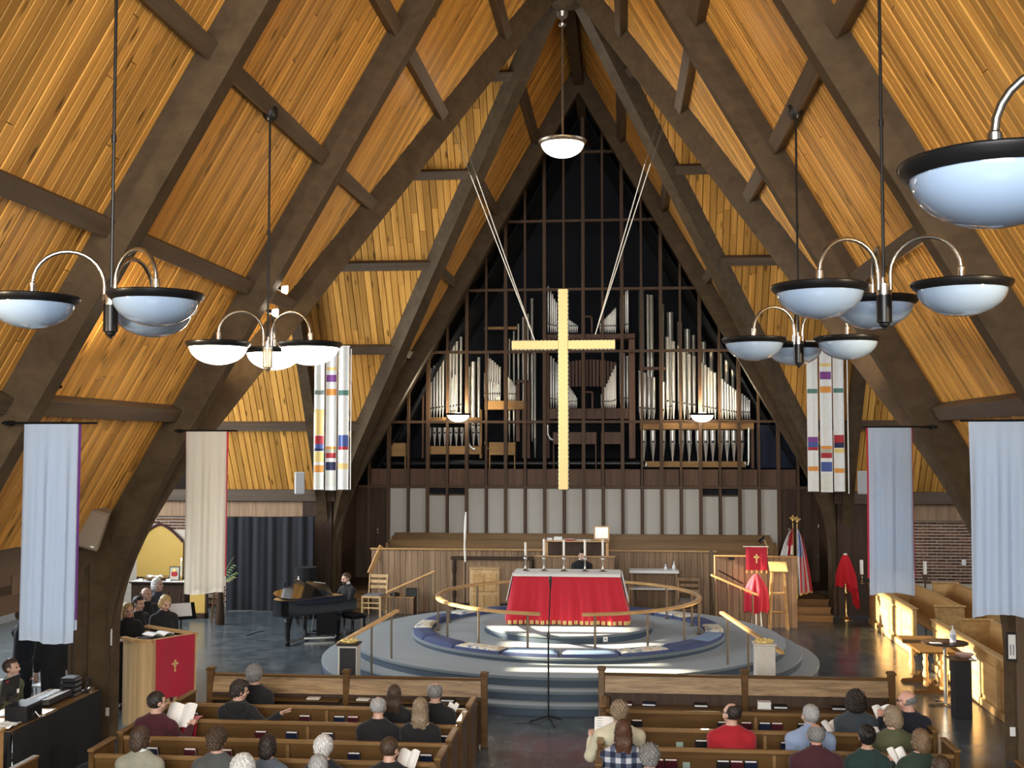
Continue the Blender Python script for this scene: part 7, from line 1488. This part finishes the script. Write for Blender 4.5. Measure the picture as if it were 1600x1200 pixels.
def plaid():
    m, n, l, b = _new('wear_plaid'); b.inputs['Roughness'].default_value = 0.9; tc = n.new('ShaderNodeTexCoord'); sp = n.new('ShaderNodeSeparateXYZ'); l.new(tc.outputs['Object'], sp.inputs[0]); outs = []
    for i in (0, 2):
        q = n.new('ShaderNodeMath'); q.operation = 'PINGPONG'; q.inputs[1].default_value = 0.055; l.new(sp.outputs[i], q.inputs[0]); r = n.new('ShaderNodeMath'); r.operation = 'GREATER_THAN'; r.inputs[1].default_value = 0.0275; l.new(q.outputs[0], r.inputs[0]); outs.append(r)
    ad = n.new('ShaderNodeMath'); ad.operation = 'ADD'; l.new(outs[0].outputs[0], ad.inputs[0]); l.new(outs[1].outputs[0], ad.inputs[1]); dv = n.new('ShaderNodeMath'); dv.operation = 'MULTIPLY'; dv.inputs[1].default_value = 0.5; l.new(ad.outputs[0], dv.inputs[0])
    cr = n.new('ShaderNodeValToRGB'); cr.color_ramp.interpolation = 'CONSTANT'; e = cr.color_ramp.elements; e[0].color = (0.012, 0.018, 0.045, 1); e[1].position = 0.4; e[1].color = (0.09, 0.11, 0.16, 1); x = e.new(0.9); x.color = (0.55, 0.56, 0.60, 1); l.new(dv.outputs[0], cr.inputs[0]); l.new(cr.outputs[0], b.inputs['Base Color'])
plaid()
def to_obj(name, parts, mats, parent, smooth=True):
    """parts: (V, Q, mi) arrays -> one mesh object in the parent's frame"""
    Vs, Qs, Ms, nb_ = [], [], [], 0
    for V, Q, mi in parts: Vs.append(V); Qs.append(Q+nb_); Ms.append(np.full(len(Q), mi) if np.isscalar(mi) else mi); nb_ += len(V)
    V = np.concatenate(Vs); Q = np.concatenate(Qs); M_ = np.concatenate(Ms)
    me = bpy.data.meshes.new(name); me.vertices.add(len(V)); me.vertices.foreach_set('co', V.ravel()); me.loops.add(len(Q)*4); me.loops.foreach_set('vertex_index', Q.ravel().astype(np.int32)); me.polygons.add(len(Q)); me.polygons.foreach_set('loop_start', np.arange(0, len(Q)*4, 4, dtype=np.int32)); me.polygons.foreach_set('use_smooth', np.ones(len(Q), bool))
    for m in mats: me.materials.append(mat(m))
    me.polygons.foreach_set('material_index', M_.astype(np.int32)); me.update(calc_edges=True); me.validate()
    o = bpy.data.objects.new(name, me); COL.objects.link(o)
    if parent: o.parent = parent
    return o
def rotm(yaw=0, pitch=0, roll=0): return np.array(Matrix.Rotation(yaw, 3, 'Z') @ Matrix.Rotation(pitch, 3, 'X') @ Matrix.Rotation(roll, 3, 'Y'))
def person(label, loc, face, pose='sit', head=(0, 0, 0), hands=None, top='black', legs='charcoal', hair=('short', 'brown'), fem=0, skin='fair', scale=1.0, lean=0.0, hand=('relaxed', 'relaxed'), sleeves=True, beard=None, glasses=False, wide=1.0, skirt=False, collar=None, neckline=0.0, htop=None, group=None, hood=False):
    """loc: floor point under the hips; face: heading (0 = +y); head: (yaw, pitch, roll); hands: wrist targets in the local frame (right, left)"""
    if pose == 'sit': hipz, chest = 0.595, 0.405
    else: hipz, chest = 0.94, 0.46
    hip = np.array([0, 0, hipz]); up = np.array([0, math.sin(lean), math.cos(lean)])
    sh = hip+up*chest; neck = sh+up*0.085; sw = (0.165 if fem else 0.185)*wide
    if pose == 'sit': kn = [np.array([s*0.10, 0.365, 0.555]) for s in (1, -1)]; an = [np.array([s*0.11, 0.39, 0.09]) for s in (1, -1)]
    else: kn = [np.array([s*0.09, 0.02, 0.50]) for s in (1, -1)]; an = [np.array([s*0.10, -0.02, 0.09]) for s in (1, -1)]
    if hands is None: hands = [(0.12, 0.27, 0.68), (-0.12, 0.27, 0.68)] if pose == 'sit' else [(0.24, 0.05, 0.78), (-0.24, 0.05, 0.78)]
    body = [('e', hip+up*0.30, (0.150*wide, 0.105, 0.20)), ('e', hip+up*0.12, (0.145*wide, 0.115, 0.16)), ('e', hip, (0.165*wide, 0.130, 0.115)), ('c', sh+np.array([sw-0.02, 0, -0.045]), sh+np.array([-sw+0.02, 0, -0.045]), 0.060, 0.060), ('c', sh-up*0.02, neck+up*0.02, 0.075, 0.054), ('c', sh+np.array([sw-0.03, -0.005, -0.03]), neck-up*0.015, 0.045, 0.045), ('c', sh+np.array([-sw+0.03, -0.005, -0.03]), neck-up*0.015, 0.045, 0.045)]
    if fem: body.append(('e', hip+up*0.30+np.array([0, 0.075, 0]), (0.125, 0.065, 0.075)))
    lg = []
    for i in (0, 1):
        s = 1 if i == 0 else -1; hj = hip+np.array([s*0.085, 0.01, -0.02]); lg += [('c', hj, kn[i], 0.088, 0.062), ('c', kn[i], an[i], 0.060, 0.042)]; body += lg[-2:]; body += [('c', an[i]+np.array([0, -0.03, -0.05]), an[i]+np.array([0, 0.14, -0.065]), 0.038, 0.03)]
    arms = []; wr = []
    for i in (0, 1):
        s = 1 if i == 0 else -1; S0 = sh+np.array([s*sw, 0, -0.05]); W0 = np.array(hands[i], float); L1, L2 = 0.285, 0.255; d = W0-S0; dist = np.linalg.norm(d)
        if dist > (L1+L2)*0.985: W0 = S0+d/dist*(L1+L2)*0.985; d = W0-S0; dist = np.linalg.norm(d)
        a = (L1**2-L2**2+dist**2)/(2*dist); hgt = math.sqrt(max(0, L1**2-a*a)); dn = d/dist; pole = np.array([s*0.22, -0.38, -0.88]); pole = pole-dn*(pole @ dn); pole /= np.linalg.norm(pole); E0 = S0+dn*a+pole*hgt
        arms += [('c', S0, E0, 0.054, 0.043), ('c', E0, W0, 0.042, 0.029)]; wr.append((E0, W0)); 
    body += arms
    t = thing('person', label, 'person', loc, face, group); t.scale = (scale,)*3
    V, Q = sdf_mesh(body, 0.019, 0.035); parts = [(V, Q, 0)]
    R = rotm(*head); nk = neck+up*0.015; hV, hQ, hM = HEADS[fem]; parts.append((hV @ R.T+nk, hQ, hM))
    for i in (0, 1):
        E0, W0 = wr[i]; x = (W0-E0)/np.linalg.norm(W0-E0); s = 1 if i == 0 else -1; z = np.array([0, 0, 1.0]) if abs(x[2]) < 0.9 else np.array([0, -1.0, 0]); y = np.cross(z, x); y /= np.linalg.norm(y); z = np.cross(x, y)
        h_ = HANDS[hand[i]]; hv = h_[0].copy(); hq = h_[1]
        if s < 0: hv[:, 1] *= -1; hq = hq[:, ::-1]
        parts.append((hv @ np.array([x, y, z])+W0+x*0.012, hq, 0))
    to_obj('body', parts, ['skin_'+skin, 'eye_dark', 'lip'], t)
    infl = lambda pr, d: [(p[0], p[1], p[2], p[3]+d, p[4]+d) if p[0] == 'c' else ('e', p[1], tuple(q+d for q in p[2])) for p in pr]
    tor = [p for p in body[:7 if not fem else 8]]; zc = neck+up*0.012
    sl_ = []
    for i in (0, 1):
        a_ = arms[2*i], arms[2*i+1]; sl_ += [a_[0], (a_[1][0], a_[1][1], a_[1][1]+(a_[1][2]-a_[1][1])*(0.93 if sleeves else 0.02), a_[1][3], a_[1][4]+0.004)]
    def ncut(X, Y, Z, D):
        f = (X*0)+(Y-zc[1])*up[1]+(Z-zc[2])*up[2]
        D = np.maximum(D, f)
        if neckline: D = np.maximum(D, -(np.sqrt(X**2+(Y-zc[1])**2+((Z-zc[2])*0.9)**2)-neckline))
        return np.maximum(D, hip[2]-0.08-Z)
    wv_ = lambda X, Y, Z: 0.004*np.sin(Z*34+X*9)*np.sin(X*21+Y*13)
    V, Q = sdf_mesh(infl(tor+sl_, 0.014), 0.018, 0.045, lambda X, Y, Z, D: ncut(X, Y, Z, D+wv_(X, Y, Z)))
    to_obj('top_garment', [(V, Q, 0)], ['wear_'+top], t)
    if skirt: V, Q = sdf_mesh(infl(lg, 0.03)+[('c', hip, hip*0.5+np.array([0, 0.02, 0.1]), 0.18, 0.20)], 0.022, 0.08)
    else: V, Q = sdf_mesh(infl(lg, 0.012)+infl([body[2]], 0.010), 0.022, 0.03, lambda X, Y, Z, D: np.maximum(np.maximum(D, Z-hip[2]-0.10), 0.07-Z))
    to_obj('trousers' if not skirt else 'skirt', [(V, Q, 0)], ['wear_'+legs], t)
    sh_ = []
    for i in (0, 1): sh_ += [('c', an[i]+np.array([0, -0.035, -0.055]), an[i]+np.array([0, 0.15, -0.062]), 0.042, 0.034)]
    V, Q = sdf_mesh(sh_, 0.014, 0.01, lambda X, Y, Z, D: np.maximum(D, 0.004-Z)); to_obj('shoes', [(V, Q, 0)], ['black_plastic'], t)
    hV, hQ = hair_mesh(hair[0], fem); to_obj('hair', [(hV @ R.T+nk, hQ, 0)], ['hair_'+hair[1]], t)
    if beard: bV, bQ = beard_mesh(); to_obj('beard', [(bV @ R.T+nk, bQ, 0)], ['hair_'+beard], t)
    if collar:
        V, Q = sdf_mesh([('c', neck-up*0.03, neck+up*0.03, 0.080, 0.066)], 0.010, 0.01, lambda X, Y, Z, D: np.maximum(D, -(np.sqrt(X**2+(Y-neck[1])**2)-0.05))); to_obj('collar', [(V, Q, 0)], [collar if collar in MATS else 'wear_'+collar], t)
    if hood: V, Q = sdf_mesh([('c', sh+np.array([-0.09, -0.07, 0.03]), sh+np.array([0.09, -0.07, 0.03]), 0.06, 0.06), ('e', sh+np.array([0, -0.10, 0.0]), (0.10, 0.05, 0.08))], 0.014, 0.04); to_obj('hood', [(V, Q, 0)], ['wear_'+top], t)
    if glasses:
        mb = MB(); Rm = Matrix(R.tolist()); k0 = Vector(nk)
        for sx in (-1, 1):
            mb.tube([k0+Rm @ Vector((sx*0.032+0.022*math.cos(a), 0.112, 0.127+0.018*math.sin(a))) for a in [2*PI*i/12 for i in range(12)]], 0.0028, 5, closed=True); mb.tube([k0+Rm @ Vector((sx*0.056, 0.110, 0.132)), k0+Rm @ Vector((sx*0.086, 0.0, 0.130))], 0.003, 5)
        mb.tube([k0+Rm @ Vector((-0.01, 0.114, 0.13)), k0+Rm @ Vector((0.01, 0.114, 0.13))], 0.003, 5); mb.build('glasses', 'black_plastic', t)
    return t
def seated(label, xp, yp, row, side, **k):
    """worshipper in a pew: xp = pixel column of the head"""
    y = (LROW if side < 0 else RROW)[row]+0.19; x = P(xp, yp, y=y).x
    return person(label, (x, y, 0.012), k.pop('face', 0.0), 'sit', **k)
def leaflet(label, c, rz, tilt, w=0.20, h=0.27, fold=True, cat='leaflet', name='service_leaflet'):
    t = thing(name, label, cat, c, rz); R = Matrix.Rotation(tilt, 3, 'X')
    for sx in ((-1, 1) if fold else (1,)):
        MB().grid(lambda u, v: R @ Vector(((sx*u*w/2 if fold else (u-0.5)*w), (v-0.5)*h, (0.05 if fold else 0.02)*math.sin(PI*u*0.9))), 5, 3, thick=0.002).build('page', 'paper', t, smooth=80)
    for k in range(4): MB().grid(lambda u, v: R @ Vector((w*(-0.40+0.3*u), h*(0.34-0.15*k+0.03*v), 0.045 if fold else 0.028)), 1, 1).build('printed_line', 'ink', t) if not fold else None
    return t
LS = 'sound desk side'
# -- pews on the sound desk side
seated('grey-haired person in black in the first pew beside the front screen', 398, 1065, 0, -1, hair=('fluffy', 'grey'), top='black', head=(-0.1, 0, 0))
seated('boy in a black hooded jacket stretching an arm along the pew rail', 372, 1085, 1, -1, hair=('mop', 'dark'), top='black', head=(-0.95, -0.15, 0.1), hands=[(0.60, -0.19, 0.975), (-0.12, 0.27, 0.68)], hand=('flat', 'relaxed'), hood=True, scale=0.98)
seated('woman with long brown hair in a black quilted top in the second pew', 616, 1095, 1, -1, hair=('long', 'brown'), fem=1, top='black', head=(0.1, 0, 0), scale=0.97)
seated('man with thinning grey hair in black at the aisle end of the second pew', 680, 1085, 1, -1, hair=('thin', 'grey'), top='black', head=(0, 0, 0))
seated('man with dark grey cropped hair and black shirt in the third pew', 591, 1108, 2, -1, hair=('thin', 'silver'), top='black', head=(0, -0.1, 0), wide=1.0)
seated('woman with shaggy blond hair and black top in the third pew', 657, 1115, 2, -1, hair=('long', 'ash'), fem=1, top='black', neckline=0.12, skin='fair')
seated('man in a maroon sweater reading a large sheet in the third pew', 244, 1110, 2, -1, hair=('short', 'dark'), top='maroon', head=(-0.55, -0.1, 0), wide=1.15, face=-0.25, hands=[(0.24, 0.34, 0.88), (-0.10, 0.27, 0.69)], hand=('grip', 'relaxed'))
seated('person with brown hair and white collar over a beige top in the fifth pew', 219, 1165, 4, -1, hair=('bob', 'brown'), top='beige', head=(-0.3, -0.1, 0), collar='white_cloth')
seated('person with tousled brown hair in a grey tweed jacket in the fifth pew', 339, 1165, 4, -1, hair=('mop', 'brown'), top='tweed', wide=1.0)
seated('person with dark brown hair and grey-blue sleeve in the fifth pew', 418, 1172, 4, -1, hair=('bob', 'dark'), fem=1, top='greyblue', head=(0, -0.1, 0), scale=0.96)
seated('person with pale curly hair low in the sixth pew', 381, 1200, 5, -1, hair=('curly', 'white'), fem=1, top='greyblue', scale=0.98)
seated('white-haired person in the fifth pew near the middle', 506, 1175, 4, -1, hair=('fluffy', 'white'), fem=1, top='charcoal', scale=0.96)
seated('silver-haired person in the sixth pew behind the white-haired one', 498, 1200, 5, -1, hair=('short', 'silver'), top='charcoal', scale=0.99)
seated('person with short brown hair holding a white sheet in the fifth pew', 608, 1175, 4, -1, hair=('short', 'brown'), top='black', head=(-0.4, -0.15, 0), hands=[(0.22, 0.32, 0.82), (-0.08, 0.27, 0.69)], hand=('grip', 'relaxed'), scale=0.96)
# -- pews on the bistro table side
seated('broad man in a cream shirt resting one arm by the aisle', 968, 1130, 2, 1, hair=('fluffy', 'ash'), top='cream', wide=1.22, hands=[(0.14, 0.27, 0.69), (-0.33, 0.26, 0.86)], head=(0, -0.1, 0), scale=0.99)
seated('woman with auburn hair in a blue and white plaid shirt', 974, 1165, 3, 1, hair=('long', 'auburn'), fem=1, top='plaid', wide=1.06, scale=1.0)
seated('grey-haired person low behind the plaid shirt', 1015, 1190, 4, 1, hair=('fluffy', 'grey'), top='charcoal', scale=0.98)
seated('balding man with glasses in a red shirt', 1143, 1130, 2, 1, hair=('thin', 'dark'), top='red', head=(0.75, 0, 0), glasses=True, wide=1.1, skin='fair')
seated('grey-haired man in a light blue shirt', 1266, 1130, 2, 1, hair=('short', 'silver'), top='blue', head=(0.35, 0, 0), wide=1.12, collar='blue')
seated('bald man in a maroon shirt behind the light blue shirt', 1275, 1165, 3, 1, hair=('thin', 'grey'), top='wine', wide=1.12, skin='pink', collar='wine')
seated('person with bushy dark curls in a slate top', 1337, 1110, 1, 1, hair=('curly', 'dark'), fem=1, top='slate', wide=1.1, scale=1.0)
seated('bald man in a navy jacket reading a leaflet at the pew end', 1420, 1105, 1, 1, hair=('bald', 'grey'), top='navy', head=(0.7, -0.2, 0), face=0.2, wide=1.1, skin='pink', hands=[(0.10, 0.27, 0.69), (-0.22, 0.29, 0.95)], hand=('relaxed', 'grip'), glasses=True)
seated('woman with wavy ash-brown hair in an olive top holding a sheet', 1396, 1142, 2, 1, hair=('bob', 'ash'), fem=1, top='olive', head=(0.6, -0.15, 0), hands=[(0.12, 0.27, 0.69), (-0.22, 0.34, 0.90)], hand=('relaxed', 'grip'), glasses=False, wide=1.1)
seated('person with dark gathered hair and a jade collar', 1355, 1170, 3, 1, hair=('bun', 'black'), fem=1, top='jade', scale=1.0, skin='tan')
seated('woman with straight brown bob in a forest green top', 1438, 1175, 3, 1, hair=('bob', 'light'), fem=1, top='forest', head=(0.4, 0, 0), hands=[(0.12, 0.27, 0.69), (-0.22, 0.34, 0.88)], hand=('relaxed', 'grip'), scale=0.98)
seated('person with brown hair barely seen in the last pew', 1470, 1205, 4, 1, hair=('short', 'brown'), top='charcoal', scale=0.95)
# -- pulpit readers and singers
def standing(label, xp, yp, y, fz=0.0, **k):
    x = P(xp, yp, y=y).x; return person(label, (x, y, fz), k.pop('face', PI), k.pop('pose', 'stand'), **k)
standing('woman with wavy blond hair in black reading at the pulpit', 256, 955, 18.5, face=PI+0.75, hair=('bob', 'blond'), fem=1, top='black', legs='black', head=(0.1, -0.45, 0), hands=[(0.13, 0.25, 1.16), (-0.13, 0.25, 1.16)], hand=('flat', 'flat'), scale=1.02)
standing('woman with long straight blond hair leaning at the pulpit edge', 200, 975, 18.2, face=PI+0.45, hair=('long', 'blond'), fem=1, top='black', legs='black', head=(0.35, -0.2, 0.15), hands=[(0.12, 0.22, 1.14), (-0.16, 0.22, 1.16)], hand=('flat', 'relaxed'), scale=0.965)
standing('balding dark-haired man in black singing beside the white-haired singer', 229, 935, 19.9, face=-PI/2-0.35, hair=('bald', 'dark'), top='black', legs='black', beard=None, head=(-0.1, 0, 0), scale=0.98)
standing('white-haired singer in grey beside the balding man', 246, 925, 21.0, face=-PI/2-0.2, hair=('bob', 'white'), fem=1, top='slate', legs='black', head=(0, 0, 0), scale=1.0)
standing('dark-haired singer half hidden behind the long-haired blond woman', 216, 948, 18.85, face=-PI/2-0.4, hair=('short', 'black'), top='black', legs='black', head=(0, -0.1, 0), scale=0.97)
# -- pianist at the bench, organist behind the altar
person('bearded pianist in black playing the grand piano', (BP.x, BP.y, 0), math.atan2(ax.y, ax.x)-PI/2, 'sit', hair=('short', 'brown'), beard='brown', top='black', legs='black', head=(-0.2, -0.25, 0), hands=[(0.20, 0.40, 0.845), (-0.22, 0.40, 0.845)], hand=('relaxed', 'relaxed'), sleeves=False, collar='white_cloth', lean=0.08)
c = P(909, 875, y=26.85); chair('altar_chair', 'oak chair directly behind the altar', (c.x, 26.85, 0.48), PI, 1.0, 'oak_board')
person('dark-haired cleric in black with white collar seated behind the altar', (c.x, 26.87, 0.525), PI, 'sit', hair=('short', 'black'), top='black', legs='black', head=(0.2, -0.35, 0), collar='white_cloth', scale=0.95)
# thin black cable lying on the floor beside the piano
o = MB().tube([P(372, 990, z=0.008), P(385, 993, z=0.008), P(400, 988, z=0.008), P(412, 986, z=0.008)], 0.008, 6).build('floor_cable', 'rubber', smooth=60); tag(o, 'short black cable lying on the slate floor before the piano', 'cable')
# -- side aisle helpers
person('person in black standing with their back to the arch column by the sound desk', (P(84, 1000, y=16.75).x, 16.75, 0), 0.5, 'stand', hair=('short', 'brown'), top='black', legs='black', scale=0.98)
person('fair-haired person in a dark jacket holding papers beyond the sound desk', (P(36, 1000, y=16.9).x, 16.9, 0), -0.6, 'stand', hair=('short', 'light'), top='navy', legs='charcoal', hands=[(0.15, 0.34, 1.08), (-0.13, 0.34, 1.08)], hand=('grip', 'grip'), scale=1.02)
person('seated sound operator in an army green jacket behind the monitor', (SX0-0.40, sy0+1.95, 0), -PI/2, 'sit', lean=0.1, hair=('short', 'brown'), top='army', legs='charcoal', wide=1.1)
st = thing('office_stool', 'black round stool under the sound operator', 'stool', (SX0-0.40, sy0+1.95, 0)); MB().lathe([(0, 0.42), (0.18, 0.42), (0.19, 0.44), (0.18, 0.455), (0, 0.455)], 18).build('seat', 'black_plastic', st, smooth=40); MB().cyl((0, 0, 0.04), (0, 0, 0.42), 0.025).build('column', 'black_metal', st)
for k in range(5): a = k*2*PI/5; MB().bar((0, 0, 0.05), (0.24*math.cos(a), 0.24*math.sin(a), 0.025), 0.04, 0.03).build('foot', 'black_metal', st)
# -- leaflets held in hands
yr = LROW[2]+0.62; leaflet('large open white sheet held by the man in the maroon sweater', P(282, 1120, y=yr), 0.0, 0.75, 0.34, 0.34)
leaflet('white sheet held by the person with short brown hair in the fifth pew', P(636, 1192, y=LROW[4]+0.60), -0.2, 0.7, 0.22, 0.28)
leaflet('open white leaflet held by the bald man in navy', P(1383, 1120, y=RROW[1]+0.62), 0.3, 0.8, 0.26, 0.28)
leaflet('printed white sheet held by the woman in olive', P(1366, 1155, y=RROW[2]+0.62), 0.35, 0.75, 0.22, 0.30, False)
leaflet('small white leaflet held by the woman in forest green', P(1405, 1186, y=RROW[3]+0.60), 0.3, 0.7, 0.20, 0.24)
leaflet('white leaflet held out by the broad man in cream', P(944, 1134, y=RROW[2]+0.35), 0.0, 0.8, 0.22, 0.22, False)
leaflet('white leaflet held by the person with dark curls', P(1302, 1140, y=RROW[1]+0.55), 0.4, 0.5, 0.22, 0.24)
leaflet('folded white leaflet held by the man at the aisle end of the second pew', P(706, 1110, y=LROW[1]+0.52), -0.3, 0.6, 0.14, 0.18)
leaflet('white papers held by the fair-haired person beyond the sound desk', P(62, 1012, y=17.22), -0.6, 0.3, 0.24, 0.30)
# red cloth lying over the pew beside the man in maroon
y = LROW[1]-0.03; xq = P(302, 1125, y=y).x
o = MB().grid(lambda u, v: (xq-0.10+0.20*u+0.03*v*math.sin(u*5), (y+0.06-0.16*min(1, v*4) if v < 0.25 else y-0.105-0.01*math.sin(u*9)), 0.918 if v < 0.25 else 0.912-0.22*(v-0.25)/0.75), 12, 12, thick=0.006).build('red_cloth', 'red_cloth', smooth=70); tag(o, 'bright red cloth hung over the second pew beside the reading man', 'cloth')
